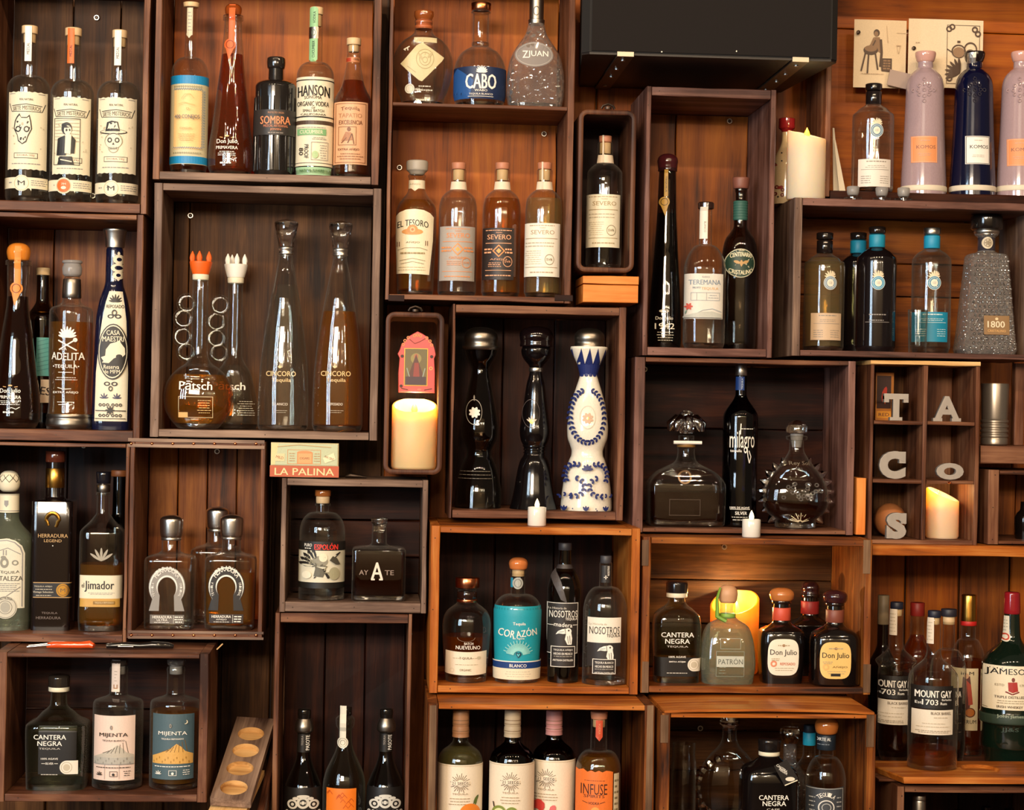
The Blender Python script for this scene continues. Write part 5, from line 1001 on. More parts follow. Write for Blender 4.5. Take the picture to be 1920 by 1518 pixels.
# ---- framed picture in the lower tray
Yp = .03; A = P(781, 736, Yp); k = KPX(Yp); zc = A.z; t = thing('framed_picture', 'small pink scalloped tin frame around a faded portrait', 'picture', (A.x, Yp, zc))
def pp(x, y): return ((x-781)*k, (736-y)*k)
out = [(747, 736), (746, 700), (748, 672), (744, 664), (748, 656), (751, 646), (758, 640), (764, 631), (772, 626), (781, 621), (790, 625), (798, 630), (804, 638), (811, 645), (814, 655), (816, 664), (813, 672), (815, 700), (815, 736)]
def slab(pts, y0, y1, m, bev=.001):
    f = [pp(*p) for p in pts]; cxm = sum(p[0] for p in f)/len(f); czm = sum(p[1] for p in f)/len(f); me = M()
    sh = lambda s_, y: [(cxm+(p[0]-cxm)*s_, y, czm+(p[1]-czm)*s_) for p in f]
    me.rings([sh(1, y1), sh(1, y0+bev), sh(.975, y0)], m); return me
slab(out, 0, .006, mat('#c2504e', .35, .3)).build('tin_frame', t); me = M(); w0 = FR(757, 801, 653, 723, 2.5, 'gold')+R(758, 800, 654, 722, '#6b5f3c')
w0 += E(779, 672, 10, 10, '#8f8450')+E(779, 668, 4, 5, '#a8684a')+G([(779, 664), (788, 690), (796, 712), (762, 712), (770, 690)], '#5a3a34')+G([(776, 680), (784, 680), (786, 706), (774, 706)], '#8a3f38')+G([(760, 706), (798, 706), (798, 721), (760, 721)], '#45353c')+SL([(762, 690), (767, 706)], 2, '#8d9a8c')+SL([(796, 690), (792, 706)], 2, '#8d9a8c')
project(me, w0, lambda x, y: pp(x, y), lambda x, z, e: (x, -e, z), 30, .0006); me.build('portrait_print', t)
me = M(); pl = sum([E(781+30*math.cos(math.radians(a))*(.55 if 60 < a < 120 else .9), 650-22*math.sin(math.radians(a)), 3, 3, '#e08a4c', .5) for a in range(10, 180, 20)], [])+SL([(766, 636), (776, 644), (786, 640), (796, 634)], 1.5, '#7a2c24')+SL([(752, 728), (765, 731)], 1.6, 'ink')+SL([(795, 731), (810, 728)], 1.6, 'ink')+E(753, 668, 3, 3, '#3d1c18')+E(808, 668, 3, 3, '#3d1c18')+E(807, 690, 3.5, 3.5, '#e0a060', .5)+E(752, 724, 3, 3, '#3a1c1c')+E(786, 730, 4, 2, '#e06a5c')
project(me, pl, lambda x, y: pp(x, y), lambda x, z, e: (x, -e, z), 30, .0003); me.build('painted_flowers', t)

# ---- palina tin, metal bits
t, w, h, X_, Z_ = boxthing('tin_box', 'worn cream and red printed tin box on the small crate', 'box', 507, 829, 635, 895, -.0, .1, mat('#c7b98c'), lid=0)
me = M(); c_ = lambda x, y: ((x-571)*KPX(0), (895-y)*KPX(0))
project(me, R(507, 635, 873, 894, '#b8532c')+R(510, 632, 832, 872, '#b9c09c', 2)+G([(509, 832), (522, 832), (516, 872), (509, 872)], '#dcc890')+T('LA PALINA', 571, 884, 13, '#e6cf98', 110, bold=.015)+FR(539, 601, 843, 870, 1, '#c78a50')+R(557, 586, 848, 870, '#d98a54', 2)+E(571, 848, 14, 3, '#d98a54')+R(559, 584, 850, 868, '#dda068', 2)+T('CIGARS', 571, 859, 4, '#8a4a24', 18)+R(516, 534, 851, 865, '#d9c898', 2)+T('MILD', 525, 858, 5, '#a3582c', 14, rot=12)+G([(605, 858), (625, 848), (629, 860), (609, 868)], '#e6dcb4')+T('FIVE CENT', 617, 858, 4, '#8a4a24', 18, rot=18)+LN(541, 556, 848, 866, 4, '#b8804c', 1)+LN(588, 600, 848, 866, 4, '#b8804c', 1)+SL([(520, 838), (560, 834), (620, 838)], 1, '#c79a5c'), c_, lambda x, z, e: (x, -.0008-e, z), 200, .0004); me.build('printed_face', t)
def bar_tool(name, label, cat, pts, rs, m, extra=None, Y=-.02, z=None):
    q = P(*pts[0], Y); t = thing(name, label, cat, (q.x, Y, z)); me = M(); k_ = KPX(Y)
    me.tube([((x-pts[0][0])*k_, 0.002*math.sin(x), rs_*k_+.0002) for (x, y), rs_ in zip(pts, rs)], [r*k_ for r in rs], m, 10); me.build('handle', t, 50)
    for nm, p2, r2, m2 in (extra or []):
        me = M(); me.tube([((x-pts[0][0])*k_, dy, dz*k_+r2*k_) for x, dy, dz in p2], r2*k_, m2, 8); me.build(nm, t, 50)
zc_ = K['cantera']['z1']
bar_tool('corkscrew', 'bright orange waiter corkscrew lying on the bottom left crate', 'corkscrew', [(88, 1204), (100, 1204), (125, 1204), (150, 1203), (166, 1203), (174, 1205)], [5, 6.5, 6.5, 6.5, 7.5, 5], 'g:#d9501c', [('metal_lever', [(52, 0, 0), (70, -.003, 2), (96, -.004, 5)], 2.2, 'silver'), ('knife_blade', [(56, -.006, 4), (90, -.006, 8)], 1.5, 'chrome')], Y=-.06, z=zc_)
bar_tool('pocket_tool', 'small black folding tool beside the orange corkscrew', 'tool', [(200, 1204), (212, 1204), (236, 1204), (262, 1204), (285, 1204), (312, 1204), (322, 1204)], [4, 5, 6, 5, 6.5, 6, 4], 'g:#1a1716', [('metal_pin', [(222, -.008, 3), (250, -.008, 3)], 1.3, 'silver')], Y=-.05, z=zc_)
bar_tool('bottle_pourer', 'small dark metal pourer lying beside the tin box', 'pourer', [(648, 882), (658, 881), (672, 882), (687, 884)], [3, 5, 3.5, 1.8], 'iron', Y=.05, z=K['espolon']['z1'])
me = M(); q = P(411, 1213, -.12); me.tube([(-.004, 0, -.004), (.006, 0, .006)], .0012, 'raw', 6); me.build('splinter', K['cantera']['th'], loc=(q.x-K['cantera']['x'], 0.0, q.z-K['cantera']['z0']))

# ---- crate 'tall'
zs = K['tall']['zs']
b = Bot('tall dark tapered bottle with burgundy stopper and thin gold strap', 1246, 648, .08, [(316, 12), (320, 15.5), (399, 18), (450, 21), (510, 25), (570, 29), (620, 31), (640, 31.5), (648, 29)], 'dark_clear', zs=zs, n=2, fill=400, liq='cola')
b.L('wood_stopper', dome(288, 317, 19.5, foot=17), 'g:#3c1418'); b.L('neck_ring', cyl(313, 322, 18), 'g:#2a1214')
strip_tag(b, 1249, 318, 368, 7, '#b08a3c', disc=(1246.5, 378, 9.5), tip=(1248, 405), prn=T('TEQUILA', 1249, 345, 3.5, 'ink', 30, rot=90))
b.prt(T('Don Julio', 1246, 597, 8, '#cfc6b4', 32)+T('1942', 1247, 611, 11, '#d9d0bc', 36)+LN(1230, 1266, 620, 640, 4, '#b0a690', 1.2)+E(1245, 583, 9, 3, '#b8ac96', .6))
b = Bot('clear bottle with white label and dark hexagonal cap, middle of the tall crate', 1319, 648, .04, SH(392, 11.5, 458, 506, 38.5, 649, 1.7), 'clear', zs=zs, n=2.6, ba=.9, fill=600, liq='water')
b.L('hexagonal_cap', [(379, 13), (381, 15), (391, 15), (393, 12)], 'g:#2e1c16', flat=True); b.lab(R(1313, 1327, 388, 447, '#e2dccd', 3), T('BLANCO', 1322, 425, 4, '#8a8478', 20, rot=90), name='seal_strip', e=.0012)
b.lab(R(1281, 1357, 513, 597, '#d9d3c8'), T('TEREMANA', 1322, 529, 9, '#76889a', 59, bold=.018)+T('TEQUILA', 1331, 541, 5.5, '#d0a060', 32)+T('SMALL BATCH', 1306, 539, 3.5, '#76889a', 14)+T('BLANCO', 1323, 519, 2.8, '#8f9aa3', 14)+FR(1296, 1350, 548, 563, .8, '#9aa3a8')+R(1306, 1306.8, 548, 563, '#9aa3a8', 1)+R(1324, 1324.8, 548, 563, '#9aa3a8', 1)+LN(1327, 1348, 551, 560, 2, '#9aa3a8', 1)+sum([LEAF(1293, 574, 7, 3.5, a_, '#c9584c') for a_ in range(0, 360, 60)], [])+SL([(1300, 590), (1318, 581), (1336, 578), (1354, 584)], 1, '#9aa8ae')+G([(1284, 592), (1300, 587), (1318, 584), (1336, 583), (1354, 588), (1354, 595), (1284, 595)], '#b7b8ae')+R(1283, 1355, 594.5, 595.5, '#5d5a58')+LEAF(1290, 580, 8, 2, 250, '#7a9a8c'))
b = Bot('tall bottle with green oval eagle label and wooden stopper', 1384, 648, .09, [(350, 10), (357, 11.5), (363, 10), (376, 10), (378, 12), (424, 12.5), (436, 19), (448, 27), (462, 31), (480, 33), (640, 32.5), (648, 30)], 'dark_clear', zs=zs, fill=465, liq='water')
b.L('wood_stopper', cyl(333, 354, 16, 14), '#7a4a3c'); b.L('green_neck_sleeve', [(377, 12.6), (380, 14)]+[(382+5*i+d, 13.2+(.8 if d else 0)) for i in range(6) for d in (0, 2.5)]+[(413, 13)], '#2f5a50')
b.lab(E(1389, 493, 28, 27, '#bdb89c')+E(1389, 493, 26.5, 25.5, '#1f3a2c'), R(1374, 1404, 474, 482, '#1f3a2c')+T('CENTENARIO', 1390, 478, 8, '#e6dcb8', 40, arc=3, bold=.018)+T('GRAN', 1390, 469, 3, '#e6dcb8', 10)+T('CRISTALINO', 1390, 508, 8, '#e6dcb8', 44, arc=-5, bold=.018)+LEAF(1390, 494, 15, 6, 20, '#b8925a')+LEAF(1390, 494, 15, 6, 160, '#b8925a')+LEAF(1390, 500, 13, 6, 90, '#b8925a'), name='oval_label')

# ---- top of wide crate (ceramics etc.)
zt_ = K['dragon']['z1']; zd = K['dragon']['zs']
def dragones(label, cx, yb, Y, zs, y0, ysh, hw, glass, capm, band, emb, lab_, labc, dark=False, fill=None, liq=None, grp=None):
    b = Bot(label, cx, yb, Y, [(y0+16, 13), (y0+38, 13.5), (y0+42, 17), (y0+47, 25), (y0+54, 32), (ysh, hw-1), (ysh+12, hw), (yb-8, hw), (yb-2, hw-1.5), (yb, hw-4)], glass, zs=zs, fill=fill, liq=liq, grp=grp)
    b.L('cap', [(y0, 13), (y0+1.5, 15.5), (y0+12, 15.5), (y0+14, 13)], capm)
    if band: b.L('neck_band', cyl(y0+15, y0+39, 14.8), band)
    if emb:
        ex, ey, ec = emb; b.prt(AGAVE(ex, ey-10, 14, '#e0cfae', 7)+AGAVE(ex+3, ey-14, 9, '#e0cfae', 5), name='agave_print')
        b.lab(E(ex, ey, 12.5, 13, '#cfd0c8')+E(ex, ey, 11.5, 12, ec), E(ex, ey, 6.5, 7, '#e6dcc8')+E(ex, ey, 9.5, 10, '#cfd8d8', .93)+T('CD', ex, ey, 4, 'grey', 6), name='round_seal', e=.0008)
    if lab_:
        x0, x1, y0_, y1_ = lab_; ink = '#8f867a' if labc != '#1287ac' else '#cfe6ea'
        b.lab(R(x0, x1, y0_, y1_, labc), LN(x0+8, x1-6, y0_+2, y0_+7, 1, ink, 2)+LN(x0+10, x1-8, y0_+11, y0_+17, 2, ink, .9)+R(x0+4, x1-4, y0_+19, y0_+19.8, ink)+LN(x0+4, x0+20, y0_+30, y0_+46, 4, ink, 1.2, False)+LN(x1-22, x1-5, y0_+30, y0_+46, 4, ink, 1, False))
    return b
def komos(label, cx, base, lx0, lx1, ly0, ly1, labc, ink, lip, ex, hwb=42):
    b = Bot(label, cx, 362, .098, [(99, 17), (100, 19), (103, 18.5), (115, 15), (117, 14), (128, 14.5), (133, 20), (142, 28), (152, 32.5), (165, 34.5), (200, 35.5), (260, 37.5), (310, 40), (345, hwb-.5), (351, hwb)], base, zs=ZALC, part='ceramic_body')
    b.L('glazed_lip', [(97, 15), (98, 18.5), (102, 19.2), (115, 15.8), (118, 13)], lip); b.L('pale_foot', [(351, hwb-.2), (353, hwb+.8), (360, hwb+.8), (362, hwb-1)], '#d9cdb8')
    me = M(); zc = P(ex, 171, .08).z-b.z; xc = P(ex, 171, .05).x-b.x
    for dx, dz in [(0, 0), (0, 20), (0, -20), (17, 0), (-17, 0)]+[(8*a, 8*c_) for a in (-1, 1) for c_ in (-1, 1)]+[(0, 11), (0, -11), (10, 0), (-10, 0)]:
        x, z = xc+dx*b.k, zc+dz*b.k; p = b.surf(x, z, .0002); me.tube([(p[0]+.003*math.cos(i*.785), p[1]-.0006, p[2]+.003*math.sin(i*.785)) for i in range(8)], .0012, base, 6, True)
    b.obj(me, 'raised_ornament'); m = (lx0+lx1)/2
    b.lab(R(lx0, lx1, ly0, ly1, labc), T('KOMOS', m+2, ly0+20, 6.5, ink, 34)+FR(lx0+1, lx1-1, ly0+1, ly1-1, .8, ink if labc == '#e8e4dc' else '#e0b090')+LN(m-10, m+10, ly0+6, ly0+10, 1, '#b8a090', 1)+LN(m-14, m+14, ly1-18, ly1-12, 2, '#b8a090', .8))
    return b
komos('tall pale pink ceramic bottle with a peach label, left of the navy one', 1731, 'g:#a08a90', 1712, 1758, 255, 304, '#d98c58', '#8a5a48', 'g:#c79a90', 1737)
b = komos('tall navy ceramic bottle with a small white label', 1823, 'g:#070b28', 1812, 1857, 255, 307, '#e8e4dc', '#2a2a34', 'g:#1a1416', 1832)
b.lab(R(1816, 1830, 98, 117, 'silver', 3), name='silver_tab', e=.0012)
komos('pale pink ceramic bottle cropped by the right edge of the photo', 1911, 'g:#a38c92', 1893, 1935, 260, 310, '#d98c58', '#8a5a48', 'g:#c79a90', 1917)
dragones('dark-capped clear bottle standing before the pinned drawings', 1635, 361, .095, ZALC, 157, 216, 38.5, 'clear', 'g:#191414', 'g:#1a1414', (1644, 244, '#5a7f96'), (1613, 1672, 298, 349), '#ddd6cc', fill=205, liq='water')
for i, (px, lab_) in enumerate(((1599, 'leftmost small frosted glass stopper on the wide crate'), (1653, 'small frosted glass stopper between the other two'), (1694, 'small frosted glass stopper nearest the pink bottle'))):
    q = P(px, 376, .012); t = thing('glass_stopper', lab_, 'stopper', (q.x, .012, zt_), 'small frosted glass stoppers on the wide crate'); k_ = KPX(.012)
    me = M(); me.rings([[(r*k_*math.cos(j*.3142), r*k_*math.sin(j*.3142), z*k_) for j in range(20)] for z, r in ((0, 14), (1.5, 17), (4, 17), (5, 9), (8, 8))], getm('clear')); me.build('disc', t, 50)
    me = M(); me.rings([[(r*k_*math.cos(j*.3142), r*k_*math.sin(j*.3142), z*k_) for j in range(20)] for z, r in ((8, 8), (9, 10), (14, 11.5), (23, 12), (25, 10.5))], getm('frost')); me.build('plug', t, 50)
b = Bot('folk-painted cream bottle with a red cap, half hidden behind the candle', 1473, 372, .125, [(246, 9), (262, 9), (275, 12), (292, 20), (315, 25), (372, 27), (374, 25)], 'g:#cdb58c', zs=zt_, part='painted_body')
b.L('red_cap', [(222, 13), (223, 15), (240, 15), (244, 11), (248, 9)], 'g:#8c1c22')
rr = random.Random(4); pr = []
for i in range(14): x_, y_ = rr.uniform(1452, 1470), rr.uniform(285, 368); pr += rr.choice([LEAF(x_, y_, 12, 6, rr.uniform(0, 360), '#8c2a20'), E(x_, y_, 3.5, 3.5, '#6b1c1c', .4), E(x_, y_, 1.4, 1.4, 'ink')])
b.prt(pr, ref=(1468, 330), name='painted_pattern')
# papers
def sheet(label, x0, y0, x1, y1, Y, els, name='paper_print', col='#dcc6a4', parts=None):
    A = P(x0, y1, Y); B = P(x1, y0, Y); k_ = KPX(Y); xc, yc = (x0+x1)/2, (y0+y1)/2; c = P(xc, yc, Y); t = thing(name, label, 'print', (c.x, Y, c.z))
    w, h = (x1-x0)/2*k_, (y1-y0)/2*k_; me = M(); n = 8
    vs = [(-w+2*w*i/n, -.0015*math.sin(3*i/n)-.0005*(j), -h+2*h*j/4) for j in range(5) for i in range(n+1)]; me.add(vs, [(j*(n+1)+i, j*(n+1)+i+1, (j+1)*(n+1)+i+1, (j+1)*(n+1)+i) for j in range(4) for i in range(n)], col); o = me.build('paper_sheet', t)
    me = M(); project(me, els, lambda x, y: ((x-xc)*k_, (yc-y)*k_), lambda x, z, e: (x, -.0035-e, z), 50, .0003)
    if els: me.build('printed_drawing', o)
    return t
Ya = K['alcove']['dep']-.014; D_ = '#4a3424'; D2 = '#8a6a4c'
dr = E(1642, 62, 6, 7, D_)+E(1641, 64, 4, 5, D2)+G([(1636, 70), (1630, 84), (1622, 92), (1626, 95), (1640, 86)], D2)+G([(1637, 70), (1648, 70), (1652, 88), (1650, 100), (1638, 92)], D2)+SL([(1650, 74), (1652, 100), (1650, 126)], 5, D_)+SL([(1640, 76), (1634, 88), (1628, 90)], 2.5, D_)+E(1631, 95, 14, 9, D_)+E(1631, 92, 12, 6, D2)+SL([(1621, 100), (1613, 135)], 3, D_)+SL([(1627, 102), (1625, 140)], 3, D_)+SL([(1640, 102), (1645, 132)], 3, D_)+G([(1650, 110), (1672, 110), (1672, 136), (1652, 134)], D_)+LN(1654, 1671, 112, 132, 4, D2, 3)+SL([(1661, 48), (1664, 80)], 1.2, '#c2a888')+LN(1610, 1660, 138, 142, 1, '#b89c7c', 1)+R(1680, 1689, 84, 86, '#c2a888')+SL([(1681, 86), (1684, 100)], .8, '#c2a888')+SL([(1688, 86), (1685, 100)], .8, '#c2a888')+LN(1680, 1710, 58, 64, 1, '#cdb393', .8)
sheet('pinned cream sheet with an etching of a seated figure', 1599, 37, 1700, 166, Ya, dr)
dr = FR(1774, 1838, 46, 158, 1, D_)+sum([E(x_, y_, 6, 6, D_, .5) for x_, y_ in ((1778, 54), (1784, 50), (1828, 54), (1834, 62), (1780, 148))], [])+E(1797, 96, 14, 13, D_, .8)+E(1797, 98, 11, 10, D2)+E(1820, 92, 13, 14, D_, .8)+E(1820, 100, 10, 8, D_)+SL([(1784, 98), (1774, 92)], 2, D_)+R(1794, 1800, 76, 80, D_)
for i, a_ in enumerate((200, 185, 168, 150, 132, 112, 95)): dr += LEAF(1800, 138, 30, 6, a_, D_)
sheet('pinned cream sheet with a bordered teapot and hand drawing', 1700, 36, 1845, 166, Ya-.006, dr+LN(1712, 1722, 80, 84, 1, D2, 1), name='paper_print', col='#dcc8a8')
for (px, py), l_ in (((1610, 60), 'dark round pin at the left corner of the pinned drawings'), ((1714, 90), 'dark round pin in the middle of the pinned drawings')):
    q = P(px, py, Ya-.012); me = M(); me.rings([[(r*math.cos(j*.5236), y, r*math.sin(j*.5236)) for j in range(12)] for y, r in ((.006, .001), (.002, .004), (0, .0036), (-.001, .0015))], 'iron'); tag(me.build('push_pin', smooth=50, loc=q), l_, 'pin')
c = P(1695, 150, Ya-.016); me = M(); me.box((-.03, 0, -.016), (.022, .002, .014), '#a38f86'); o = tag(me.build('folded_note', loc=c), 'small crumpled grey note under the pinned drawings', 'note'); o.rotation_euler = (0, .2, 0)
for i, (x0, x1, y0, y1, l_) in enumerate(((1562, 1592, 262, 358, 'tall folded cream card leaning behind the clear bottle'), (1560, 1580, 238, 345, 'pale pointed paper sticking up behind the candle'))):
    A = P(x0, y1, .11+.01*i); k_ = KPX(.11); me = M(); W_, H_ = (x1-x0)*k_, (y1-y0)*k_; zb_ = zt_
    H_ = P(x0, y0, .11).z-zb_; me.rings([[(0, y_, H_), (.003, y_, H_), (W_, y_, 0), (W_*.5 if i == 0 else W_*.2, y_, 0)] for y_ in (0, .002)], '#d8cbb4'); tag(me.build('paper_card', loc=(A.x, .11+.012*i, zb_)), l_, 'card')
b = None

# ---- crate 'dragon'
dragones('clear bottle with beige label and black cap at the left of the grey crate', 1543, 657, .08, zd, 436, 492, 37.5, 'clear', 'g:#191414', 'g:#1a1414', (1557, 530, '#7d93a3'), (1523, 1579, 587, 637), '#c7ab8c', fill=484, liq='pale')
dragones('black bottle with teal neck band, half hidden behind its twin', 1606, 655, .15, zd, 436, 492, 34, 'g:#0e0a0c', 'g:#1d1613', '#1787a8', None, None, None)
b = dragones('black bottle with teal neck band and teal round seal in front', 1641, 657, .075, zd, 425, 484, 37, 'g:#110c0e', 'g:#1d1613', '#1787a8', (1647, 530, '#2a8fb4'), None, None)
b.prt(LN(1630, 1662, 587, 592, 1, '#8d8680', 2)+LN(1630, 1658, 598, 602, 1, '#8d8680', 1.5)+R(1625, 1668, 603, 603.8, '#8d8680'))
dragones('clear bottle with bright blue label and silver cap', 1744, 657, .085, zd, 427, 486, 36, 'clear', 'silver', '#1a8fb8', (1752, 530, '#2a7f9c'), (1718, 1779, 585, 640), '#1287ac', fill=480, liq='water')
# tumbler in front of it
q = P(1720, 657, .018); t = thing('tall_shot_glass', 'clear straight tumbler in front of the blue-label bottle', 'glass', (q.x, .018, zd), None); k_ = KPX(.018); me = M()
me.rings([[(r*k_*math.cos(j*.2244), r*k_*math.sin(j*.2244), z) for j in range(28)] for z, r in ((0, 16), (.001, 17), (.078, 19), (.0785, 18.2), (.012, 15.5), (.011, 2))], glass('clear')); me.build('glass_body', t, 50)
b = Bot('tapered square bottle of studded clear glass with wide black cap', 1846, 658, .085, [(434, 15), (440, 22), (446, 16), (470, 15.5), (474, 20), (477, 32), (482, 35.5), (500, 37), (560, 42), (620, 47), (648, 50), (655, 51), (659, 48)], 'studs', zs=zd, n=6, ba=.9, yaw=0)
b.L('black_cap', [(404, 24), (406, 28.5), (409, 29), (428, 29), (431, 26)], 'g:#1a1614'); b.L('silver_ring', [(431, 22), (434, 23), (440, 21), (442, 17)], 'silver'); b.L('neck_collar', cyl(441, 471, 16), 'g:#34313a')
b.lab(E(1852, 455, 10, 11, '#c9bda4'), E(1852, 455, 7, 8, '#8a7c64', .8)+sum([LEAF(1852, 455, 6, 3, a_, '#8a7c64') for a_ in range(0, 360, 60)], []), name='round_medallion', e=.0008)
me = M()
for j in range(20):
    z = .012+.0085*j; r = b.rad(z); nn = 9
    for i in range(nn):
        x = (i-(nn-1)/2+(.5 if j % 2 else 0))*r*1.75/nn
        if abs(x) < r*.92: p = b.surf(x, z, 0); me.rings([[(p[0]+.0032*s_*math.cos(a*1.0472), p[1]-dy, p[2]+.0032*s_*math.sin(a*1.0472)) for a in range(6)] for s_, dy in ((1, -.0002), (.6, .0014), (.1, .0018))], glass('crystal'))
o = me.build('glass_studs', b.t, 60); o['kind'] = 'stuff'
b.lab(R(1844, 1892, 592, 627, '#8a6a44'), T('1800', 1867, 608, 12, '#e6d8ba', 32, bold=.018)+E(1868, 598, 3, 2.5, '#d9c49a')+T('CRISTALINO', 1868, 620, 4.5, '#d8a868', 34), e=.0024)

# ---- crate 'milagro'
zs = K['milagro']['zs']
b = Bot('wide clear square decanter of dark spirit with flower-shaped glass stopper', 1284, 986, .075, [(829, 14), (832, 17), (846, 16), (858, 17.5), (866, 22), (876, 40), (888, 58), (900, 68), (908, 71.5), (920, 72), (980, 71), (985, 69), (988, 66)], 'clear', zs=zs, n=7, ba=.55, fill=921, liq='dark')
b.L('glass_plug', cyl(816, 832, 14.5), 'clear'); b.L('neck_cord', cyl(826, 838, 17.5), '#8a6430')
q = b.lp(1284, 800); me = M()
for i in range(8):
    a = i*math.pi/4; R_ = .022; me.tube([(R_*.2*math.cos(a), R_*.2*math.sin(a), q.z+.012), (R_*.8*math.cos(a), R_*.8*math.sin(a), q.z+.014), (R_*1.35*math.cos(a), R_*1.35*math.sin(a), q.z+.004), (R_*1.45*math.cos(a), R_*1.45*math.sin(a), q.z-.008)], [.005, .010, .009, .003], getm('crystal'), 8)
me.rings([[(r*math.cos(j*.5236), r*math.sin(j*.5236), q.z+z) for j in range(12)] for z, r in ((-.012, .012), (-.004, .016), (.010, .012), (.014, .009), (.020, .013), (.027, .012), (.031, .004))], getm('crystal')); b.obj(me, 'flower_stopper', 60)
me = M(); q = b.lp(1282, 829); me.tube([(-.026, -.017, q.z), (.026, -.017, q.z)], .0032, 'white', 8); b.obj(me, 'cord_knots')
b.lab(E(1284, 894, 13, 13, '#8a6c48', .75), name='raised_crest'); b.prt(FR(1255, 1313, 936, 966, .8, '#4a3a2c'), name='faint_print')
b = Bot('tall dark cobalt bottle with white brush lettering between the decanters', 1385, 985, .075, SH(703, 10, 738, 782, 32.5, 986, 's'), 'blueglass', zs=zs, fill=880, liq='water')
b.L('silver_cap', cyl(684, 704, 11, b=1), 'silver'); b.lab(R(1378, 1396, 706, 731, '#1a3a78', 4), T('TEQUILA', 1392, 719, 4, '#c9d2dc', 20, rot=-90), name='neck_label')
b.prt(T('milagro', 1392, 829, 42, 'white', 46, bold=-.005)+T('tequila', 1380, 846, 7, 'white', 20)+SL([(1387, 815), (1388, 795)], 1.8, 'white')+SL([(1400, 838), (1402, 856), (1405, 868), (1408, 856), (1404, 845)], 1.6, 'white')+LN(1388, 1412, 803, 806, 1, 'white', 1.3)+T('100% DE AGAVE', 1389, 951, 4, 'white', 36)+SL([(1371, 954), (1408, 954)], .7, 'white')+T('SILVER', 1391, 961, 6, 'white', 22)+LN(1374, 1404, 966, 976, 2, 'white', 1))
b = Bot('clear round flask with scalloped edges and a ball stopper', 1491, 988, .062, [(816, 14), (818, 20), (824, 19), (826, 13), (842, 13.5), (856, 20), (872, 32), (890, 46), (905, 55), (920, 60), (938, 62), (955, 58), (964, 50), (970, 42), (974, 38), (986, 38), (990, 36)], 'clear', zs=zs, ba=.55, n=2.2, fill=939, liq='dark')
b.L('ball_stopper', [(787, 3), (789, 9), (794, 15.5), (801, 19.5), (806, 20), (811, 19), (813, 14)], 'crystal'); b.L('frosted_plug', [(813, 12), (820, 11.5), (838, 8.5)], 'frost')
me = M(); cq = b.lp(1494, 925)
for s_ in (-1, 1):
    for i in range(8):
        a = math.radians(68-16*i); x, z = s_*61*b.k*math.cos(a), cq.z+61*b.k*math.sin(a)-(.004 if i > 6 else 0)
        nx, nz = s_*math.cos(a), math.sin(a); tx, tz = -nz, nx; R_ = .0085
        me.rings([[(x+nx*d+tx*rr*math.cos(j*1.0472), rr*math.sin(j*1.0472), z+nz*d+tz*rr*math.cos(j*1.0472)) for j in range(6)] for d, rr in ((-.004, R_), (.003, R_*.8), (.0105, .0015))], glass('crystal'))
b.obj(me, 'scalloped_edge', 30); b.prt(BURST(1500, 979, 3, 22, 12, 1.2, '#b8a888', 10, 170, .8), name='embossed_fan'); b.prt(T('Rey Sol', 1500, 869, 9, '#6d6050', 38))
me = M(); rr = random.Random(3)
for i in range(22):
    x_, y_ = rr.uniform(1462, 1534), rr.uniform(905, 936); p = b.surf(b.lp(x_, y_).x, b.lp(x_, y_).z, .0003); me.tube([(p[0]+.0035*math.cos(j*.785), p[1], p[2]+.003*math.sin(j*.785)) for j in range(8)], .0012, getm('facet'), 5, True)
b.obj(me, 'embossed_beads', 60)

# ---- letters and small things in the cabinet
def letter(ch, label, x0, x1, y0, y1, Y, zs, rot=0, bold=.06):
    cx = (x0+x1)/2; k_ = KPX(Y); w, h = (x1-x0)*k_, (y1-y0)*k_
    if rot: w, h = h, w
    q = P(cx, y1, Y)
    c = bpy.data.curves.new('letter', 'FONT'); c.body = ch; c.resolution_u = 4; c.offset = bold; c.extrude = .5; c.bevel_depth = .01
    o = bpy.data.objects.new('letter', c); me = bpy.data.meshes.new_from_object(o); bpy.data.objects.remove(o)
    xs = [v.co.x for v in me.vertices]; ys = [v.co.y for v in me.vertices]; mx, my = (min(xs)+max(xs))/2, (min(ys)+max(ys))/2; sw, sh_ = w/(max(xs)-min(xs)), h/(max(ys)-min(ys)); T_ = .012; H_ = w if rot else h
    for v in me.vertices:
        X, Z, D = (v.co.x-mx)*sw, (v.co.y-my)*sh_, v.co.z*T_
        if rot: X, Z = Z, -X
        v.co = (X, -D, Z+H_/2)
    me.materials.clear(); me.materials.append(mat('#aaa29a', .5, .55)); ob = bpy.data.objects.new('metal_letter', me); COL.objects.link(ob); ob.location = (q.x, Y, zs)
    return tag(ob, label, 'letter', None), w, h
SER = []
def serif(o, bars, Y):
    me = M()
    for (x0, x1, z0, z1) in bars: me.box((x0, -.0058, z0), (x1, .0058, z1), mat('#aaa29a', .5, .55))
    me.build('serif', o)
o, w, h = letter('T', 'grey metal letter T in the upper left cubbyhole', 1655, 1702, 737, 788, .022, ZT[0], bold=.025); serif(o, [(-.0115, .0115, 0, .006), (-w/2, -w/2+.009, h-.016, h-.004), (w/2-.009, w/2, h-.016, h-.004)], 0)
o, w, h = letter('A', 'grey metal letter A in the upper right cubbyhole', 1748, 1800, 740, 788, .022, ZT[0], bold=.025); serif(o, [(-w/2-.001, -w/2+.016, 0, .006), (w/2-.016, w/2+.001, 0, .006)], 0)
o, w, h = letter('C', 'grey metal letter C in the middle left cubbyhole', 1646, 1697, 845, 898, .022, ZT[1], bold=.06); serif(o, [(w/2-.012, w/2, h-.022, h-.001)], 0)
letter('O', 'grey metal letter O lying on its side in the middle right cubbyhole', 1753, 1806, 866, 898, .022, ZT[1], rot=1, bold=.06)
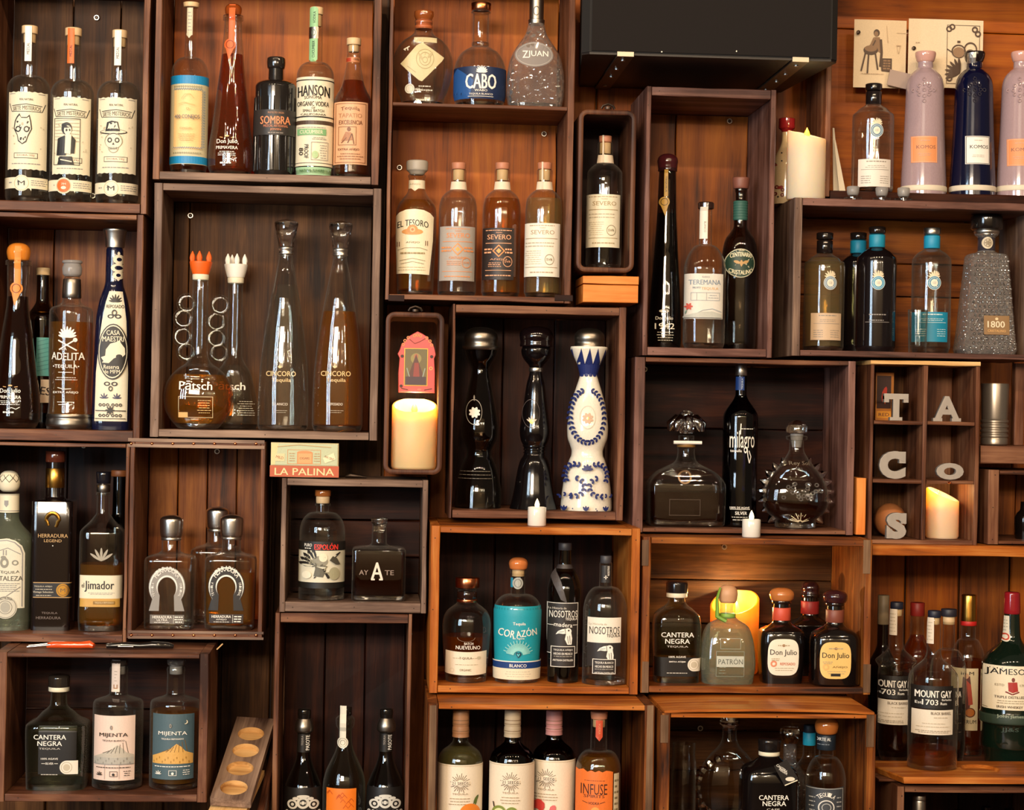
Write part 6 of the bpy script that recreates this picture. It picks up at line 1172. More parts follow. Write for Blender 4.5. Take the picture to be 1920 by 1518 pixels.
o, w, h = letter('S', 'grey metal letter S leaning on a clay ball', 1660, 1698, 961, 1011, .02, K['taco']['z0']+.009, bold=.06); serif(o, [(w/2-.010, w/2, h-.020, h-.001), (-w/2, -w/2+.010, .001, .018)], 0)
q = P(1666, 1008, .085); me = M(); n = 20
me.rings([[((.029*math.sin(math.pi*u)+.0004)*math.cos(2*math.pi*j/n)*(1+.04*math.sin(3*j)), (.029*math.sin(math.pi*u)+.0004)*math.sin(2*math.pi*j/n), .031*(1-math.cos(math.pi*u))) for j in range(n)] for u in [i/12 for i in range(13)]], mat('#a8683a', .55)); tag(me.build('clay_ball', smooth=60, loc=(q.x+.002, .085, K['taco']['z0']+.0092)), 'mottled brown clay ball behind the letter S', 'ball')
q = P(1657, 787, .10); t = thing('small_picture_box', 'small orange-edged box with a red chilli print behind the T', 'box', (q.x, .10, ZT[0])); me = M(); me.box((-.016, 0, 0), (.018, .02, .089), mat('#b8701c')); me.build('body', t)
me = M(); project(me, R(-14, 13, 7, 68, '#3a1408')+LEAF(-4, 56, 30, 9, 75, '#c8301c')+LEAF(2, 60, 22, 6, 100, '#d8602c')+R(-14, 13, 73, 86, '#d8901c')+T('RED', 0, 79.5, 6, '#5a1c08', 20), lambda x, y: (x*.001, (90-y)*.001), lambda x, z, e: (x, -e, z), 80, .0004)
me.build('printed_face', t)
q = P(1864, 833, .085); t = thing('metal_cup', 'tall ribbed silver metal cup on the short dark shelf', 'cup', (q.x, .085, ZCUP)); k_ = KPX(.085); pts = [(836, 23), (832, 25.5), (823, 26)]
for y_ in (820, 811, 802, 793): pts += [(y_, 24.5), (y_-2, 26.5), (y_-5, 26.5), (y_-7, 24.5)]
pts += [(783, 25), (721, 26.5), (719, 26), (722, 25), (780, 23), (826, 22)]
z_ = lambda y: P(1864, y, .085).z-ZCUP; me = M(); me.rings([[(r*k_*math.cos(j*.2094), r*k_*math.sin(j*.2094), max(0, z_(y))) for j in range(30)] for y, r in pts], mat('#a89f94', .32, .85)); me.build('cup_body', t, 35)
b = Bot('dark bottle cropped at the right edge under the metal cup', 1922, 1012, .08, [(940, 9), (955, 10), (962, 16), (972, 20), (1012, 20), (1016, 18)], 'g:#0f0a08', zs=K['right']['zs'])

# ---- crate 'nosotros'
zs = K['nosotros']['zs']
b = Bot('round amber bottle with copper cap and cream label', 873, 1285, -.02, [(1098, 17), (1102, 22), (1106, 17), (1108, 18), (1124, 18), (1130, 20), (1136, 28), (1145, 38), (1158, 44), (1172, 45.5), (1275, 45), (1283, 42), (1286, 38)], 'clear', zs=zs, fill=1190, liq='amber')
b.L('copper_cap', cyl(1082, 1101, 22.5), 'copper'); b.L('dark_neck_band', cyl(1108, 1121, 18.6), 'g:#241410'); b.L('copper_ring', cyl(1122, 1128, 19.5), 'copper')
b.lab(R(836, 913, 1220, 1264, '#ecdfc6', sag=2), T('T QUILA', 873, 1234, 5, 'ink', 24)+LN(846, 904, 1230, 1238, 1, '#b0a080', 1)+LN(845, 905, 1244, 1248, 1, '#b0a080', 1)+T('ORGANIC', 873, 1256, 4, '#7a6c50', 22)+E(848, 1257, 4, 4, '#d8cbb0', .8)+E(898, 1233, 4, 3, '#c9bda0'))
b.prt(T('BATCH', 879, 1206.5, 4.5, 'white', 17)+T('NUEVEUNO', 878, 1214, 7, 'white', 46, bold=.01)+E(874, 1195, 17, 8, '#7a6450', .93, a0=180, a1=360))
b = Bot('round bottle with bright teal body and round orange wooden stopper', 968, 1282, -.02, SH(1068, 13, 1112, 1144, 44.5, 1284, 2.0, lip=2), 'clear', zs=zs, fill=1134, liq='water')
b.L('wood_ball_stopper', dome(1044, 1067, 18, foot=14), 'g:#c8743c'); b.L('cork', cyl(1066, 1080, 11.5), 'cork'); b.lab(R(953, 962, 1083, 1101, '#2a8fb0', 3)+E(971, 1093, 10, 11, '#a8a8a0'), E(971, 1093, 7, 8, '#6c6c68', .85), name='neck_medallion', e=.001)
pr = T('Tequila', 973, 1170, 7, 'white', 24)+T('COR', 950, 1187, 14, 'white', 30, rot=10, bold=.015)+T('AZ\u00d3N', 987, 1185, 16, 'white', 40, rot=-7, bold=.015)+T('de Agave', 972, 1197, 4.5, 'white', 22)+BURST(972, 1229, 9, 29, 25, 1.6, '#8fd0cc', 10, 170)+G([(972, 1233), (967, 1226), (968, 1222), (971, 1223), (972, 1225), (973, 1223), (976, 1222), (978, 1226)], '#0c3450')+G([(972, 1231), (969, 1226), (970, 1224), (972, 1227), (974, 1224), (975, 1226)], '#58c0c8')+WRAP(1239, 1241, 'white', 100)+WRAP(1241, 1253, '#123a78', 100)+T('BLANCO', 972, 1247.5, 6, 'white', 32)+WRAP(1253, 1274, 'cream', 100)+LN(945, 1000, 1257, 1270, 3, '#b8ae98', 1)
b.lab(WRAP(1137, 1240, '#1899ab', 112), pr, ref=(968, 1210), name='teal_label')
def toucan(x, y, c_='white', d='#2b2624'):
    return E(x+5, y-9, 6.5, 6, c_)+G([(x+1, y-14), (x-6, y-13), (x-14, y-9), (x-18, y-3), (x-12, y-5), (x-4, y-4), (x+3, y-5)], c_)+SL([(x-1, y-13.5), (x, y-5)], 1, d)+SL([(x-13, y-7), (x-3, y-8.5)], .8, d)+E(x+6, y-10.5, 1.6, 1.6, d)+G([(x+1, y-4), (x+11, y-6), (x+13, y+4), (x+12, y+16), (x+4, y+16), (x-1, y+6)], c_)+SL([(x+4, y), (x+6, y+14)], 1, d)+SL([(x+8, y-1), (x+9.5, y+14)], 1, d)
def lowbox(x0, x1, y0, y1, w1): return FR(x0, x1, y0, y1, 1.1, 'white')+T(w1, (x0+x1)/2, y0+7, 4.6, 'white', (x1-x0)*.8)+T('HECHO EN MEXICO', (x0+x1)/2, y0+14, 4.2, 'white', (x1-x0)*.78)+LN(x0+4, x1-4, y0+17, y0+21, 1, '#b8b0a4', 1)+T('ARTISAN DISTILLED', (x0+x1)/2, y0+26, 3.6, 'white', (x1-x0)*.84)
b = Bot('tall dark amber bottle with charcoal toucan label and grey ribbon', 1055, 1282, -.02, SH(1030, 11.5, 1062, 1104, 32, 1284, 1.5), 'dark_clear', zs=zs, fill=1100, liq='dark')
b.L('dark_cap', cyl(1017, 1031, 12.5), '#2e2c30'); b.L('ribbon_collar', [(1057, 13), (1062, 15), (1070, 18)], '#3a3434')
b.lab(G([(1031, 1070), (1042, 1066), (1052, 1090), (1064, 1130), (1052, 1124), (1038, 1094)], '#453f3e'), name='ribbon_tail', e=.0016)
b.lab(R(1026, 1085, 1129, 1226, '#2b2624')+R(1034, 1079, 1222, 1250, '#2b2624'), FR(1027, 1084, 1130, 1225, 1, 'white')+T('La Historia de', 1045, 1140, 4, '#cfc6b8', 32)+T('NOSOTROS', 1056.5, 1151, 13, 'white', 52, bold=.0)+T('TEQUILA', 1071, 1160.5, 5.5, 'white', 23)+T('madera', 1056, 1171, 8, 'white', 34, rot=4)+R(1028, 1038, 1171, 1172, 'white')+R(1074, 1084, 1171, 1172, 'white')+toucan(1060, 1192)+R(1034.5, 1078.5, 1212, 1250, '#2b2624')+lowbox(1034, 1079, 1211, 1250, 'TEQUILA A\u00d1EJO'), ref=(1056, 1190))
b = Bot('clear bottle with half white, half charcoal toucan label', 1132, 1285, -.04, SH(1054, 11.5, 1098, 1146, 41, 1286, 2.0), 'clear', zs=zs, fill=1112, liq='water')
b.L('dark_cap', cyl(1041, 1056, 10.5), '#3a3a40'); b.lab(R(1127, 1146, 1060, 1092, '#23201f', 4), T('+', 1136, 1082, 7, 'white', 7)+T('NOSOTROS', 1141, 1070, 4, 'white', 18, rot=-90), name='neck_label')
b.lab(R(1103, 1165, 1158, 1205, '#eae3d3')+R(1103, 1165, 1205, 1249, '#2b2624')+R(1112, 1155, 1240, 1263, '#2b2624'), T('La Historia de', 1121, 1170, 4, '#b8ae98', 32)+T('NOSOTROS', 1134, 1182, 14, 'ink', 56, bold=-.005)+T('TEQUILA', 1150, 1192, 6, 'ink', 26)+toucan(1138, 1224)+R(1113, 1154, 1236, 1262, '#2b2624')+lowbox(1112, 1155, 1235, 1263, 'TEQUILA BLANCO'), ref=(1134, 1210))

# ---- crate 'seeds'
zs = K['seeds']['zs']
def seeds(label, cx, hw, capm, y0, yl, lx0, lx1, tx, fruit, glass, liq, fill, y1=1380):
    b = Bot(label, cx, 1660, -.085 if cx == 1037 else -.125, [(y1, 13.5), (y1+8, 14.5), (y1+16, 21), (y1+26, hw-8), (y1+36, hw-2), (y1+46, hw), (1650, hw), (1660, hw-4)], glass, zs=zs, fill=fill, liq=liq, grp='wine-shaped bottles with fruit labels in the bottom orange crate')
    b.L('banded_capsule', [(y0, 13), (y0+2, 15.3), (y0+28, 15.5), (y0+29, 15), (y0+31, 15), (y0+32, 15.6), (y1-8, 16), (y1-7, 15.5), (y1, 16)], capm); b.lab(WRAP(y0+20, y0+21.2, '#7a5a3c', 179)+WRAP(y1-10, y1-9, '#7a5a3c', 179)+WRAP(y0+27, y0+28, '#7a5a3c', 179), name='capsule_lines')
    pr = BURST(tx, yl+34, 7, 19, 24, .9, '#5a4634')+R(tx-17, tx+17, yl+30, yl+38, '#ecdcc4', 4)+T('21 SEEDS', tx, yl+34, 5.5, '#3c2c20', 31)+T('TEQUILA', tx, yl+54, 3.5, '#9a8468', 30)+LN(tx-22, tx+22, yl+60, yl+76, 3, '#a08a6c', 1.3)+fruit
    b.lab(WRAP(yl, yl+180, '#ecdcc4', 86), WRAP(yl+2, yl+3, '#c9b493', 86)+pr, ref=(tx, yl+40)); return b
seeds('bottle with tan capsule and orange fruit label', 862, 42, '#b07c54', 1330, 1434, 827, 902, 863, E(882, 1524, 20, 18, '#e8842c')+LEAF(888, 1508, 20, 6, 60, '#4a5c24')+LEAF(892, 1510, 16, 6, 85, '#5c6c2c'), 'greenish', 'pale', 1398)
seeds('bottle with cream capsule and green cucumber label', 959, 42, '#c4ad8c', 1330, 1432, 917, 1000, 957, E(937, 1524, 13, 14, '#7f8c3c')+E(937, 1526, 10, 11, '#dfe0a8')+E(960, 1524, 12, 12, '#7f8c3c')+E(960, 1526, 9, 9, '#dfe0a8')+SL([(926, 1504), (928, 1514)], 2, 'ink'), 'darkgreen', None, None)
seeds('bottle with pink capsule and red flower label', 1037, 41, '#c98a84', 1331, 1426, 998, 1077, 1024, LEAF(1004, 1518, 22, 16, 60, '#d0483c')+LEAF(1018, 1522, 24, 18, 110, '#c83c34')+LEAF(1032, 1524, 18, 12, 60, '#d86a6c'), 'brownglass', None, None, y1=1376)
b = Bot('round bottle with torn-edged bright orange vodka label', 1121, 1655, -.115, SH(1345, 15, 1404, 1442, 42, 1656, 2.0), 'clear', zs=zs, fill=1414, liq='gold')
b.L('wood_stopper', cyl(1333, 1347, 16, 15), '#c98462'); b.L('cork', cyl(1346, 1362, 11.5), 'cork'); b.lab(R(1117, 1130, 1350, 1381, '#d8502c', 3)+G([(1117, 1381), (1130, 1381), (1124, 1389)], '#d8502c'), T('VODKA', 1124, 1366, 4, '#e8a070', 20, rot=90), name='seal_strip', e=.0013)
jag = [(1080+83*i/12, 1443+(i % 2)*3+(2 if 2 < i < 9 else 0)) for i in range(10)]+[(1149, 1448), (1149, 1600), (1080, 1600)]
b.lab(G(jag, '#e8742c'), LN(1094, 1136, 1462, 1466, 1, '#7a3414', 1)+T('INFUSE', 1114, 1480, 20, '#3c1c10', 48, bold=-.005)+T('SPIRITS', 1114, 1493, 5.5, '#5a2a14', 38)+T('VODKA', 1113, 1506, 5, '#3c1c10', 20)+SL([(1093, 1503), (1102, 1506)], 1, '#3c1c10')+SL([(1124, 1506), (1134, 1503)], 1, '#3c1c10')+E(1116, 1520, 8, 7, '#f0a050'))
b.lab(R(1151, 1162, 1452, 1600, '#e0d0ae', 4), LN(1152, 1161, 1460, 1590, 12, '#8a7c5c', 4), name='side_label')

# ---- crate 'julio'
zs = K['julio']['zs']
cantera('square bottle with white lettering and small round seal, left of the glowing candle', 1266, 1288, -.01, zs, 1088, 1163, 44, 'g:#171314', 1270, 1190, 'gold', ba=.85, disc=(1301, 1246, 12, False), fill=1232, body='greenish', panel=(1227, 1306, 1232, 1268))
b = Bot('pale green-glass square bottle with a tan ball stopper and green ribbon', 1362, 1286, -.02, [(1128, 12), (1131, 14), (1152, 14), (1158, 17), (1166, 30), (1176, 39), (1190, 44), (1210, 48), (1240, 50.5), (1278, 51), (1284, 49), (1287, 46)], 'aqua', zs=zs, n=4, ba=.8, fill=1174, liq='water')
b.L('wood_ball_stopper', dome(1096, 1129, 18, foot=14), '#c99a72'); me = M(); q1 = b.lp(1344, 1100); q2 = b.lp(1348, 1160); me.tube([(q1.x+.004, -.014, q1.z), (q1.x-.002, -.016, q1.z-.02), (q2.x-.006, -.016, q2.z+.006), (q2.x+.010, -.020, q2.z-.002)], [.002, .003, .0045, .004], '#6f9a2c', 6); b.obj(me, 'green_ribbon'); b.L('ribbon_band', cyl(1149, 1158, 15), '#7fa83c')
b.prt(FR(1343, 1396, 1221, 1268, 1, '#7c8274')+FR(1351, 1389, 1197, 1217, .8, '#8f9686')+LN(1348, 1362, 1248, 1264, 3, '#8f9686', 1)); b.lab(R(1344, 1395, 1230, 1250, '#b8bcae', 6), T('PATR\u00d3N', 1370, 1239, 12, '#4c5048', 46, bold=.0))
def julio(label, cx, Y, y0, hw, capm, band, lab_, ysh=1188):
    b = Bot(label, cx, 1286, Y, [(y0+23, 14), (y0+37, 15), (y0+62, 16), (y0+68, 20), (y0+74, 30), (y0+81, 39), (y0+90, hw-1), (y0+104, hw), (1278, hw), (1285, hw-2), (1288, hw-5)], 'g:#0f0a09' , zs=zs, n=4, ba=.85, grp=None)
    b.L('mushroom_stopper', dome(y0, y0+25, 23 if lab_ else 17, foot=17), capm); b.L('neck_ring', cyl(y0+23, y0+30, 18), 'g:#1a0f0c'); b.L('neck_band', cyl(y0+37, y0+61, 16.8), band)
    if lab_:
        x, y, w, h, col, w2 = lab_; pts = [(x+w*math.copysign(abs(math.cos(a))**.5, math.cos(a)), y+h*math.copysign(abs(math.sin(a))**.6, math.sin(a))) for a in [i*2*math.pi/36 for i in range(36)]]
        b.lab(G(pts, col), T('Don Julio', x, y-8, 13, 'ink', w*1.72, bold=.01)+E(x, y-22, 3, 2.5, '#9a6a3c')+LN(x-15, x+15, y-24, y-20, 1, '#b0a080', 2)+E(x-18, y+12, 6, 6, '#d88a68' if w2 else '#d8b06a', .5)+T(w2 or 'A\u00d1EJO', x+8, y+12, 5, '#c8623c' if w2 else '#7a5c2c', 28)+LN(x-18, x+22, y+18, y+26, 2, '#b0a080', .9)+LN(x-24, x-6, y+1, y+7, 2, '#b0a080', 1.3)+(R(x-9, x+9, y+24, y+29, 'ink') if not w2 else []))
    return b
julio('black square bottle with white label, orange neck band and orange-brown stopper', 1463, -.01, 1101, 42, 'g:#b8713c', '#c84c34', (1469, 1232, 29, 34, '#e9e0cc', 'REPOSADO'))
julio('dark bottle with red neck band behind the two black square bottles', 1516, .095, 1089, 38, 'g:#2a1214', '#a02a28', None)
julio('black square bottle with yellow label and dark burgundy stopper', 1563, -.04, 1105, 44, 'g:#32161a', '#7a4030', (1567, 1238, 29, 34, '#e4bf72', None))

# ---- crate 'bottom'
zs = K['bottom']['zs']
b = Bot('empty scalloped round flask in the bottom right arched crate', 1366, 1620, -.06, [(1365, 14), (1372, 13), (1385, 14), (1398, 20), (1415, 36), (1435, 50), (1460, 57), (1490, 58), (1530, 50), (1560, 38), (1570, 36), (1620, 36)], 'clear', zs=zs, ba=.5)
b.L('glass_stopper', [(1340, 12), (1342, 18), (1356, 19), (1360, 14), (1368, 11)], 'crystal'); me = M(); cq = b.lp(1366, 1475)
for i in range(9):
    a = math.radians(112+17*i); x, z = 58*b.k*math.cos(a), cq.z+56*b.k*math.sin(a); nx, nz = math.cos(a), math.sin(a); tx, tz = -nz, nx
    me.rings([[(x+nx*d+tx*rr*math.cos(j*1.0472), rr*math.sin(j*1.0472), z+nz*d+tz*rr*math.cos(j*1.0472)) for j in range(6)] for d, rr in ((-.004, .008), (.003, .0065), (.0095, .0012))], glass('crystal'))
b.obj(me, 'scalloped_edge', 30)
b = Bot('black square bottle with a hanging paper tag in the bottom right crate', 1441, 1640, -.178, [(1412, 15), (1418, 19), (1428, 30), (1437, 44), (1446, 50), (1460, 52), (1632, 52), (1640, 48)], 'g:#0d0a0a', zs=zs, n=4.5, ba=.85)
b.L('black_cap', [(1383, 16), (1385, 20), (1388, 21), (1406, 21), (1408, 18)], 'g:#1a1615'); b.L('cap_band', cyl(1407, 1415, 19.5), 'cream')
b.prt(T('CANTERA', 1451, 1495, 9, 'white', 56)+T('NEGRA', 1452, 1506, 9, 'white', 44)+T('CAFE', 1450, 1517, 4, '#cfc8bc', 24))
me = M(); q = b.lp(1470, 1440, -.052); pts = [(1451, 1436), (1475, 1424), (1497, 1458), (1495, 1464), (1472, 1473)]; kk_ = KPX(-.2)
vv = [((x-1470)*kk_+q.x, -.050-.0004*0, (1440-y)*kk_+q.z) for x, y in pts]; me.rings([[(x, y+d, z) for x, y, z in vv] for d in (0, -.0015)], '#17110f'); b.obj(me, 'paper_tag', 0)
me = M(); project(me, T('CANTERA', 1466, 1440, 4.5, 'white', 24, rot=33)+T('NEGRA', 1469, 1446, 4.5, 'white', 18, rot=33)+E(1482, 1460, 9, 4, '#e6dcc8')+SL([(1472, 1472), (1496, 1462)], 2, 'cream'), lambda x, y: ((x-1470)*kk_+q.x, (1440-y)*kk_+q.z), lambda x, z, e: (x, -.0520-e, z), 60, .0002); me.build('tag_lettering', b.t)
b = Bot('clear bottle with patterned dark label and orange ball stopper, bottom right', 1548, 1640, -.15, SH(1374, 13, 1416, 1462, 37, 1640, 1.8), 'clear', zs=zs)
b.L('wood_ball_stopper', dome(1343, 1375, 22, foot=16), 'g:#b86a30'); b.L('dark_band', cyl(1376, 1404, 17.5), '#1b2630'); b.prt(T('CORTE AL', 1543, 1386, 6, 'white', 30, bold=.02)+LN(1530, 1556, 1393, 1398, 1, '#8f98a0', 1.2), name='band_lettering', e=.0006)
b.lab(R(1514, 1584, 1476, 1600, '#3c4046', sag=3), FR(1516, 1582, 1479, 1598, 1.2, '#a8a8a4')+arctext('TEQUILA', 1549, 1512, 22, 22, 8, 'white', 135, 45)+E(1549, 1514, 15, 14, '#d8d4cc', .85)+E(1549, 1514, 9, 8, '#a8a8a4', .8)+LN(1520, 1530, 1492, 1540, 6, '#a8a8a4', 2)+LN(1568, 1578, 1492, 1540, 6, '#a8a8a4', 2))
b = Bot('bottle with teal neck band half hidden behind the orange ball stopper', 1516, 1620, -.04, SH(1378, 11, 1412, 1450, 30, 1620, 's'), 'clear', zs=zs); b.L('teal_band', cyl(1372, 1396, 12), '#1f9cc0'); b.L('dark_cap', cyl(1358, 1373, 11), '#1b2630')
b = Bot('cut-glass topped bottle in the shadow behind the paper tag', 1480, 1620, .03, SH(1392, 12, 1420, 1460, 34, 1620, 's'), 'facet', zs=zs, fill=1480, liq='water'); b.L('cut_glass_stopper', [(1362, 10), (1365, 18), (1376, 20), (1386, 16), (1394, 11)], 'crystal')
q = P(1278, 1500, -.1); t = thing('glass_jar', 'empty clear glass jar at the left of the bottom right crate', 'jar', (q.x+.004, -.09, zs)); k_ = KPX(-.1); me = M(); H_ = P(1278, 1395, -.1).z-zs
me.rings([[(r*k_*math.cos(j*.2244), r*k_*math.sin(j*.2244), z) for j in range(28)] for z, r in ((0, 22), (.002, 24), (H_*.86, 24), (H_*.92, 20), (H_*.94, 22), (H_, 22), (H_, 21), (H_*.85, 22.5), (.008, 22), (.008, 2))], glass('clear')); me.build('glass_body', t, 50)

# ---- lower right ledge
def rum(label, cx, Y, yb, y0, hw, lx0, lx1, ly, liq, fill, strip, zs=ZLEDGE, dk=''):
    b = Bot(label, cx, yb, Y, [(y0+12, 11), (y0+20, 12.5), (y0+76, 13), (y0+88, 16), (y0+100, 28), (y0+110, 38), (y0+122, hw-1), (y0+136, hw), (yb-9, hw-1), (yb-3, hw-3), (yb, hw-7)], 'clear', zs=zs, fill=fill, liq=liq, grp='clear rum bottles with black and cream labels')
    b.L('navy_cap', cyl(y0, y0+13, 12), '#1b1e30'); b.L('cork', cyl(y0+13, y0+26, 9.5), 'cork')
    b.lab(R(strip[0], strip[1], y0+14, y0+62, '#d8cbb8', 3), LN(strip[0]+2, strip[1]-2, y0+20, y0+58, 6, '#a8987c', 1), name='seal_strip', e=.0012); m = (lx0+lx1)/2
    b.lab(R(lx0, lx1, ly, ly+42, '#1a1613')+R(lx0+1, lx1, ly+44, ly+90, '#e4d8c4'), T('MOUNT GAY', m, ly+15, 13, 'white', (lx1-lx0)*.88, bold=.02)+T('Est.', lx0+10, ly+31, 5, 'white', 11)+T('1703', m-8, ly+30, 10, 'white', 27, bold=.02)+T('Rum', m+16, ly+32, 5, 'white', 12)+T('Barbados', m+22, ly+25, 3.6, 'white', 19)+T('BLACK BARREL', m+12, ly+50, 5, '#6a5c4c', 38)+LN(m-6, m+30, ly+56, ly+60, 1, '#a8987c', 1)+LN(lx0+6, lx1-8, ly+66, ly+78, 2, '#b8a88c', 1)+LN(lx0+4, lx1-4, ly+81, ly+87, 2, '#8f8068', 1))
    return b
rum('rum bottle with black and cream label half hidden beside the crate post', 1677, .05, 1412, 1128, 33, 1643, 1703, 1268, 'dark', 1262, (1668, 1682))
rum('front rum bottle with dark navy cap and black and cream label', 1747, -.085, 1444, 1144, 46, 1717, 1789, 1287, 'amber', 1400, (1734, 1751), zs=ZSLAB)
b = Bot('cork-stoppered rum bottle with a black label behind the front rum bottle', 1772, .045, 1405, SH(1165, 11, 1215, 1256, 36, 1406, 1.8), 'clear', zs=ZLEDGE, fill=1300, liq='dark') if False else Bot('cork-stoppered rum bottle with a black label behind the front rum bottle', 1775, 1405, .035, SH(1165, 11, 1215, 1256, 33, 1406, 1.8), 'clear', zs=ZLEDGE, fill=1300, liq='dark')
b.L('navy_cap', cyl(1141, 1155, 14.5), '#23202a'); b.L('cork', cyl(1155, 1170, 11), 'cork'); b.lab(R(1752, 1806, 1290, 1385, '#161110'), T('NA', 1797, 1302, 11, 'white', 11)+T('B', 1794, 1318, 9, 'white', 6)+LN(1790, 1805, 1330, 1380, 3, '#6a5c4c', 1))
b = Bot('gold-capsuled spiced rum bottle with red-coated figure label', 1812, 1400, .125, SH(1150, 13, 1196, 1236, 31, 1400, 1.6), 'clear', zs=ZLEDGE, fill=1235, liq='amber')
b.L('gold_capsule', [(1114, 12), (1116, 13.5), (1166, 14.5), (1168, 13)], 'gold'); b.L('red_ring', cyl(1163, 1172, 14.8), 'red')
b.lab(R(1786, 1834, 1254, 1368, '#d8c49c'), G([(1806, 1270), (1818, 1268), (1822, 1300), (1818, 1330), (1802, 1332), (1804, 1300)], '#5a2418')+G([(1812, 1276), (1820, 1284), (1824, 1320), (1816, 1322)], '#a83c24')+E(1812, 1268, 4, 5, '#c89870')+E(1819, 1335, 10, 9, '#b86a24')+E(1819, 1335, 10, 9, '#5a2c10', .8)+G([(1800, 1326), (1808, 1326), (1806, 1346), (1798, 1346)], '#2a1a14')+T('ED RUM', 1815, 1352, 7, 'ink', 32)+T('in M', 1814, 1263, 6, 'ink', 22))
b = Bot('bottle with a red cap and amber spirit at the back of the ledge', 1716, 1392, .12, SH(1150, 12, 1186, 1230, 30, 1392, 's'), 'clear', zs=ZLEDGE, fill=1190, liq='amber'); b.L('red_cap', cyl(1129, 1154, 13), '#8c2018')
b = Bot('slim bottle with a pale capsule at the back left of the ledge', 1652, 1392, .11, SH(1140, 10, 1205, 1250, 26, 1392, 's'), 'dark_clear', zs=ZLEDGE, fill=1250, liq='dark'); b.L('pale_capsule', cyl(1115, 1170, 10.5), '#8f7c60')
b = Bot('large green-glass whiskey bottle with red capsule and cream label', 1893, 1405, .042, [(1148, 14), (1190, 16), (1200, 19), (1212, 30), (1224, 43), (1236, 51), (1250, 54), (1330, 54), (1334, 55.5), (1350, 55.5), (1354, 53), (1395, 52), (1402, 49), (1406, 44)], 'g:#0c1a12', zs=ZLEDGE)
b.L('red_capsule', [(1109, 11), (1111, 14), (1118, 14.5), (1148, 15.5), (1150, 14.5)], 'g:#8c1a22'); b.L('raised_band', [(1333, 55.6), (1336, 56.6), (1348, 56.6), (1351, 55)], '#2c3c30')
b.lab(R(1880, 1893, 1155, 1196, '#d8d0bc', 3)+E(1887, 1193, 8, 9, '#d8d0bc'), E(1887, 1193, 6, 6.5, '#b8381c', .6)+LN(1882, 1891, 1160, 1184, 4, '#8f8a78', 1), name='seal_strip', e=.0012)
b.lab(R(1848, 1945, 1250, 1331, '#e9dcc0'), T('JAMESON', 1897, 1262, 14, 'ink', 76, bold=.01)+G([(1891, 1280), (1907, 1279), (1909, 1296), (1899, 1299), (1892, 1296)], '#a82a22')+SL([(1887, 1297), (1899, 1302), (1911, 1297)], 2.4, '#7a1c18')+E(1900, 1275, 3, 4, '#7a3c30')+T('ESTD', 1878, 1285, 4, '#8a7a5c', 14)+T('1780', 1919, 1285, 4, '#8a7a5c', 14)+T('TRIPLE DISTILLED', 1896, 1307, 4.5, '#4c4034', 52)+LN(1870, 1924, 1312, 1320, 2, '#8a7a5c', 1)+T('IRISH WHISKEY', 1896, 1325, 4.5, '#4c4034', 44)+SL([(1853, 1326), (1862, 1328)], 1, '#8a7a5c'))
b.prt(T('John Jameson', 1900, 1344, 7, '#9aa894', 56)+T('JJ&S', 1895, 1369, 9, '#31443a', 30), e=.0018)

# ---- carved slab with a shallow round recess under the front rum bottle
Yf = -.18; A = P(1694, 1457, Yf); B = P(2010, 1457, Yf); me = M(); cx = (A.x+B.x)/2; th = thing('carved_wood_slab', 'thick raw-wood slab with a round carved recess at the ledge front', 'slab', (cx, Yf, ZSLAB-.011))
n = 24; w_ = (B.x-A.x)/2; hd = .08; ccx = P(1836, 1438, Yf+.09).x-cx; outer = []
for j in range(n):
    a = 2*math.pi*j/n; c_, s_ = math.cos(a), math.sin(a); m_ = max(abs(c_), abs(s_)); outer.append((c_/m_, s_/m_))
sk = lambda u, v: -.018*(v+1) if u < 0 else 0
me.rings([[(w_*u*.99+sk(u, v), hd+hd*v, 0) for u, v in outer], [(w_*u+sk(u, v), hd+hd*v, .009) for u, v in outer], [(w_*u*.99+sk(u, v), hd+hd*.98*v, .011) for u, v in outer], [(ccx+.034*math.cos(2*math.pi*j/n), .085+.042*math.sin(2*math.pi*j/n), .011) for j in range(n)], [(ccx+.030*math.cos(2*math.pi*j/n), .085+.037*math.sin(2*math.pi*j/n), .006) for j in range(n)]], wood('orange', 0)); me.build('slab', th, 40)

# ---- bottles in the dark crate at the bottom right corner
zs = K['lowright']['zs']
b = Bot('silver-capped bottle in the dark crate at the bottom right corner', 1724, 1680, -.08, SH(1515, 12, 1560, 1600, 32, 1680, 's'), 'dark_clear', zs=zs); b.L('silver_cap', [(1489, 10), (1490, 12), (1498, 12.4), (1499, 11.8), (1501, 12.4), (1520, 12.4)], 'silver')
for i, (px, y_, lb) in enumerate(((1800, 1518, 'leftmost dark bottle neck in the bottom right corner crate'), (1850, 1512, 'middle dark bottle neck in the bottom right corner crate'), (1893, 1516, 'rightmost dark bottle neck in the bottom right corner crate'))):
    b = Bot(lb, px, 1690, .0, SH(y_, 9, 1570, 1610, 22, 1690, 's'), 'brownglass', zs=zs, grp='dark bottle necks in the corner crate')

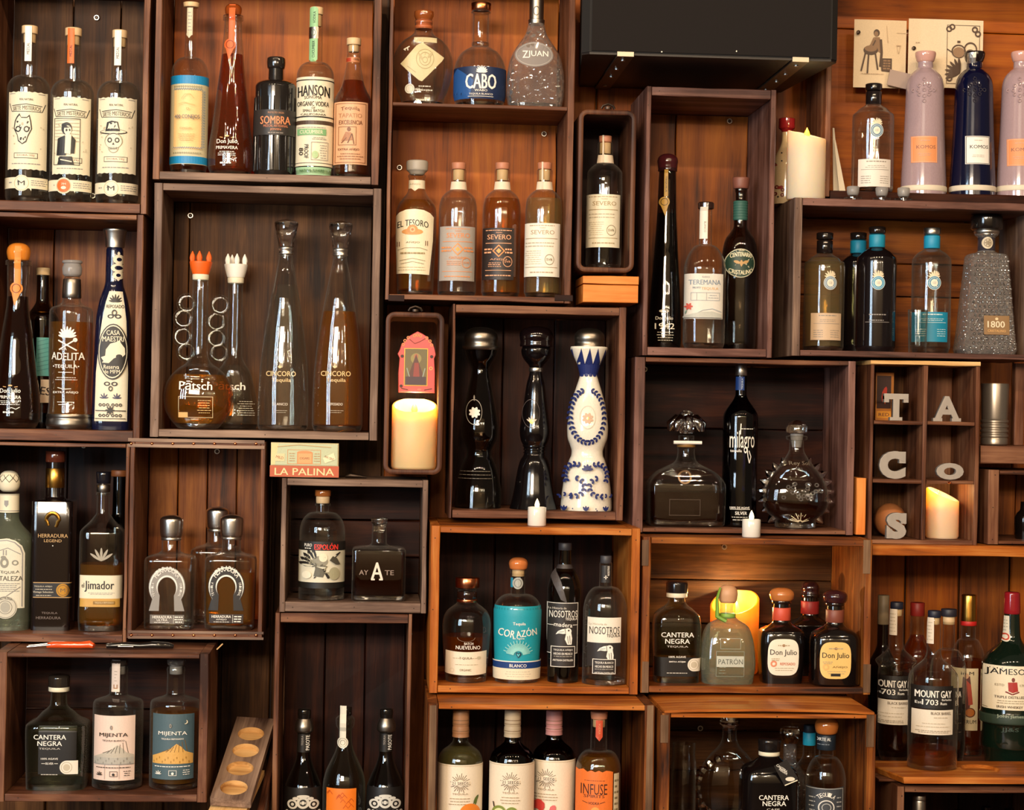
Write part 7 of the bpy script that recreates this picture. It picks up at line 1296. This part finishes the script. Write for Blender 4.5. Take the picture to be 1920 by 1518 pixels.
# ---- wooden flight tray leaning at bottom left
def flight(label, x0, y0, Yn, x1, y1, Yt, hwp, thk, holes, m, nm):
    A = P(x0, y0, Yn); B = P(x1, y1, Yt); d = B-A; L_ = d.length; t = thing(nm, label, 'tray' if holes else 'board', A); k_ = KPX(Yn)
    u = d.normalized(); s_ = Vector((1, 0, 0)); s_ = (s_-u*s_.dot(u)).normalized(); nn = s_.cross(u); w_ = hwp*k_
    if nn.z < 0: nn = -nn
    mt = Matrix((s_, u, nn)).transposed().to_4x4(); t.matrix_world = Matrix.Translation(A) @ mt
    if not holes: board((-w_, 0, -thk), (w_, L_, 0), 1, m).build('board', t); return t
    # top face with real sunken cups
    me = M(); n = 24; hs = [h*L_ for h in holes]; seg = [0]+[(hs[i]+hs[i+1])/2 for i in range(len(hs)-1)]; seg.append(min(L_, 2*hs[-1]-seg[-1])); R_ = w_*.68
    for i, h in enumerate(hs):
        a0, a1 = seg[i], seg[i+1]; sq = []; ci = []
        for j in range(n):
            a = 2*math.pi*j/n; c_, q_ = math.cos(a), math.sin(a); m_ = max(abs(c_), abs(q_)); sx, sy = c_/m_*w_, q_/m_; sq.append((sx, h+sy*((a1-h) if sy > 0 else (h-a0)), 0)); ci.append((R_*c_, h+R_*.92*q_, 0))
        me.rings([sq, ci], m, False, False)
    me.add([(-w_, seg[-1], 0), (w_, seg[-1], 0), (w_, L_, 0), (-w_, L_, 0)], [(0, 1, 2, 3)], m); me.box((-w_, 0, -thk), (w_, L_, -.0085), m)
    me.add([(-w_, 0, 0), (w_, 0, 0), (w_, 0, -.009), (-w_, 0, -.009)], [(0, 3, 2, 1)], m)
    for s2 in (-1, 1): me.add([(s2*w_, 0, 0), (s2*w_, L_, 0), (s2*w_, L_, -.009), (s2*w_, 0, -.009)], [(0, 1, 2, 3)], m)
    me.build('tray_board', t)
    for h in hs:
        me = M(); me.rings([[(r*math.cos(j*.2618), h+r*.92*math.sin(j*.2618), z) for j in range(24)] for z, r in ((0.0002, R_), (-.008, R_*.93))], wood('raw', 0), False, True); me.build('round_recess', t, 30)
    return t
flight('wooden tasting tray with a row of four round recesses, bottom left', 432, 1497, -.12, 480, 1345, .12, 38, .016, (.13, .36, .58, .79), wood('greyed', 1), 'tasting_tray')
flight('second dark tray standing on edge right of the recessed tasting tray', 486, 1530, -.09, 516, 1385, .13, 7, .05, (), wood('walnut', 1), 'tasting_board')
flight('pale board under the recessed tasting tray', 421, 1530, -.14, 462, 1440, .03, 36, .012, (), wood('raw', 1), 'tasting_board')

# ---- loudspeaker under the ceiling
X = lambda px, py, Y: P(px, py, Y)
f1 = P(1092, 103, -.10); f2 = P(1572, 112, -.10); zb = P(1330, 108, -.10).z; ztop = zb+.30; cx = (f1.x+f2.x)/2
t = thing('loudspeaker', 'large black loudspeaker cabinet mounted above the tall narrow crate', 'speaker', (cx, -.10, zb)); w_ = (f2.x-f1.x)/2; dp = .345
def sring(y, off, zo): return [(-w_+off, y, zo), (w_-off, y, zo), (w_-off, y, .30-zo), (-w_+off, y, .30-zo)]
me = M(); c_ = .012
def prism(off): return [(-w_+off, 0+off), (-w_+c_+off, -.0+off)]
foot = [(-w_, .012), (-w_+.012, 0), (w_-.012, 0), (w_, .012), (w_-.03, dp), (-w_+.03, dp)]
me.rings([[(x, y, z) for x, y in foot] for z in (.004, .300)], mat('#0c0908', .8)); me.build('cabinet', t)
me = M(); me.rings([[(x*.997, y+.0015, z) for x, y in foot] for z in (0, .004)], mat('#140c08', .5)); me.build('bottom_panel', t)
me = M(); me.box((-w_+.016, -.003, .006), (w_-.016, 0, .296), mat('#100a08', 1.0)); me.build('grille_cloth', t)
for px in (1240, 1380):
    q = P(px, 100 if px < 1300 else 99, -.1); me = M(); me.rings([[(q.x-cx+r*math.cos(j*.785), y, q.z-zb+.002+r*math.sin(j*.785)) for j in range(8)] for y, r in ((-.003, .0018), (-.0045, .0012))], 'silver'); me.build('screw', t)
for px, sg in ((1172, 1), (1500, 1)):
    q = P(px, 108, -.10); x = q.x-cx; me = M(); me.box((x-.0145, -.004, -.0035), (x+.0145, dp+.004, -.0005), mat('#5d4a3a', .45, .4)); me.box((x-.0145, -.0065, -.0035), (x+.0145, -.0035, .0045), mat('#b8ab98', .35, .6)); o = me.build('mounting_bracket', t)
    for yy in (.03, .12, .2, .3): me = M(); me.rings([[(x+.004*math.cos(j*.785), yy+.004*math.sin(j*.785), z) for j in range(8)] for z in (-.0035, -.0055)], 'silver'); me.build('bolt', o)
